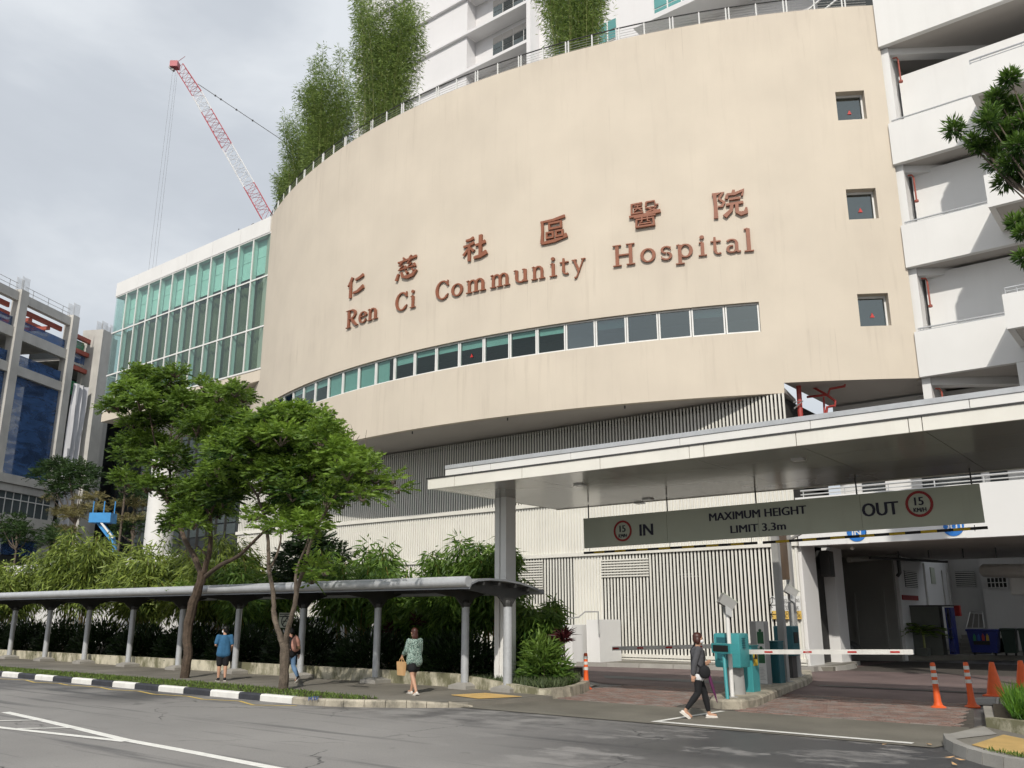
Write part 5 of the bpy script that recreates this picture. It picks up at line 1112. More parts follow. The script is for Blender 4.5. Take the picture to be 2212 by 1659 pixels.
q1 = inset(ip, .05 * sgn); b = MB(); b.add([(x, y, 0) for x, y in ip] + [(x, y, .16) for x, y in ip] + [(x, y, .205) for x, y in q1], [(i, (i + 1) % n, n + (i + 1) % n, n + i) for i in range(n)] + [(n + i, n + (i + 1) % n, 2 * n + (i + 1) % n, 2 * n + i) for i in range(n)] + [tuple(range(2 * n, 3 * n))]); b.build('kerb_body', M['pale_kerb'], isl, fix=True)
IZ = .2
def eqp(name, label, cat, at): return thing(name, (at[0], at[1], IZ), label, cat)
# camera posts
def camera_post(x, y, label, top, m1, face, h=.0):
    o = eqp('camera_post', label, 'camera', (x, y))
    b = MB(); b.tube([(x, y, IZ - .01), (x, y, top)], .045, 10); b.build('pole', m1, o, smooth=True)
    b = MB(); b.lathe((x, y, IZ), [(.12, 0), (.12, .02)], 12); b.build('base_plate', M['steel_grey'], o)
    f = Vector(face).normalized(); s = Vector((-f.y, f.x, 0)); u = s.cross(f) if s.cross(f).z > 0 else f.cross(s); c = Vector((x, y, top + .30))
    b = MB(); b.obox(c - Vector((0, 0, .06)), f * .17, s * .13, u * .13); b.build('housing', M['steel_grey'], o)
    b = MB(); b.obox(c - Vector((0, 0, .06)) + u * .137 + f * .01, f * .19, s * .14, u * .008); b.build('sun_shield', M['sign_grey'], o)
    b = MB(); b.obox(Vector((x, y, top + .04)) - s * .12, f * .08, s * .012, Vector((0, 0, .09))); b.obox(Vector((x, y, top + .04)) + s * .12, f * .08, s * .012, Vector((0, 0, .09))); b.build('bracket', M['light_steel'], o)
    return o
camera_post(-8.47, 18.55, 'grey camera box on the white pole at the front of the island', 1.95, M['white_paint'], (.5, .45, -.45))
# ticket machine: small display on a post + leaning housing
tm = eqp('ticket_display', 'small teal display box with black screen on a thin teal post', 'display', (-8.7, 18.3))
b = MB(); b.tube([(-8.40, 18.15, IZ - .01), (-8.52, 18.35, 1.08)], .04, 10); b.build('post', M['teal_paint'], tm, smooth=True)
a, c = GT(*((lambda x, y: ((2540 + x * .25316) / 1.736, (2300 + y * .25316) / 1.736))(500, 440)), 18.45), GT(*((lambda x, y: ((2540 + x * .25316) / 1.736, (2300 + y * .25316) / 1.736))(785, 600)), 18.1)
rt_ = Vector((c.x - a.x, c.y - a.y, 0)).normalized(); nn_ = Vector((rt_.y, -rt_.x, 0)); cen = (a + c) / 2; w_ = Vector((c.x - a.x, c.y - a.y, 0)).length
b = MB(); b.obox(cen - nn_ * .09, rt_ * w_ / 2, nn_ * .09, Vector((0, 0, (a.z - c.z) / 2))); b.build('display_case', M['teal_paint'], tm)
b = MB(); b.obox(cen + nn_ * .004, rt_ * w_ * .40, nn_ * .006, Vector((0, 0, (a.z - c.z) * .32))); b.build('screen', M['black_ink'], tm)
tk = eqp('ticket_machine', 'teal ticket machine leaning on a grey round pedestal', 'ticket machine', (-8.72, 19.3))
b = MB(); b.tube([(-8.72, 19.35, IZ - .01), (-8.74, 19.35, .82)], .19, 16); b.build('pedestal', M['steel_grey'], tk, smooth=True)
b = MB(); ctr = Vector((-8.72, 19.2, 1.15)); b.bbox(-9.05, 18.98, .78, -8.42, 19.5, 1.52, .05); b.build('housing', M['teal_paint'], tk, smooth=True)
b = MB(); b.box(-8.96, 18.955, .95, -8.62, 18.978, 1.43); b.build('front_panel', M['teal_dark'], tk)
for k in range(5): b = MB(); b.box(-8.418, 19.1, 1.2 + k * .05, -8.40, 19.25, 1.22 + k * .05); b.build('vent', M['teal_dark'], tk)
# barrier machines and arms
def cabinet(name, label, x0, y0, x1, y1, z1, m, vent=True, cat='barrier machine'):
    o = eqp(name, label, cat, ((x0 + x1) / 2, (y0 + y1) / 2)); b = MB(); b.bbox(x0, y0, IZ - .005, x1, y1, z1, .02); b.build('cabinet', m, o)
    b = MB(); b.box(x0 + .02, y0 - .006, IZ + .05, x1 - .02, y0 - .001, z1 - .28); b.build('door', m, o)
    b = MB(); b.bbox(x0 - .015, y0 - .015, z1, x1 + .015, y1 + .015, z1 + .04, .012); b.build('lid', m, o)
    return o
cb1 = cabinet('barrier_machine', 'teal barrier machine with white arm and yellow warning sticker', -8.92, 20.0, -8.60, 20.4, 1.2, M['teal_paint'])
b = MB(); b.box(-8.598, 20.08, .78, -8.592, 20.32, 1.1); b.build('warning_sticker', M['yellow_sticker'], cb1)
b = MB(); b.extr([(-8.590, 20.11, .93), (-8.590, 20.29, .93), (-8.590, 20.20, 1.06)], (.003, 0, 0)); b.build('warning_triangle', M['black_ink'], cb1, fix=True)
Z6 = lambda x, y: ((2540 + x * .5877) / 1.736, (1950 + y * .5877) / 1.736); AT = 19.86
pa, pb_ = GT(*Z6(425, 842), AT), GT(*Z6(1505, 842), AT)
b = MB(); b.beam(pa - Vector((.12, 0, 0)), pb_, .05, .10); arm = b.build('arm', M['kerb_white'], cb1)
for f in (.163, .405, .667, .905):
    q = pa.lerp(pb_, f); dd = (pb_ - pa).normalized(); b = MB(); b.beam(q - dd * .095 - Vector((0, .028, 0)), q + dd * .095 - Vector((0, .028, 0)), .006, .036); b.build('red_dash', M['red_paint'], arm)
q = pa.lerp(pb_, .405); text_obj('MAG', (q.x, AT - .032, q.z), (1, 0, 0), (0, 0, 1), .026, M['sign_white'], arm, thick=.002)
b = MB(); b.box(pa.x - .16, AT - .03, pa.z - .07, pa.x - .02, 20.01, pa.z + .07); b.build('arm_clamp', M['teal_paint'], cb1)
pk = eqp('notice_panel', 'tall grey notice panel with green notices on the island', 'notice panel', (-9.2, 22.6))
p = GT(*((2540 + 1065 * .25316) / 1.736, (2300 + 120 * .25316) / 1.736), 22.5)
b = MB(); b.bbox(-9.66, 22.45, IZ - .005, -9.26, 22.75, 1.76, .015); b.build('cabinet', M['steel_grey'], pk)
b = MB(); b.box(-9.48, 22.44, IZ + .02, -9.27, 22.449, 1.74); b.build('front_sheet', M['sign_white'], pk)
for z0, z1 in ((1.20, 1.50), (.72, 1.08)): b = MB(); b.box(-9.46, 22.433, z0, -9.29, 22.439, z1); b.build('green_notice', M['green_print'], pk); 
for z in (1.53, 1.10): disc((-9.375, 22.439, z), .04, (0, -1, 0), M['green_print'], pk, 'green_mark', .006, 16)
for k in range(9): b = MB(); b.box(-9.46, 22.433, .32 + k * .035, -9.31 - .02 * (k % 3), 22.439, .328 + k * .035); b.build('print_line', M['steel_grey'], pk)
cb2 = cabinet('barrier_machine', 'dark teal barrier machine right of the notice panel, its arm over the entry lane', -9.47, 23.0, -9.14, 23.36, 1.22, M['teal_dark'])
tk2 = eqp('ticket_machine', 'tall dark teal ticket machine at the rear of the island', 'ticket machine', (-10.1, 25.6))
b = MB(); b.box(-9.9, 25.15, IZ - .005, -9.62, 25.5, .82); b.build('pedestal', M['dark_metal'], tk2)
b = MB(); b.bbox(-10.05, 25.0, .80, -9.50, 25.55, 1.62, .04); b.build('housing', M['teal_dark'], tk2)
b = MB(); b.box(-9.498, 25.1, 1.15, -9.485, 25.4, 1.45); b.build('ticket_slot', M['black_ink'], tk2)
pa2, pb2 = GT(*Z5(1100, 668), 22.9), GT(*Z5(2310, 641), 22.9)
b = MB(); b.beam(pa2, pb2, .05, .11); arm2 = b.build('arm', M['kerb_white'], cb2)
for f in (.028, .21, .415, .62, .82): q = pa2.lerp(pb2, f); dd = (pb2 - pa2).normalized(); b = MB(); b.beam(q - dd * .1 - Vector((0, .028, 0)), q + dd * .1 - Vector((0, .028, 0)), .006, .045); b.build('red_dash', M['red_paint'], arm2)
camera_post(-9.72, 25.75, 'dark camera box on a short pole behind the grey posts', 2.35, M['steel_grey'], (.6, .5, -.5))
# twin grey posts with the brown panel
tp_ = thing('twin_post_frame', (-10.3, 27, IZ), 'pair of tall grey posts holding a brown panel behind the hanging sign', 'post frame')
for x, y in ((-9.30, 23.75), (-9.96, 26.4)):
    b = MB(); b.box(x - .09, y - .09, IZ - .005, x + .09, y + .09, 4.98 if y < 21 else 4.6); b.build('post', M['steel_grey'], tp_)
    b = MB(); b.box(x - .17, y - .17, IZ, x + .17, y + .17, IZ + .02); b.build('foot_plate', M['steel_grey'], tp_)
    b = MB(); b.beam((x, y, 4.1), (x + .9, y - .3, 4.45), .07, .07); b.build('brace', M['steel_grey'], tp_)
b = MB(); b.add([(-9.30, 23.85, 2.85), (-9.93, 26.3, 2.95), (-9.93, 26.3, 4.4), (-9.30, 23.85, 4.4), (-9.34, 23.85, 2.85), (-9.97, 26.3, 2.95), (-9.97, 26.3, 4.4), (-9.34, 23.85, 4.4)], [(0, 1, 2, 3), (7, 6, 5, 4), (0, 4, 5, 1), (3, 2, 6, 7)]); b.build('panel', M['brown_panel'], tp_, fix=True)
# direction board on the slats
db = thing('direction_board', (-12.2, 31.6, 2.2), 'white and yellow direction board with arrows fixed to the slats', 'sign')
ZI = lambda x, y: ((2600 + x * .30136) / 1.736, (2150 + y * .30136) / 1.736)
a, c, e = GT(*ZI(962, 285), SY - .12), GT(*ZI(1340, 465), SY - .12), GT(*ZI(1350, 570), SY - .12)
b = MB(); b.box(a.x, SY - .12, c.z, c.x, SY - .09, a.z); b.build('white_board', M['sign_white'], db)
b = MB(); b.box(a.x, SY - .12, e.z, c.x, SY - .09, c.z - .003); b.build('yellow_board', M['sign_yellow'], db)
for tx, yv, x0, x1, hh in (('LOADING/UNLOADING', 340, 1040, 1320, .13), ('EXIT TO TAN', 388, 1040, 1215, .13), ('TOCK SENG LINK', 430, 1040, 1315, .13), ('DROP-OFF POINT', 488, 1062, 1322, .13), ('PUBLIC CAR PARK', 530, 1070, 1338, .13)):
    p, q = GT(*ZI(x0, yv), SY - .121), GT(*ZI(x1, yv), SY - .121); text_obj(tx, ((p.x + q.x) / 2, SY - .121, (p.z + q.z) / 2), (1, 0, 0), (0, 0, 1), hh, M['black_ink'], db, offset=.0, width=q.x - p.x, thick=.004)
for x, y, v in ((985, 330, (0, 1)), (990, 396, (-1, 0)), (1000, 512, (-1, 0))):
    p = GT(*ZI(x, y), SY - .121); d = Vector((v[0], 0, v[1])); s = Vector((d.z, 0, -d.x)); L_ = .11; b = MB()
    b.beam(p - d * L_, p + d * L_, .004, .025, (0, 1, 0)) if False else b.obox(p - Vector((0, .002, 0)), d * L_, s * .014, Vector((0, .002, 0)))
    for sg_ in (-1, 1): t0 = p + d * L_; b.obox(t0 - d * .045 + s * sg_ * .045 - Vector((0, .0055, 0)), (d - s * sg_).normalized() * .062, (d + s * sg_).normalized() * .013, Vector((0, .002, 0)))
    b.build('arrow', M['black_ink'], db, fix=True)

# ================================================================== BOLLARDS, CONES, DRAINS, RIGHT-HAND CORNER
def bollard(x, y, label, tilt=(0, 0)):
    o = thing('bollard', (x, y, .02), label, 'bollard', 'orange flexible bollards')
    b = MB(); b.lathe((x, y, .0), [(.155, 0), (.16, .03), (.13, .05), (.095, .07), (.075, .14), (.058, .45), (.052, .9), (.04, .93), (.0, .935)], 18); b.build('post', M['orange_plastic'], o, smooth=True)
    for z in (.50, .64, .78): b = MB(); r = .060 - .010 * (z - .45); b.lathe((x, y, z), [(r + .002, 0), (r, .075)], 18); b.build('reflective_band', M['reflect_white'], o, smooth=True)
    o.rotation_euler = (tilt[0], tilt[1], 0); return o
bollard(-4.93, 20.97, 'orange bollard with white bands, left of the pair on the exit lane', (0, -.02))
bollard(-4.40, 21.6, 'orange bollard with white bands, right of the pair on the exit lane', (0, -.03))
bl3 = bollard(-13.48, 20.46, 'orange bollard with grey bands beside the corner planter')
def cone(x, y, label):
    o = thing('traffic_cone', (x, y, .02), label, 'traffic cone', 'orange traffic cones')
    b = MB(); b.lathe((x, y, .02), [(.20, .03), (.055, .78), (.0, .785)], 20); b.build('cone', M['orange_plastic'], o, smooth=True)
    b = MB(); b.bbox(x - .25, y - .25, .005, x + .25, y + .25, .05, .015); b.build('base', M['orange_plastic'], o)
cone(-4.51, 24.85, 'plain orange traffic cone, the whole one near the bollards'); cone(-4.08, 26.1, 'plain orange traffic cone cut off by the right picture edge')
def grate(name, label, quad, n):
    o = thing(name, quad[0], label, 'drain grate'); b = MB(); b.add([(p[0], p[1], .03) for p in quad], [(0, 1, 2, 3)]); b.build('pit', M['dark_void'], o)
    Q = [Vector((p[0], p[1], .037)) for p in quad]
    for i in range(n): f = (i + .5) / n; b = MB(); b.beam(Q[0].lerp(Q[3], f), Q[1].lerp(Q[2], f), .035, .014); b.build('grate_bar', M['steel_grey'], o)
    for i in range(4): b = MB(); b.beam(Q[i] + Vector((0, 0, .002)), Q[(i + 1) % 4] + Vector((0, 0, .002)), .05, .018); b.build('frame', M['concrete'], o)
grate('drain_grate', 'metal drain grate beside the left orange bollard', [(-14.35, 21.0, 0), (-13.62, 20.65, 0), (-13.9, 21.7, 0), (-14.7, 22.1, 0)], 14)
grate('drain_grate', 'dark metal drain grate beside the traffic cone', [(-4.5, 21.85, 0), (-4.05, 22.3, 0), (-4.35, 24.2, 0), (-4.75, 23.6, 0)], 16)
rc = thing('corner_kerb', (-3, 14, 0), 'stained grey kerb stones round the pavement corner at lower right', 'kerb')
rk = [(-3.62, 15.38), (-3.45, 14.75), (-3.24, 14.30), (-2.99, 13.9), (-2.74, 13.58), (-2.45, 13.33), (-2.1, 13.15), (-1.6, 13.05), (-.8, 13.0), (0.4, 13.0), (1.6, 13.0)]
stone_row(rk, rc, M['concrete'], .15, .17)
sheet('sidewalk', [(-3.5, 15.35), (-3.3, 14.75), (-3.1, 14.35), (-2.9, 14.0), (-2.6, 13.72), (-2.3, 13.5), (-1.9, 13.3), (3, 13.15), (5, 16), (-2.4, 15.9), (-3.35, 17.0)], .125, M['sidewalk'])
b = MB(); b.prism([(-3.55, 15.4), (-3.3, 14.8), (3, 13.2), (5, 16), (-2.4, 15.9), (-3.4, 17.1)], .005, .12); b.build('sidewalk_body', M['sidewalk'], rc)
tactile([Vector((-3.0, 14.42, 0)), Vector((-2.36, 13.75, 0)), Vector((-1.6, 14.6, 0)), Vector((-2.85, 15.9, 0))], .132, M['tactile_yellow'], 'tactile_paving', 20)
sheet('ramp_slab', [(-3.55, 15.5), (-3.35, 14.9), (-2.95, 15.95), (-3.3, 16.9)], .134, M['concrete'])
rp = thing('right_planter', (-2, 17.5, 0), 'cream planter wall with grassy plants at the right picture edge', 'planter')
b = MB(); sl((-3.3, 17.05), (1.5, 14.9), .26, .26, .18, b); b.build('front_wall', M['mossy_wall'], rp)
b = MB(); sl((-4.0, 20.6), (-3.3, 17.1), .14, .2, .16, b); b.build('side_edge', M['concrete'], rp)
b = MB(); b.prism([(-3.2, 17.25), (1.5, 15.1), (4, 20), (-3.8, 20.5)], .02, .2); b.build('soil_bed', M['soil'], rp)
# ------------------------------------------------------------------ inside the bay: bins, cabinet, pot palm, trolley, car
def bin_(name, label, x0, x1, y, z0, z1, m, lidm):
    o = thing(name, ((x0 + x1) / 2, y + .4, z0), label, 'bin'); w = x1 - x0
    b = MB(); b.add([(x0 + .08 * w, y + .08, z0 + .12), (x1 - .08 * w, y + .08, z0 + .12), (x1 - .08 * w, y + .7, z0 + .12), (x0 + .08 * w, y + .7, z0 + .12), (x0, y, z1 - .1), (x1, y, z1 - .1), (x1, y + .8, z1 - .1), (x0, y + .8, z1 - .1)], [(0, 3, 2, 1), (0, 1, 5, 4), (1, 2, 6, 5), (2, 3, 7, 6), (3, 0, 4, 7), (4, 5, 6, 7)]); b.build('body', m, o)
    b = MB(); b.bbox(x0 - .04, y - .05, z1 - .1, x1 + .04, y + .85, z1, .03); b.build('lid', lidm, o)
    for xx in (x0 + .15 * w, x1 - .15 * w): b = MB(); b.tube([(xx - .03, y + .2, z0 + .1), (xx + .03, y + .2, z0 + .1)], .1, 12); b.build('wheel', M['rubber'], o)
    return o
t_ = 44.0; p, q = GT(*ZC(1640, 812), t_), GT(*ZC(1968, 1015), t_)
bb_ = bin_('recycling_bin', 'blue recycling bin with a coloured bottle picture', p.x, q.x, t_, .22, p.z, M['plastic_blue'], M['plastic_blue'])
pmat('print_green', (.03, .25, .12), .5); pmat('print_blue', (.03, .1, .4), .5); pmat('print_red', (.5, .05, .03), .5); pmat('print_yellow', (.5, .35, .04), .5)
for k, m in enumerate(('print_green', 'print_blue', 'print_red', 'print_yellow')):
    a, c = GT(*ZC(1705 + k * 43, 865), t_ - .02), GT(*ZC(1741 + k * 43, 930), t_ - .02); b = MB(); xm = (a.x + c.x) / 2; hw = (c.x - a.x) / 2
    b.extr([(a.x, t_ - .02, c.z), (c.x, t_ - .02, c.z), (c.x, t_ - .02, a.z - .07), (xm + hw * .35, t_ - .02, a.z - .02), (xm + hw * .35, t_ - .02, a.z + .02), (xm - hw * .35, t_ - .02, a.z + .02), (xm - hw * .35, t_ - .02, a.z - .02), (a.x, t_ - .02, a.z - .07)], (0, -.006, 0)); b.build('bottle_print', M[m], bb_, fix=True)
a, c = GT(*ZC(1712, 932), t_ - .02), GT(*ZC(1878, 970), t_ - .02); b = MB(); b.box(a.x, t_ - .03, c.z, c.x, t_ - .022, a.z); b.build('black_print', M['black_ink'], bb_)
for x0, x1, lb in ((1975, 2140, 'dark green wheeled bin beside the blue recycling bin'), (2150, 2330, 'dark green wheeled bin cut off by the right picture edge')):
    p, q = GT(*ZC(x0, 805), 44.3), GT(*ZC(x1, 1015), 44.3); bin_('wheeled_bin', lb, p.x, q.x, 44.3, .22, p.z, M['plastic_green'], M['plastic_green'])
cb_ = thing('storage_cage', (-10, 43.2, .2), 'grey and blue storage cage behind the potted palm in the bay', 'cage')
p, q = GT(*ZC(1075, 592), 43.2), GT(*ZC(1420, 1050), 43.2); b = MB(); b.box(p.x, 43.2, q.z - .1, q.x, 43.9, p.z); b.build('cabinet', M['cabinet_grey'], cb_)
b = MB(); b.box(p.x - .03, 43.15, p.z, q.x + .5, 44.0, p.z + .06); b.build('top', M['dark_metal'], cb_)
p2, q2 = GT(*ZC(1425, 600), 43.2), GT(*ZC(1540, 1040), 43.2); b = MB()
for x in (p2.x, q2.x - .06): b.box(x, 43.2, q2.z - .1, x + .06, 43.9, p2.z)
for z in (q2.z - .1, (q2.z + p2.z) / 2, p2.z - .06): b.box(p2.x + .06, 43.22, z, q2.x - .06, 43.28, z + .06)
b.build('blue_frame', M['plastic_blue'], cb_)
b = MB(); b.box(p2.x + .07, 43.24, q2.z, q2.x - .07, 43.27, q2.z + .5); b.build('blue_panel', M['plastic_blue'], cb_)
tr_ = thing('leaning_trolley', (-8.9, 45, .2), 'grey trolley deck leaning upright behind the blue bin', 'trolley')
a, c, e, f = GT(*ZC(1680, 640), 45.0), GT(*ZC(1800, 650), 45.0), GT(*ZC(1640, 800), 44.9), GT(*ZC(1818, 800), 44.9)
b = MB(); b.extr([e, f, c - Vector((0, 0, .08)), a - Vector((0, 0, .08))], (0, .05, 0)); b.build('deck', M['bay_wall'], tr_, fix=True)
b = MB(); b.tube([e, a, c, f], .03, 6); b.tube([e.lerp(f, .35), a.lerp(c, .35)], .02, 5); b.tube([e.lerp(f, .7), a.lerp(c, .7)], .02, 5); b.build('frame', M['light_steel'], tr_)
# car nose behind the columns
car = thing('parked_car', (-12.9, 38.6, 0), 'grey car nose showing between the white columns', 'car')
def carshape():
    cx, w = -12.35, .85; b = MB(); Y0, Y1 = 36.9, 41.1
    side = [(-13.9, .35), (-11.95, .35), (-11.85, .6), (-11.95, .80), (-12.3, .95), (-12.9, 1.02)]
    # car lies along X behind the columns, nose pointing right
    prof = [(-16.2, .35), (-11.95, .32), (-11.82, .5), (-11.86, .72), (-12.1, .86), (-12.9, .98), (-13.7, 1.42), (-15.4, 1.45), (-16.2, .95)]
    yl = (37.2, 38.9); m = len(prof); V = []
    for f, y in ((0.0, yl[0]), (1, yl[0] + .18), (1, yl[1] - .18), (0, yl[1])):
        V += [(x + (0 if f else -.06 * (1 if x > -14 else -1)), y, z - (0 if f or z < .6 else .06)) for x, z in prof]
    F = [(r * m + i, r * m + (i + 1) % m, (r + 1) * m + (i + 1) % m, (r + 1) * m + i) for r in range(3) for i in range(m)] + [tuple(range(m - 1, -1, -1)), tuple(3 * m + i for i in range(m))]
    b.add(V, F); return b
carshape().build('body', M['car_grey'], car, fix=True, smooth=True)
for x in (-12.55, -15.2):
    b = MB(); b.tube([(x, 37.14, .32), (x, 37.42, .32)], .32, 20); wo = b.build('wheel', M['rubber'], car, smooth=True)
    b = MB(); b.tube([(x, 37.12, .32), (x, 37.139, .32)], .20, 14); b.build('rim', M['light_steel'], wo)
    for k in range(5): a = k * 1.2566; b = MB(); b.beam((x, 37.115, .32), (x + .19 * math.cos(a), 37.115, .32 + .19 * math.sin(a)), .02, .05, (0, 1, 0)); b.build('spoke', M['light_steel'], wo)
for y in (37.35, 38.6): b = MB(); b.sphere((-11.92, y, .66), .07, .14, .07); b.build('headlight', M['reflect_white'], car, smooth=True)
b = MB(); b.sphere((-13.0, 37.05, 1.05), .06, .11, .08); b.build('mirror', M['light_steel'], car, smooth=True)
b = MB(); b.add([(-12.98, 37.45, 1.0), (-12.98, 38.65, 1.0), (-13.66, 38.55, 1.40), (-13.66, 37.55, 1.40)], [(0, 1, 2, 3)]); o = b.build('windscreen', M['pane_smoke'], car); o.location.x += .03; o.location.z += .01
# no-smoking notice between the posts
ns = thing('no_smoking_sign', (-22.3, 17.9, .3), 'grey no smoking sign on a thin post behind the forked tree', 'sign')
ZM = lambda x, y: ((750 + x * .2049) / 1.736, (2300 + y * .2049) / 1.736)
a, c = GT(*ZM(1450, -10), 18.3), GT(*ZM(1665, 265), 18.3); b = MB(); b.box(a.x, 18.3, c.z, c.x, 18.33, a.z); b.build('plate', M['sign_grey'], ns)
b = MB(); xm = (a.x + c.x) / 2; b.tube([(xm, 18.36, .3), (xm, 18.36, a.z - .05)], .025, 6); b.build('post', M['galvanised'], ns)
zc = (a.z + c.z) / 2 - .03; r_ = (c.x - a.x) * .28; disc((xm, 18.295, zc), r_, (0, -1, 0), M['black_ink'], ns, 'ring', .004, 24, r_ * .8)
b = MB(); b.obox((xm, 18.292, zc), Vector((.7, 0, .7)) * r_ * .85, Vector((-.02, 0, .02)) * .6, Vector((0, .002, 0))); b.build('slash', M['black_ink'], ns)
b = MB(); b.box(xm - r_ * .6, 18.2885, zc - .015, xm + r_ * .6, 18.2905, zc + .015); b.build('cigarette', M['black_ink'], ns)
for k in range(2): b = MB(); b.box(a.x + .03, 18.293, a.z - .06 - k * .07, c.x - .03, 18.298, a.z - .03 - k * .07); b.build('print_line', M['black_ink'], ns)

# blue paint marks sprayed on the kerb stones near the woman with the tote
pmat('spray_blue', (.05, .10, .28), .7, .3, 20)
Z4b = lambda x, y: ((900 + x * .45208) / 1.736, (2130 + y * .45208) / 1.736)
for k, pts in enumerate(([(570, 1105), (572, 1075), (583, 1092), (594, 1075), (596, 1104)], [(604, 1076), (628, 1076)], [(616, 1078), (616, 1104)], [(652, 1075), (634, 1077), (634, 1103)], [(634, 1089), (648, 1088)])):
    b = MB(); b.tube([GT(*Z4b(x, y), 13.2) + Vector((0, 0, .015)) for x, y in pts], .010, 5); b.build('spray_mark', M['spray_blue'], kerb)
# ================================================================== PLANTS
def rv(n):
    v = RNG.normal(size=(n, 3)); return v / (np.linalg.norm(v, axis=1, keepdims=True) + 1e-9)
def limb(b, pts, r0, r1, n=9):
    P = [Vector(p) for p in pts]; Q = []; m = 4
    for i in range(len(P) - 1):
        p0 = P[max(i - 1, 0)]; p1, p2 = P[i], P[i + 1]; p3 = P[min(i + 2, len(P) - 1)]
        for k in range(m):
            t = k / m; Q.append(.5 * ((2 * p1) + (p2 - p0) * t + (2 * p0 - 5 * p1 + 4 * p2 - p3) * t * t + (3 * p1 - p0 - 3 * p2 + p3) * t ** 3))
    Q.append(P[-1]); N = len(Q); Q = [q + Vector((random.uniform(-1, 1), random.uniform(-1, 1), random.uniform(-.3, .3))) * r0 * .12 for q in Q]
    b.tube(Q, [(r0 + (r1 - r0) * i / (N - 1)) * random.uniform(.92, 1.08) for i in range(N)], n)
def fronds(C, rad, nf, seed_dir=None, flen=.42, nl=7, ll=.13, lw=.036, shell=.55):
    """feathery compound leaves filling an ellipsoid: returns leaflet arrays"""
    d = rv(nf); d[:, 2] = np.abs(d[:, 2]) * .9 - .25; d /= np.linalg.norm(d, axis=1, keepdims=True)
    rr = RNG.uniform(shell, 1.0, nf) ** .7
    base = np.array(C) + d * rr[:, None] * np.array(rad) * .82
    out = d + rv(nf) * .55; out[:, 2] += .12; out /= np.linalg.norm(out, axis=1, keepdims=True)
    side = np.cross(out, np.array([0, 0, 1.]) + rv(nf) * .35); side /= (np.linalg.norm(side, axis=1, keepdims=True) + 1e-9)
    P, D, L, tones = [], [], [], []
    shade = np.clip(.5 + .35 * d[:, 2] + RNG.normal(0, .17, nf), 0, 1)  # upper leaflets paler, so top light sits in the leaf colour
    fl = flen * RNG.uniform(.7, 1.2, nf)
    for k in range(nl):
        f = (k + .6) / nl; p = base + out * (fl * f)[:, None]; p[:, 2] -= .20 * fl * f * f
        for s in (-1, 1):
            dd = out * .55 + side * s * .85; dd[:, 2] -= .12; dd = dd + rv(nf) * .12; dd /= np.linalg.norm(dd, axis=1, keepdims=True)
            P.append(p); D.append(dd); L.append(np.full(nf, ll * (1.15 - .5 * abs(f - .45))) * RNG.uniform(.8, 1.2, nf)); tones.append(np.clip(shade + RNG.normal(0, .12, nf), 0, 1))
    return np.concatenate(P), np.concatenate(D), np.concatenate(L), np.concatenate(tones), lw
def crown(name, lobes, parent, m, dens, **kw):
    PP, DD, LL, RR = [], [], [], []
    for C, rad in lobes:
        nf = max(6, int(dens * (rad[0] * rad[1] + rad[0] * rad[2] + rad[1] * rad[2]) / 3)); P, D, L, tones, lw = fronds(C, rad, nf, **kw); PP.append(P); DD.append(D); LL.append(L * RNG.uniform(.85, 1.2)); RR.append(np.clip(tones + RNG.normal(0, .16), 0, 1))
    P = np.concatenate(PP); return leafmesh(name, P, np.concatenate(DD), np.concatenate(LL), np.full(len(P), kw.get('lw', .036)), m, parent, leaf_tone=np.concatenate(RR))
ZT_ = lambda x, y: ((350 + .54250 * x) / 1.736, (1330 + .54250 * y) / 1.736)
def px_lobe(x, y, r, t, f=ZT_, k=.54250 / 1.736, fz=.85, dep=1.0):
    c = GT(*f(x, y), t); d = -_sy * c.x + _cy * c.y; R0 = r * k * d / FPX * 1.02
    return (c, (R0, R0 * dep, R0 * fz))
# ---- two street trees
def street_tree(label, base, tt, limbs, lobes, m, bark, dens):
    o = thing('street_tree', base, label, 'tree'); b = MB()
    for pts, r0, r1 in limbs: r0 *= .74; r1 *= .8; limb(b, [GT(*ZT_(x, y), tt + dt) if not isinstance(x, Vector) else x for x, y, dt in pts], r0, r1)
    b.build('trunk', M[bark], o, smooth=True)
    L = [px_lobe(x - max(0, x - 1650) * .07, y, r * (.88 if x < 1700 else .74), tt + RNG.uniform(-1.2, 1.2), fz=.8) for x, y, r in lobes]
    crown('crown', L, o, M[m], dens, flen=.40, ll=.155, lw=.050, shell=.35)
    tw = MB()
    for C, rad in L:                                        # twigs inside each leaf cluster
        for k in range(5):
            d = rv(1)[0]; d[2] = abs(d[2]) * .5; e = Vector(C) + Vector(d * np.array(rad) * .9); tw.tube([Vector(C) - Vector((0, 0, rad[2] * .7)), (Vector(C) + e) / 2 + Vector((0, 0, -.1)), e], [.028, .02, .008], 5, False)
    tw.build('twigs', M[bark], o, kind='stuff')
    return o
T1 = 15.9; g1 = GZ(423, 1466, .11)
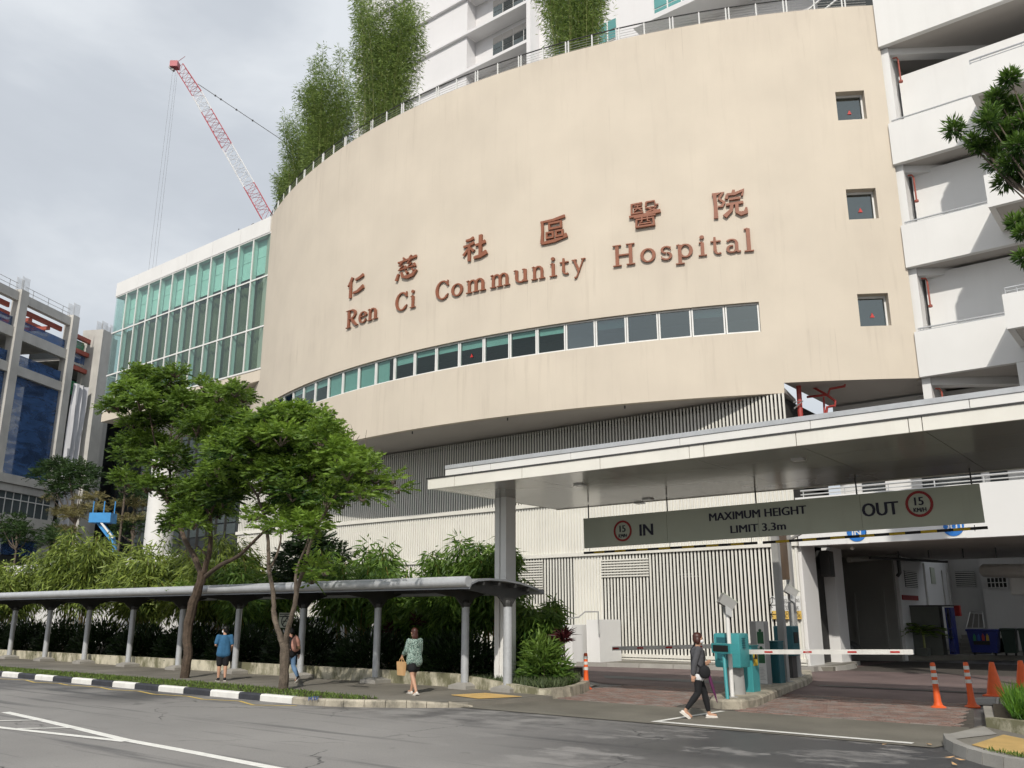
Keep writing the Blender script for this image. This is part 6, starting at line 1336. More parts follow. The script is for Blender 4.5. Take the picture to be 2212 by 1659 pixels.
# trunk points use the crown-picture scale; (x, y, depth offset)
street_tree('street tree with an arching trunk and three spreading limbs beside the man in blue', (g1.x, g1.y, .1), g1.y,
    [([(628, 2260, 0), (650, 2080, 0), (652, 1900, 0), (690, 1720, 0), (735, 1590, 0), (755, 1500, 0)], .19, .165),
     ([(752, 1530, 0), (700, 1400, .1), (630, 1270, .2), (570, 1100, .3), (500, 1000, .3), (425, 900, .2), (340, 820, .0)], .13, .04),
     ([(520, 1020, .3), (505, 930, .3), (530, 840, .3), (525, 700, .3), (535, 560, .4), (560, 430, .4)], .075, .03),
     ([(525, 800, .3), (455, 700, .2), (415, 560, .1), (385, 380, .1), (340, 220, .1)], .055, .02),
     ([(535, 640, .4), (640, 500, .6), (820, 380, .7), (930, 330, .8)], .045, .015),
     ([(765, 1500, 0), (805, 1350, -.1), (810, 1210, -.2), (800, 1100, -.3), (720, 1010, -.3)], .12, .04), ([(805, 1230, -.2), (740, 1150, 0), (660, 1080, 0)], .05, .02), ([(800, 1120, -.3), (860, 1000, -.3), (930, 930, -.3)], .05, .02),
     ([(780, 1530, 0), (880, 1455, -.3), (1010, 1385, -.5), (1130, 1270, -.7), (1230, 1180, -.8)], .10, .035),
     ([(790, 1400, -.1), (740, 1340, -.3), (700, 1310, -.4)], .03, .012)],
    [(330, 170, 120), (250, 250, 100), (520, 190, 110), (570, 130, 60), (180, 350, 90), (110, 370, 60), (330, 330, 130), (470, 310, 130), (620, 330, 110), (740, 380, 120), (770, 230, 60), (860, 290, 90), (980, 260, 70), (1040, 300, 70), (960, 370, 90), (850, 430, 110), (600, 450, 130), (720, 500, 130), (420, 460, 110), (830, 540, 120), (280, 480, 90),
     (240, 620, 85), (350, 600, 110), (450, 640, 110), (200, 700, 60), (560, 700, 90), (430, 740, 90), (600, 780, 60), (320, 720, 70), (430, 870, 75), (370, 920, 70), (470, 940, 55), (560, 900, 50), (200, 850, 60), (250, 890, 50),
     (600, 1000, 95), (700, 950, 110), (810, 960, 110), (900, 1000, 110), (1000, 940, 90), (760, 1070, 110), (640, 1090, 90), (860, 1080, 90), (700, 1170, 80), (560, 1150, 70), (500, 1200, 50), (950, 870, 80), (900, 760, 90), (830, 830, 90), (640, 1620, 45)], 'leaf_tree', 'bark', 620)
g2 = GZ(610, 1490, .11)
street_tree('street tree with a low forked trunk and dense crown in front of the walkway', (g2.x, g2.y, .1), g2.y,
    [([(1312, 2345, 0), (1318, 2180, 0), (1325, 2050, 0), (1322, 1985, 0)], .165, .155),
     ([(1318, 2030, 0), (1285, 1930, .05), (1250, 1800, .1), (1245, 1660, .1), (1215, 1480, .1), (1208, 1300, .1), (1190, 1150, .1), (1135, 985, .1), (1060, 860, .1)], .105, .035),
     ([(1222, 1480, .1), (1260, 1400, .2), (1295, 1280, .3), (1290, 1120, .4), (1300, 980, .4)], .05, .02),
     ([(1325, 2030, 0), (1345, 1900, -.05), (1385, 1760, -.1), (1410, 1620, -.1), (1455, 1480, -.1), (1490, 1340, -.1), (1540, 1210, -.2), (1600, 1090, -.2), (1690, 980, -.3), (1820, 940, -.4)], .10, .03),
     ([(1400, 1640, -.1), (1400, 1520, 0), (1425, 1430, .1), (1490, 1260, .1), (1480, 1100, .2), (1470, 950, .2)], .06, .02),
     ([(1600, 1090, -.2), (1640, 950, -.2), (1680, 830, -.1), (1650, 700, 0)], .04, .015), ([(1820, 940, -.4), (2000, 930, -.4), (2110, 900, -.4)], .022, .01), ([(1135, 985, .1), (1200, 850, .2), (1300, 740, .3), (1420, 680, .3)], .04, .015)],
    [(1100, 480, 95), (1200, 450, 95), (1320, 440, 100), (1440, 430, 95), (1550, 450, 90), (1610, 500, 80), (1640, 560, 70), (1020, 560, 110), (1150, 570, 130), (1300, 570, 130), (1450, 560, 130), (1570, 600, 110), (1680, 620, 85), (900, 610, 100), (830, 700, 80), (960, 680, 110), (1090, 690, 120), (1240, 680, 120), (1400, 680, 120), (1550, 700, 130), (1690, 700, 110), (1780, 680, 80), (1850, 730, 80), (1920, 790, 80), (1970, 860, 70),
     (860, 800, 90), (800, 880, 60), (930, 850, 100), (1050, 800, 90), (1200, 820, 120), (1350, 820, 130), (1500, 820, 130), (1640, 830, 120), (1770, 820, 120), (1870, 860, 100), (1960, 950, 70), (1880, 980, 70), (1760, 950, 80), (1640, 960, 90), (1240, 950, 100), (1380, 960, 110), (1500, 980, 100), (1290, 1060, 85), (1400, 1080, 100), (1500, 1110, 90), (1600, 1030, 60), (1160, 1100, 50), (1110, 1120, 50), (1300, 1160, 80), (1420, 1200, 90), (1540, 1200, 70), (1180, 1200, 35), (2110, 870, 42), (2140, 930, 38), (1720, 1040, 50), (1540, 1480, 60), (1510, 1560, 40), (1600, 1500, 40), (1040, 470, 70), (980, 500, 60)], 'leaf_tree_yellow', 'bark_grey', 650)
# bare twigs poking out above the second crown
bt = MB()
for pts in ([(1790, 640), (1800, 560), (1780, 480)], [(1775, 600), (1740, 540)], [(1880, 660), (1880, 580), (1890, 520)], [(1800, 620), (1840, 560)], [(1940, 730), (1990, 660)]): bt.tube([GT(*ZT_(x, y), g2.y) for x, y in pts], [.012, .008, .005][:len(pts)], 4, False)
bt.build('bare_twigs', M['bark_grey'], bpy.data.objects['street_tree.001'], kind='stuff')
# ---- dark tree behind the walkway, right of the forked street tree
def bushy(name, label, cat, cx, t, lobes, m, dens, trunk=None, f=ZT_, k=.5425 / 1.736, group=None, base_z=.3, **kw):
    base = GT(*f(*cx), t); o = thing(name, (base.x, t, base_z), label, cat, group)
    L = [px_lobe(x, y, r, t + RNG.uniform(-.8, .8), f, k) for x, y, r in lobes]; crown('crown', L, o, M[m], dens, **kw)
    b = MB(); top = L[0][0]
    limb(b, [(base.x, t, base_z - .1), (base.x + .05, t, (base_z + top.z) / 2), top], trunk or .08, .03, 7); b.build('trunk', M['bark'], o); return o
bushy('broadleaf_tree', 'dark green bushy tree behind the walkway right of the forked trunk', 'tree', (1480, 1500), 20.8, [(1480, 1350, 120), (1380, 1420, 110), (1580, 1390, 110), (1650, 1450, 90), (1480, 1500, 130), (1330, 1500, 80), (1600, 1530, 90), (1560, 1290, 80), (1700, 1380, 50), (1380, 1560, 90)], 'leaf_dark', 330, ll=.16, lw=.05)
# ---- clumping bamboo hedge behind the walkway
def bamboo(label, c, h, r, nleaf, m='leaf_bamboo', group=None, ncane=22, name='bamboo_clump', ll=(.20, .34), lw=.034, cane='bamboo_cane', arch=.55, low=.35, droop=.75, base_r=.35, zmin=.0, flat=1.0, cz=1.0):
    o = thing(name, c, label, 'bamboo', group); b = MB(); tips = []; c = Vector(c)
    for i in range(ncane):
        a = random.uniform(0, 2 * math.pi); r0 = base_r * math.sqrt(random.random()); f = random.uniform(.35, 1.0); hh = h * random.uniform(.72, 1.0) * (1 - .22 * f * f)
        p0 = c + Vector((r0 * math.cos(a), r0 * math.sin(a) * flat, 0)); e = Vector((math.cos(a), math.sin(a) * flat, 0)); P = []
        for k in range(7):
            t = k / 6; P.append(p0 + e * (r * f * arch * t ** 2.2) + Vector((0, 0, hh * (t - .12 * f * t ** 3))))
        b.tube(P, [.018 * (1.2 - t_ / 7) * cz for t_ in range(7)], 5, False); tips.append(P)
    b.build('canes', M[cane], o)
    per = nleaf // ncane; P, D, tones = [], [], []
    for T in tips:
        k = RNG.uniform(low, 1.0, per) ** .8 * 5.99; i = k.astype(int); fr = (k - i)[:, None]; A = np.array([tuple(q) for q in T]); p = A[i] * (1 - fr) + A[np.minimum(i + 1, 6)] * fr
        sp = r * .42 * (.45 + .55 * np.sin(np.pi * np.clip(k / 6.4, 0, 1)))[:, None]; off = rv(per) * RNG.uniform(.1, 1, (per, 1)) * sp; off[:, 2] *= .7; off[:, 1] *= flat
        q = p + off; q[:, 2] = np.maximum(q[:, 2], c.z + zmin); out = off / (np.linalg.norm(off, axis=1, keepdims=True) + 1e-6)
        d = out * .8 + rv(per) * .55; d[:, 2] -= droop; d /= np.linalg.norm(d, axis=1, keepdims=True); P.append(q); D.append(d)
        tones.append(np.clip(.35 + .5 * (np.linalg.norm(off, axis=1) / (r * .42)) * (.5 + .5 * np.sign(out[:, 2])) + RNG.normal(0, .2, per), 0, 1))  # outer upper leaves paler, inner ones dark: shading put into the tone
    P = np.concatenate(P); leafmesh('foliage', P, np.concatenate(D), RNG.uniform(ll[0], ll[1], len(P)), np.full(len(P), lw) * RNG.uniform(.7, 1.3, len(P)), M[m], o, leaf_tone=np.concatenate(tones)); return o
GH = 'bamboo clumps behind the walkway'
hedge = [(-60, 1190, 20.4, 2.0, 6500, 'leftmost bamboo clump, cut by the left picture edge'), (45, 1188, 20.2, 1.9, 8500, 'pale bamboo clump behind the first walkway posts'), (195, 1143, 20.4, 2.1, 11500, 'tall rounded bamboo clump under the boom lift'),
    (330, 1160, 20.2, 2.0, 10000, 'bamboo clump left of the arching street tree trunk'), (468, 1166, 20.3, 2.0, 10000, 'bamboo clump behind the arching tree, left of the forked tree'), (565, 1195, 20.6, 1.5, 6500, 'bamboo clump just left of the forked street tree'),
    (775, 1150, 20.4, 1.5, 7500, 'loose bamboo clump between the dark tree and the canopy pillar'), (880, 1215, 20.0, 1.2, 5000, 'small bamboo clump above the woman with the tote bag')]
for u, v, t, r, n, lb in hedge:
    p = GT(u, v, t); bamboo(lb, (p.x, t, .3), (p.z - .3) * 1.12, r * 1.25, n, 'leaf_bamboo' if u < 500 else 'leaf_bamboo_green', GH, 24, base_r=.6, zmin=1.0, low=.40, ll=(.26, .48), lw=.062)
for u, v, t, r, n, lb in ((985, 1128, 20.2, 1.35, 12000, 'tall leafy bamboo left of the canopy pillar'), (1062, 1135, 20.6, 1.1, 8000, 'tall bamboo hidden partly behind the canopy pillar'), (1160, 1268, 19.8, .85, 7000, 'dark bamboo bush right of the canopy pillar')):
    p = GT(u, v, t); bamboo(lb, (p.x, t, .2), (p.z - .2) * 1.03, r * 1.25, n, 'leaf_bamboo_green', GH, 16, ll=(.22, .38), lw=.05, base_r=.28, low=.35, zmin=.9 if u < 1100 else .1)
# ---- tall feathery bamboo on the roof terrace
def roof_bamboo(label, th, w, top, n, dr=1.5):
    p = dp(th, 26.3, DR - dr); bamboo(label, tuple(p), top - 26.3, w, n, 'leaf_roof', 'bamboo clumps on the roof edge', 46, 'roof_bamboo', ll=(.18, .34), lw=.042, cane='cane_green', arch=.75, low=.06, droop=.15, base_r=w * .6, zmin=.3, cz=1.0)
roof_bamboo('tallest roof bamboo clump, right of the white pole', -5.2, 1.85, 39.0, 38000, 1.3)
roof_bamboo('broad roof bamboo clump left of the white pole', -15.2, 1.65, 37.4, 28000, 1.3)
roof_bamboo('roof bamboo clump between the broad clump and the crane jib', -20.4, 1.55, 35.0, 20000, 1.3)
roof_bamboo('lower roof bamboo clump at the left end of the curved roof, beside the crane', -24.8, 1.2, 32.0, 14000, 1.3)
roof_bamboo('low bushy roof bamboo clump where the glass wing meets the curved wall', -28.6, .8, 29.3, 8000, 1.3)
roof_bamboo('roof bamboo clump with bare canes in front of the white tower', 13.6, 1.8, 36.5, 26000, 1.5)
# ---- shady shrubs, red cordylines and ground cover in the bed
def shrub(label, x, y, z, r, h, n, m, L=(.12, .3), lw=.06, group=None, name='shrub', up=.5, cat='shrub', rx=None):
    o = thing(name, (x, y, z), label, cat, group); d = rv(n); d[:, 2] = np.abs(d[:, 2]); rr = RNG.uniform(.2, 1, (n, 1)) ** .6
    P = np.array([x, y, z]) + d * rr * np.array([rx or r, r, h]); D = d + rv(n) * .6; D[:, 2] += up - .5; D /= np.linalg.norm(D, axis=1, keepdims=True)
    leafmesh('foliage', P, D, RNG.uniform(L[0], L[1], n), np.full(n, lw), M[m], o, leaf_tone=np.clip(.2 + .6 * d[:, 2] * rr[:, 0] + RNG.normal(0, .2, n), 0, 1))  # foliage tone rises with height, light from above put in the colour
    b = MB(); b.tube([(x, y, z - .05), (x, y, z + h * .6)], [.03, .015], 5); b.build('stem', M['bark'], o); return o
ordn = ['first', 'second', 'third', 'fourth', 'fifth', 'sixth', 'seventh', 'eighth', 'ninth', 'tenth', 'eleventh', 'twelfth']
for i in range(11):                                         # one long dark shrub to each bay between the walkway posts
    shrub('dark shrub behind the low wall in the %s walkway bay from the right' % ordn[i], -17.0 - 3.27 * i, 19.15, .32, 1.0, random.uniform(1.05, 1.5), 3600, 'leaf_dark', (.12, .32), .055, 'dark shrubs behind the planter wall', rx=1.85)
def spiky(label, x, y, z, h, n, m, L, name='cordyline', lw=.06, cat='plant', group=None, droop=.25, stem=.02):
    o = thing(name, (x, y, z), label, cat, group); a = RNG.uniform(0, 2 * np.pi, n); el = RNG.uniform(.1, 1.35, n); D = np.c_[np.cos(a) * np.cos(el), np.sin(a) * np.cos(el), np.sin(el)]
    P = np.tile([x, y, z + h], (n, 1)) + np.c_[np.zeros(n), np.zeros(n), RNG.uniform(-.25, .0, n) * h * .6]
    leafmesh('leaves', P, D, RNG.uniform(L * .7, L, n), np.full(n, lw), M[m], o, bend=droop)
    b = MB(); b.tube([(x, y, z - .05), (x + .03, y, z + h * .5), (x, y, z + h)], stem, 6); b.build('stem', M['bark'], o); return o
p = GT(1217, 1340, 19.6); spiky('red-leaved cordyline at the end of the corner planter', p.x, 19.6, .2, 1.15, 60, 'leaf_red', .6, lw=.07)
for u, lb in ((655, 'red cordyline hidden in the shade behind the forked tree'), (845, 'dark red cordyline behind the woman with the tote bag'), (900, 'red cordyline standing above the woman with the tote bag')):
    p = GT(u, 1340, 19.3); spiky(lb, p.x, 19.3, .3, random.uniform(1.2, 1.5), 45, 'leaf_red', .5)
p = GT(1175, 1420, 18.9); shrub('bright green fan-leaved shrub in the corner planter', p.x, 18.9, .2, .65, 1.15, 1500, 'leaf_bamboo_green', (.2, .36), .045, up=.2)
p = GT(1140, 1400, 19.3); shrub('dark leafy shrub against the canopy pillar in the corner planter', p.x, 19.4, .2, .6, 1.3, 1100, 'leaf_dark', (.16, .34), .06)
def cover(name, poly, n, z, m, label, L, w, cat='ground cover'):
    o = grass(name, poly, n, z, L[0], L[1], m, label, w); o['category'] = cat; return o
cover('ground_cover', [(-15.6, 18.1), (-12.8, 17.68), (-12.75, 18.3), (-13.4, 20.0), (-14.4, 21.2), (-15.4, 21)], 5200, .2, M['leaf_cover'], 'grey-green strappy ground cover filling the corner planter', (.14, .3), .03)
cover('leafy_plants', [(-3.5, 20.3), (-2.95, 17.35), (-1.2, 16.7), (2, 18), (0, 21)], 11000, .2, M['grass_bright'], 'bright green grassy plants in the planter at the right edge', (.25, .58), .024, 'plants')
cover('weeds', [(-2.9, 14.05), (-2.2, 13.45), (.5, 13.3), (.5, 13.5), (-2.2, 13.65)], 900, .13, M['grass_blade'], 'small weeds growing along the corner kerb', (.03, .1), .015, 'weeds')
# pale green fine hedge mounds inside the bed
for u, lb in ((672, 'fine bright green bush in the bed behind the forked tree'), (905, 'fine bright green bush behind the head of the woman with the tote'), (955, 'fine bright green bush left of the rightmost walkway posts')):
    p = GT(u, 1345, 20.2); shrub(lb, p.x, 20.2, .3, .8, 1.35, 2200, 'grass_bright', (.08, .18), .02)
# ---- trees far left beyond the hedge
ZF = ZL
def far_tree(label, lobes, t, m, base, dens=90, straw=None, **kw):
    b0 = GT(*ZF(*base), t); o = thing('background_tree', (b0.x, t, 0), label, 'tree', 'trees beyond the hedge'); k = .31646 / 1.736
    L = [px_lobe(x, y, r, t + RNG.uniform(-.9, .9), ZF, k) for x, y, r in lobes]; crown('crown', L, o, M[m], dens, ll=.24, lw=.08, flen=.7, **kw)
    if straw:
        Ls = [px_lobe(x, y, r, t + RNG.uniform(-.6, .6), ZF, k, .28) for x, y, r in straw]; crown('straw_tier', Ls, o, M['leaf_straw'], dens * 1.6, ll=.22, lw=.05, flen=.6, shell=.2)
    b = MB(); limb(b, [(b0.x, t, 0), (b0.x, t, b0.z * .6), tuple(b0), tuple(L[0][0])], .13, .05, 7)
    for C, rad in L[:8]: limb(b, [tuple(b0), tuple((b0 + Vector(C)) / 2 + Vector((0, 0, -.3))), tuple(C)], .06, .02, 5)
    b.build('trunk', M['bark_grey'], o); return o
far_tree('layered tree with dark top and straw-coloured lower tiers left of the boom lift', [(820, 420, 150), (560, 380, 130), (700, 340, 130), (980, 400, 140), (450, 430, 100), (1100, 420, 110), (620, 520, 130), (760, 560, 130), (900, 560, 120), (1020, 540, 100), (660, 640, 90), (700, 280, 80), (560, 300, 70), (950, 310, 80)], 38, 'leaf_far', (890, 1000),
    straw=[(800, 860, 150), (950, 830, 160), (1130, 810, 130), (700, 850, 100), (1000, 690, 120), (1130, 680, 110), (600, 690, 90), (700, 1080, 130), (860, 900, 120), (820, 1080, 100)])
far_tree('small straw-tiered tree right of the boom lift', [(1590, 620, 90), (1500, 700, 60), (1650, 720, 70), (1560, 1050, 90), (1480, 1130, 80), (1640, 1000, 70), (1400, 1060, 70)], 38, 'leaf_far', (1575, 1180), straw=[(1450, 760, 120), (1600, 760, 130), (1700, 770, 70), (1420, 940, 110), (1560, 940, 120), (1690, 930, 60), (1350, 930, 60)])
far_tree('dark rounded tree at the far left edge', [(200, 960, 90), (130, 1060, 110), (250, 1080, 110), (60, 1120, 110), (330, 1160, 80), (0, 960, 60), (180, 1180, 130)], 36, 'leaf_far', (190, 1300))
far_tree('low dark tree in front of the concrete podium', [(640, 1060, 70), (580, 1140, 90), (680, 1180, 110), (560, 1230, 80), (800, 1200, 80)], 37, 'leaf_far', (640, 1280))
far_tree('dark leafy tree beside the white round column', [(1430, 460, 90), (1520, 520, 80), (1380, 520, 60), (1480, 400, 60), (1560, 580, 50)], 37, 'leaf_far', (1480, 620))
# ---- tree entering from the right
ZR_ = lambda x, y: ((2400 + x * .651) / 1.736, (y * .651) / 1.736)
rt = thing('right_edge_tree', (-2.4, 22.8, 0), 'leafy tree reaching in from the right picture edge in front of the balconies', 'tree')
RT = 22.5; P, D, L, tones = [], [], [], []
cl = [(1810, 740, 85), (2130, 450, 75), (2060, 560, 80), (1920, 810, 60), (2000, 700, 90), (2020, 640, 70), (2080, 680, 95), (2150, 600, 60), (2050, 800, 110), (2120, 760, 100), (2180, 830, 90), (2060, 920, 100), (2140, 940, 100), (2100, 1040, 90), (2200, 1000, 80), (1960, 840, 60), (2200, 700, 60), (2160, 1280, 60), (2200, 1340, 50), (2230, 640, 60), (2260, 900, 100), (2300, 760, 120), (2210, 1480, 60), (2250, 1250, 70)]
bm_ = MB(); hub = GT(*ZR_(2500, 1300), RT)
for x, y, r in cl:
    c, rad = px_lobe(x, y, r, RT + RNG.uniform(-.5, .5), ZR_, .651 / 1.736, 1.0); nf = 420 if r > 70 else 260
    d = rv(nf); base = np.array(c) + d * RNG.uniform(.05, .75, (nf, 1)) * rad[0]; dd = d + rv(nf) * .35; dd[:, 2] += .15; dd /= np.linalg.norm(dd, axis=1, keepdims=True)
    P.append(base); D.append(dd); L.append(RNG.uniform(.12, .22, nf)); tones.append(np.clip(.35 + .4 * d[:, 2] + RNG.normal(0, .2, nf), 0, 1))  # leaves on top of each cluster tinted brighter as if lit
    mid = (c + hub) / 2 + Vector((0, 0, -.3)); bm_.tube([hub, mid, c], [.05, .03, .012], 5, False)
P = np.concatenate(P); leafmesh('crown', P, np.concatenate(D), np.concatenate(L), np.full(len(P), .042), M['leaf_right'], rt, leaf_tone=np.concatenate(tones))
bm_.tube([(hub.x + .6, RT, 0), (hub.x + .5, RT, hub.z * .5), hub], [.2, .16, .1], 10, False); bm_.build('trunk', M['bark_grey'], rt)
# ---- potted palm in the bay
pot = thing('potted_palm', (-10.45, 42.5, .2), 'potted palm in a square grey pot inside the shaded bay', 'plant')
a, c = GT(*ZC(1150, 1000), 42.5), GT(*ZC(1275, 1088), 42.5); b = MB(); b.box(a.x, 42.4, .2, c.x, 42.9, a.z); b.build('pot', M['cabinet_grey'], pot)
hub2 = GT(*ZC(1215, 850), 42.6); P, D, L = [], [], []; bs = MB()
for k in range(16):
    a_ = random.uniform(0, 6.28); el = random.uniform(.35, 1.35); ln = random.uniform(.8, 1.3); d = Vector((math.cos(a_) * math.cos(el), math.sin(a_) * math.cos(el), math.sin(el))); pts = []
    for i in range(9): f = i / 8; pts.append(hub2 + d * ln * f - Vector((0, 0, .55 * ln * f * f)))
    bs.tube(pts, .012, 4, False)
    for i in range(2, 9):
        for s in (-1, 1):
            sd = d.cross(Vector((0, 0, 1))).normalized() * s; v = (sd * .8 + d * .5 + Vector((0, 0, -.35))).normalized()
            for j in range(2): P.append(tuple(pts[i] + d * .04 * j)); D.append(tuple(v)); L.append(random.uniform(.25, .4))
bs.tube([(hub2.x, 42.6, .5), hub2], .05, 6); bs.build('stems', M['cane_green'], pot); leafmesh('fronds', np.array(P), np.array(D), np.array(L), np.full(len(P), .04), M['leaf_tree'], pot)
# fallen leaves on the asphalt
fl = [GZ(*p) for p in (((3300 + x * .28939) / 1.736, (2400 + y * .28939) / 1.736) for x, y in ((62, 1382), (910, 1550), (970, 1640), (640, 1380), (1040, 1580)))]
for p in fl:
    b = MB(); a = random.uniform(0, 6.28); d = Vector((math.cos(a), math.sin(a), 0)) * .07; s = Vector((-d.y, d.x, 0)) * .45; b.add([p - d + Vector((0, 0, .03)), p + s + Vector((0, 0, .028)), p + d + Vector((0, 0, .05)), p - s + Vector((0, 0, .028)), p - d * .9 + Vector((0, 0, .026))], [(0, 1, 2, 3), (4, 3, 2, 1)]); b.build('fallen_leaf', M['tote_paper'], None, 'dry fallen leaf lying on the asphalt near the corner kerb', 'leaf', 'fallen leaves near the corner kerb')
# ================================================================== PEOPLE
def capsule(b, p, r0, q, r1, n=12, sx=1., sy=1.):
    p, q = Vector(p), Vector(q); d = (q - p); L = d.length
    if L < 1e-5: return
    d.normalize(); pts, rs = [], []
    for a in (-90, -60, -30, 0): pts.append(p + d * r0 * math.sin(R_(a))); rs.append(max(.0008, r0 * math.cos(R_(a))))
    for a in (0, 30, 60, 90): pts.append(q + d * r1 * math.sin(R_(a))); rs.append(max(.0008, r1 * math.cos(R_(a))))
    b.tube(pts, rs, n)
def blob(name, b, m, parent, vox=.011, sm=6):
    me = bpy.data.meshes.new(name); me.from_pydata([tuple(v) for v in b.v], [], b.f); me.materials.append(m)
    o = bpy.data.objects.new(name, me); col.objects.link(o); o.parent = parent; ORG[o] = ORG[parent]
    md = o.modifiers.new('r', 'REMESH'); md.mode = 'VOXEL'; md.voxel_size = vox; md.use_smooth_shade = True
    s = o.modifiers.new('s', 'SMOOTH'); s.iterations = sm; s.factor = .5
    return o
def hand(b, w, d, side, fist=False, s=1.):
    """palm with four fingers and a thumb leaving the side of the palm; w wrist, d pointing direction"""
    w, d = Vector(w), Vector(d).normalized(); x = Vector((0, 1, 0)); x = (x - d * x.dot(d)).normalized(); nrm = d.cross(x) * side
    pc = w + d * .045 * s
    for k in range(4): capsule(b, w + x * (.024 - .016 * k) * s, .014 * s, w + d * .085 * s + x * (.027 - .018 * k) * s, .0125 * s, 8)
    for k, ln in enumerate((.062, .072, .066, .05)):
        f0 = w + d * .088 * s + x * (.028 - .0185 * k) * s; bend = .55 if not fist else 1.5
        f1 = f0 + (d * math.cos(bend * .5) - nrm * math.sin(bend * .5)) * ln * .5 * s; f2 = f1 + (d * math.cos(bend * 1.4) - nrm * math.sin(bend * 1.4)) * ln * .5 * s
        capsule(b, f0, .0095 * s, f1, .009 * s, 8); capsule(b, f1, .009 * s, f2, .0078 * s, 8)
    t0 = w + d * .025 * s + x * .03 * s; t1 = t0 + (d * .7 + x * .6 - nrm * .3).normalized() * .04 * s; t2 = t1 + (d * .95 + x * .1 - nrm * .35).normalized() * .032 * s
    capsule(b, t0, .0125 * s, t1, .011 * s, 8); capsule(b, t1, .011 * s, t2, .009 * s, 8)
def person(label, loc, rz, J, h, spec):
    """J: joints for a 1.6 m figure facing +Y; spec: clothing"""
    o = thing('person', loc, label, 'person'); ORG[o] = Vector((0, 0, 0)); o.rotation_euler = (0, 0, rz); k = h / 1.6; o.scale = (k, k, k); o.location = loc
    V = Vector; hd = V(J['head']); nk = V(J['neck']); ch = V(J['chest']); pv = V(J['pelvis'])
    b = MB()                                                # continuous body
    lean = (hd - nk)
    b.sphere(hd + V((0, .0, .025)), .074, .092, .098); b.sphere(hd + V((0, .022, -.045)), .058, .068, .070)
    face = spec.get('face', V((0, 1, 0))); face = V(face).normalized(); sd = face.cross(V((0, 0, 1)))
    b.sphere(hd + face * .094 + V((0, 0, -.018)), .012, .014, .022, 8, 6)                        # nose
    for s in (-1, 1):
        b.sphere(hd + sd * .074 * s + V((0, 0, -.005)), .012, .02, .03, 8, 6)                     # ears
    capsule(b, nk - V((0, 0, .05)), .055, hd - V((0, 0, .05)), .047)
    for s in (-1, 1):
        sh, el, wr = V(J['sh'][s]), V(J['el'][s]), V(J['wr'][s]); capsule(b, ch + V((0, 0, .06)), .09, sh, .052); capsule(b, sh, .05, el, .038); capsule(b, el, .038, wr, .025)
        hand(b, wr, V(J['hd'][s]), s, spec.get('fist', {}).get(s, False))
        hp, kn, an = V(J['hip'][s]), V(J['kn'][s]), V(J['an'][s]); capsule(b, pv, .11, hp, .088); capsule(b, hp, .085, kn, .056); capsule(b, kn, .055, kn.lerp(an, .35), .056); capsule(b, kn.lerp(an, .3), .055, an, .034)
        td = V(J['toe'][s]).normalized(); capsule(b, an + V((0, 0, -.03)), .036, an + td * .13 + V((0, 0, -.035)), .027)
    capsule(b, pv, .115, ch, .12); capsule(b, ch - V((.06, 0, 0)), .10, ch + V((.06, 0, 0)), .10)
    blob('body', b, M['skin'], o, .0085, 4)
    # eyes
    for s in (-1, 1):
        e = MB(); e.sphere(hd + face * .084 + sd * .031 * s + V((0, 0, .012)), .010, .008, .006, 8, 6); e.build('eye', M['black_ink'], o)
    # hair
    b = MB(); hs_ = spec['hair']; back = -face
    b.sphere(hd + back * .014 + V((0, 0, .045)), .086, .100, .088)
    b.sphere(hd + back * .04 + V((0, 0, -.005)), .080, .074, .085)
    if hs_ == 'bob':
        for s in (-1, 1): b.sphere(hd + sd * .065 * s + back * .02 + V((0, 0, -.03)), .032, .055, .07)
        b.sphere(hd + back * .05 + V((0, 0, -.045)), .072, .05, .05)
    if hs_ == 'long': b.sphere(hd + back * .06 + V((0, 0, -.08)), .085, .05, .11)
    if hs_ == 'bun': b.sphere(hd + back * .05 + V((0, 0, .12)), .05, .05, .05)
    blob('hair', b, M[spec['hair_m']], o, .011, 4)
    if spec.get('mask'):
        b = MB(); b.sphere(hd + face * .052 + V((0, 0, -.045)), .062, .056, .050); blob('face_mask', b, M['mask_white'], o, .009, 3)
    # upper garment
    b = MB(); ex = .016
    hem = pv + (ch - pv) * spec.get('hem', -.15)
    hw = .055 + 1.5 * max(0, spec.get('legw', (.013,))[0] - .012); hr = .105 + ex + max(0, spec.get('legw', (.013,))[0] - .012) * .6
    capsule(b, hem + V((hw, 0, 0)), hr, ch + V((.05, 0, 0)), .105 + ex, 14); capsule(b, hem - V((hw, 0, 0)), hr, ch - V((.05, 0, 0)), .105 + ex, 14); capsule(b, hem - V((hw, 0, 0)), hr, hem + V((hw, 0, 0)), hr, 14)
    capsule(b, hem, .115 + ex, ch + V((0, 0, .05)), .122 + ex, 14)
    capsule(b, ch + V((-.09, 0, .055)), .08 + ex, ch + V((.09, 0, .055)), .075 + ex, 14)
    for s in (-1, 1):
        sh, el, wr = V(J['sh'][s]), V(J['el'][s]), V(J['wr'][s]); capsule(b, ch + V((.05 * s, 0, .07)), .07 + ex, sh, .054 + ex)
        if spec['sleeve'] == 'long': capsule(b, sh, .053 + ex, el, .042 + ex); capsule(b, el, .042 + ex, el.lerp(wr, .93), .031 + ex)
        elif spec['sleeve'] == 'mid': capsule(b, sh, .055 + ex, el, .05 + ex); capsule(b, el, .05 + ex, el.lerp(wr, .55), .047 + ex)
        else: capsule(b, sh, .058 + ex, sh.lerp(el, .75), .052 + ex)
    if spec.get('belly'): b.sphere(pv.lerp(ch, .45) + V((0, .06, 0)), .12, .10, .15)
    blob('top', b, M[spec['top']], o, .012, 8)
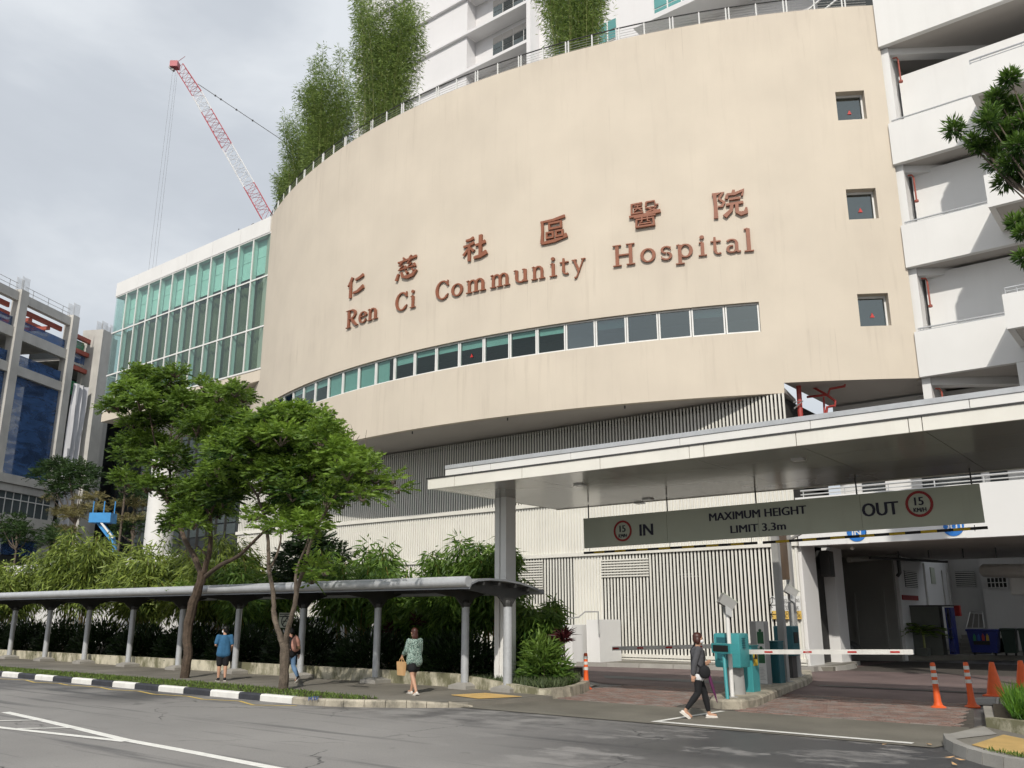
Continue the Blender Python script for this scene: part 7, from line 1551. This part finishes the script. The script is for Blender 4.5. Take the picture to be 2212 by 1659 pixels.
    if spec.get('under'):
        b = MB(); u = hem - V((0, 0, .045)); capsule(b, u - V((.06, 0, 0)), .128, u + V((.06, 0, 0)), .128, 14); capsule(b, u - V((.055, 0, -.04)), .118, u + V((.055, 0, .04)), .118, 14); blob('under_shirt', b, M['cloth_white'], o, .012, 6)
    # lower garment
    b = MB(); ln = spec['leg']                              # trousers: share of the leg covered
    capsule(b, pv + V((.05, 0, .04)), .112, pv + V((-.05, 0, .04)), .112, 14)
    for s in (-1, 1):
        hp, kn, an = V(J['hip'][s]), V(J['kn'][s]), V(J['an'][s]); w0, w1 = spec.get('legw', (.013, .010)); capsule(b, pv, .115, hp, .09 + w0)
        if ln <= 1: capsule(b, hp, .088 + w0, hp.lerp(kn, ln), .088 + w0 - .026 * ln * (1 if not spec.get('skirt') else .2))
        else: capsule(b, hp, .088 + w0, kn, .060 + w0); capsule(b, kn, .060 + w0, kn.lerp(an, .4), .058 + w1); capsule(b, kn.lerp(an, .35), .057 + w1, kn.lerp(an, ln - 1), .038 + w1)
    blob('shorts' if ln <= 1 else 'trousers', b, M[spec['bottom']], o, .012, 7)
    # shoes
    for s in (-1, 1):
        b = MB(); an = V(J['an'][s]); td = V(J['toe'][s]).normalized(); up = td.cross(V((1, 0, 0))).normalized(); up = up if up.z > 0 else -up
        hl = an - up * .055 - td * .03
        capsule(b, hl, .036, an - up * .06 + td * .10, .034); capsule(b, an - up * .06 + td * .08, .034, an - up * .066 + td * .15, .024)
        if spec['shoe'] != 'flat': capsule(b, an - up * .02, .046, an - up * .04 + td * .06, .036)
        so = blob('shoe', b, M[spec['shoe_m']], o, .010, 4)
        b = MB(); capsule(b, hl - up * .022, .034, an - up * .082 + td * .14, .026); b2 = MB(); b2.obox(an - up * .088 + td * .055, td * .125, V((1, 0, 0)) * .037, up * .010); b2.build('sole', M['shoe_white'], so)
    return o
def local(o, name, b, m, **kw): return b.build(name, m, o, **kw)
W2 = {1: 1, -1: -1}
J_walk = dict(head=(0, .045, 1.485), neck=(0, .02, 1.345), chest=(0, .015, 1.17), pelvis=(0, 0, .86),
    sh={1: (.165, 0, 1.29), -1: (-.165, .01, 1.29)}, el={1: (.205, -.09, 1.04), -1: (-.20, -.03, 1.04)}, wr={1: (.20, -.13, .82), -1: (-.15, .17, 1.00)}, hd={1: (.0, -.05, -1), -1: (.1, .8, .35)},
    hip={1: (.085, 0, .84), -1: (-.085, 0, .84)}, kn={1: (.085, -.03, .47), -1: (-.085, .13, .47)}, an={1: (.08, -.29, .15), -1: (-.08, .20, .085)}, toe={1: (0, .75, -.55), -1: (0, 1, -.05)})
g = GZ(1512, 1553); w1 = person('woman in a grey top and face mask crossing the entrance, carrying a black shoulder bag', (g.x, g.y, .015), R_(-52), J_walk, 1.56,
    dict(hair='bob', hair_m='hair_brown', mask=True, top='cloth_grey', sleeve='long', hem=-.12, under=True, bottom='cloth_black', leg=1.86, legw=(.006, .008), shoe='flat', shoe_m='shoe_white', belly=True))
b = MB(); b.obox((.05, .145, 1.12), (.05, 0, 0), (0, .004, 0), (0, 0, .022)); b.build('shirt_print', M['cloth_white'], w1); b = MB(); b.obox((.115, .135, 1.125), (.014, 0, 0), (0, .004, 0), (0, 0, .018)); b.build('shirt_print', M['red_paint'], w1)
def place_held(name, label, cat, person_o, build):
    """a thing carried by a person: top-level, placed in the person's frame"""
    o = thing(name, person_o.location, label, cat); ORG[o] = Vector((0, 0, 0)); o.rotation_euler = person_o.rotation_euler; o.scale = person_o.scale; build(o); return o
def mk_bag(o):
    b = MB(); b.sphere((.20, .10, .87), .055, .12, .13); blob('pouch', b, M['cloth_black'], o, .012, 4)
    b = MB(); b.tube([(.20, .08, .98), (.16, .13, 1.12), (.06, .14, 1.25), (-.06, .07, 1.36), (-.10, -.02, 1.37), (-.02, -.12, 1.25), (.12, -.12, 1.08), (.20, .02, .96)], .013, 6); b.build('strap', M['cloth_black'], o)
place_held('shoulder_bag', 'black shoulder bag worn across the body of the woman in grey', 'bag', w1, mk_bag)
def mk_umb(o):
    b = MB(); b.tube([(.17, .19, .80), (.17, .24, .60), (.17, .29, .42), (.17, .32, .30)], [.03, .032, .018, .006], 8); b.build('canopy', M['umbrella_purple'], o, smooth=True)
    b = MB(); b.tube([(.17, .17, .90), (.17, .19, .80)], .010, 6); b.build('handle', M['black_ink'], o)
place_held('umbrella', 'folded purple umbrella hanging below the black shoulder bag', 'umbrella', w1, mk_umb)
# man in blue seen from behind
J_man = dict(head=(0, .03, 1.485), neck=(0, .0, 1.345), chest=(0, 0, 1.17), pelvis=(0, 0, .86),
    sh={1: (.185, 0, 1.29), -1: (-.185, 0, 1.29)}, el={1: (.235, -.03, 1.03), -1: (-.25, -.05, 1.05)}, wr={1: (.22, .12, .88), -1: (-.17, .16, 1.02)}, hd={1: (0, .5, -.6), -1: (.2, .9, .2)},
    hip={1: (.09, 0, .84), -1: (-.09, 0, .84)}, kn={1: (.09, .03, .47), -1: (-.09, .05, .47)}, an={1: (.09, -.04, .09), -1: (-.09, .05, .085)}, toe={1: (.1, 1, -.1), -1: (-.15, 1, 0)})
g = GZ(478, 1471, .11); man = person('man in a blue T-shirt and black shorts standing with his back turned', (g.x, g.y, .11), R_(62), J_man, 1.50,
    dict(hair='short', hair_m='hair_black', mask=True, top='cloth_blue', sleeve='short', hem=-.22, bottom='cloth_black', leg=.92, legw=(.03, .03), shoe='trainer', shoe_m='cloth_black', face=(-.55, .85, 0), fist={1: True}))
def mk_umb2(o): b = MB(); b.tube([(.22, .16, .90), (.24, .12, .62), (.26, .08, .36)], [.02, .032, .010], 8); b.build('canopy', M['cloth_black'], o, smooth=True); b = MB(); b.tube([(.22, .17, .97), (.22, .16, .90)], .012, 6); b.build('handle', M['black_ink'], o)
place_held('umbrella', 'folded black umbrella held by the man in blue', 'umbrella', man, mk_umb2)
# person with backpack, half hidden by the forked tree
J_bp = dict(J_walk); J_bp['an'] = {1: (.08, -.30, .17), -1: (-.08, .22, .085)}
g = GZ(631, 1474, .11); bp = person('person in jeans with a pink backpack walking behind the forked tree', (g.x - .12, g.y, .11), R_(88), J_bp, 1.46,
    dict(hair='short', hair_m='hair_black', top='cloth_black', sleeve='long', hem=-.1, bottom='denim', leg=1.92, legw=(.012, .016), shoe='trainer', shoe_m='cloth_black'))
def mk_bp(o):
    b = MB(); b.sphere((.0, -.20, 1.12), .155, .11, .24); b.sphere((0, -.26, 1.02), .12, .07, .12); blob('pack', b, M['pink_bag'], o, .014, 5)
    for s in (-1, 1): b = MB(); b.tube([(s * .10, -.14, 1.32), (s * .12, .0, 1.38), (s * .13, .12, 1.22), (s * .13, .05, 1.0), (s * .12, -.12, .95)], .018, 6); b.build('strap', M['pink_bag'], o)
    b = MB(); b.box(-.08, -.345, .98, .08, -.335, 1.06); b.build('pocket', M['brown_panel'], o)
place_held('backpack', 'pink backpack on the person walking behind the forked tree', 'backpack', bp, mk_bp)
# woman in floral blouse with a tote
J_t = dict(J_walk); J_t['el'] = {1: (.20, .05, 1.03), -1: (-.22, .04, 1.05)}; J_t['wr'] = {1: (.16, .18, .95), -1: (-.23, .20, .93)}; J_t['hd'] = {1: (0, .7, -.5), -1: (0, .5, -.8)}
J_t['kn'] = {1: (.085, .14, .47), -1: (-.085, -.06, .46)}; J_t['an'] = {1: (.08, .24, .085), -1: (-.08, -.26, .10)}; J_t['toe'] = {1: (0, 1, 0), -1: (0, .95, -.3)}
g = GZ(893, 1500, .11); w3 = person('woman in a floral blouse and black shorts walking left under the walkway', (g.x, g.y, .11), R_(75), J_t, 1.50,
    dict(hair='long', hair_m='hair_brown', top='cloth_floral', sleeve='mid', hem=-.25, bottom='cloth_black', leg=.55, legw=(.035, .035), skirt=True, shoe='flat', shoe_m='shoe_white', fist={-1: True}))
def mk_tote(o):
    b = MB(); y, z = .24, .62; b.add([(-.26, y - .15, z - .17), (-.26, y + .15, z - .17), (-.20, y + .15, z - .17), (-.20, y - .15, z - .17), (-.28, y - .17, z + .16), (-.28, y + .17, z + .16), (-.18, y + .17, z + .16), (-.18, y - .17, z + .16)], [(0, 1, 2, 3), (0, 4, 5, 1), (1, 5, 6, 2), (2, 6, 7, 3), (3, 7, 4, 0), (4, 7, 6, 5)]); b.build('bag', M['tote_paper'], o, fix=True)
    for x in (-.275, -.185): b = MB(); b.tube([(x, y - .07, z + .15), (-.23, y - .04, z + .29), (-.23, y + .0, z + .30), (x, y + .07, z + .15)], .008, 5); b.build('handle', M['tote_paper'], o)
place_held('tote_bag', 'tan tote bag carried by the woman in the floral blouse', 'bag', w3, mk_tote)
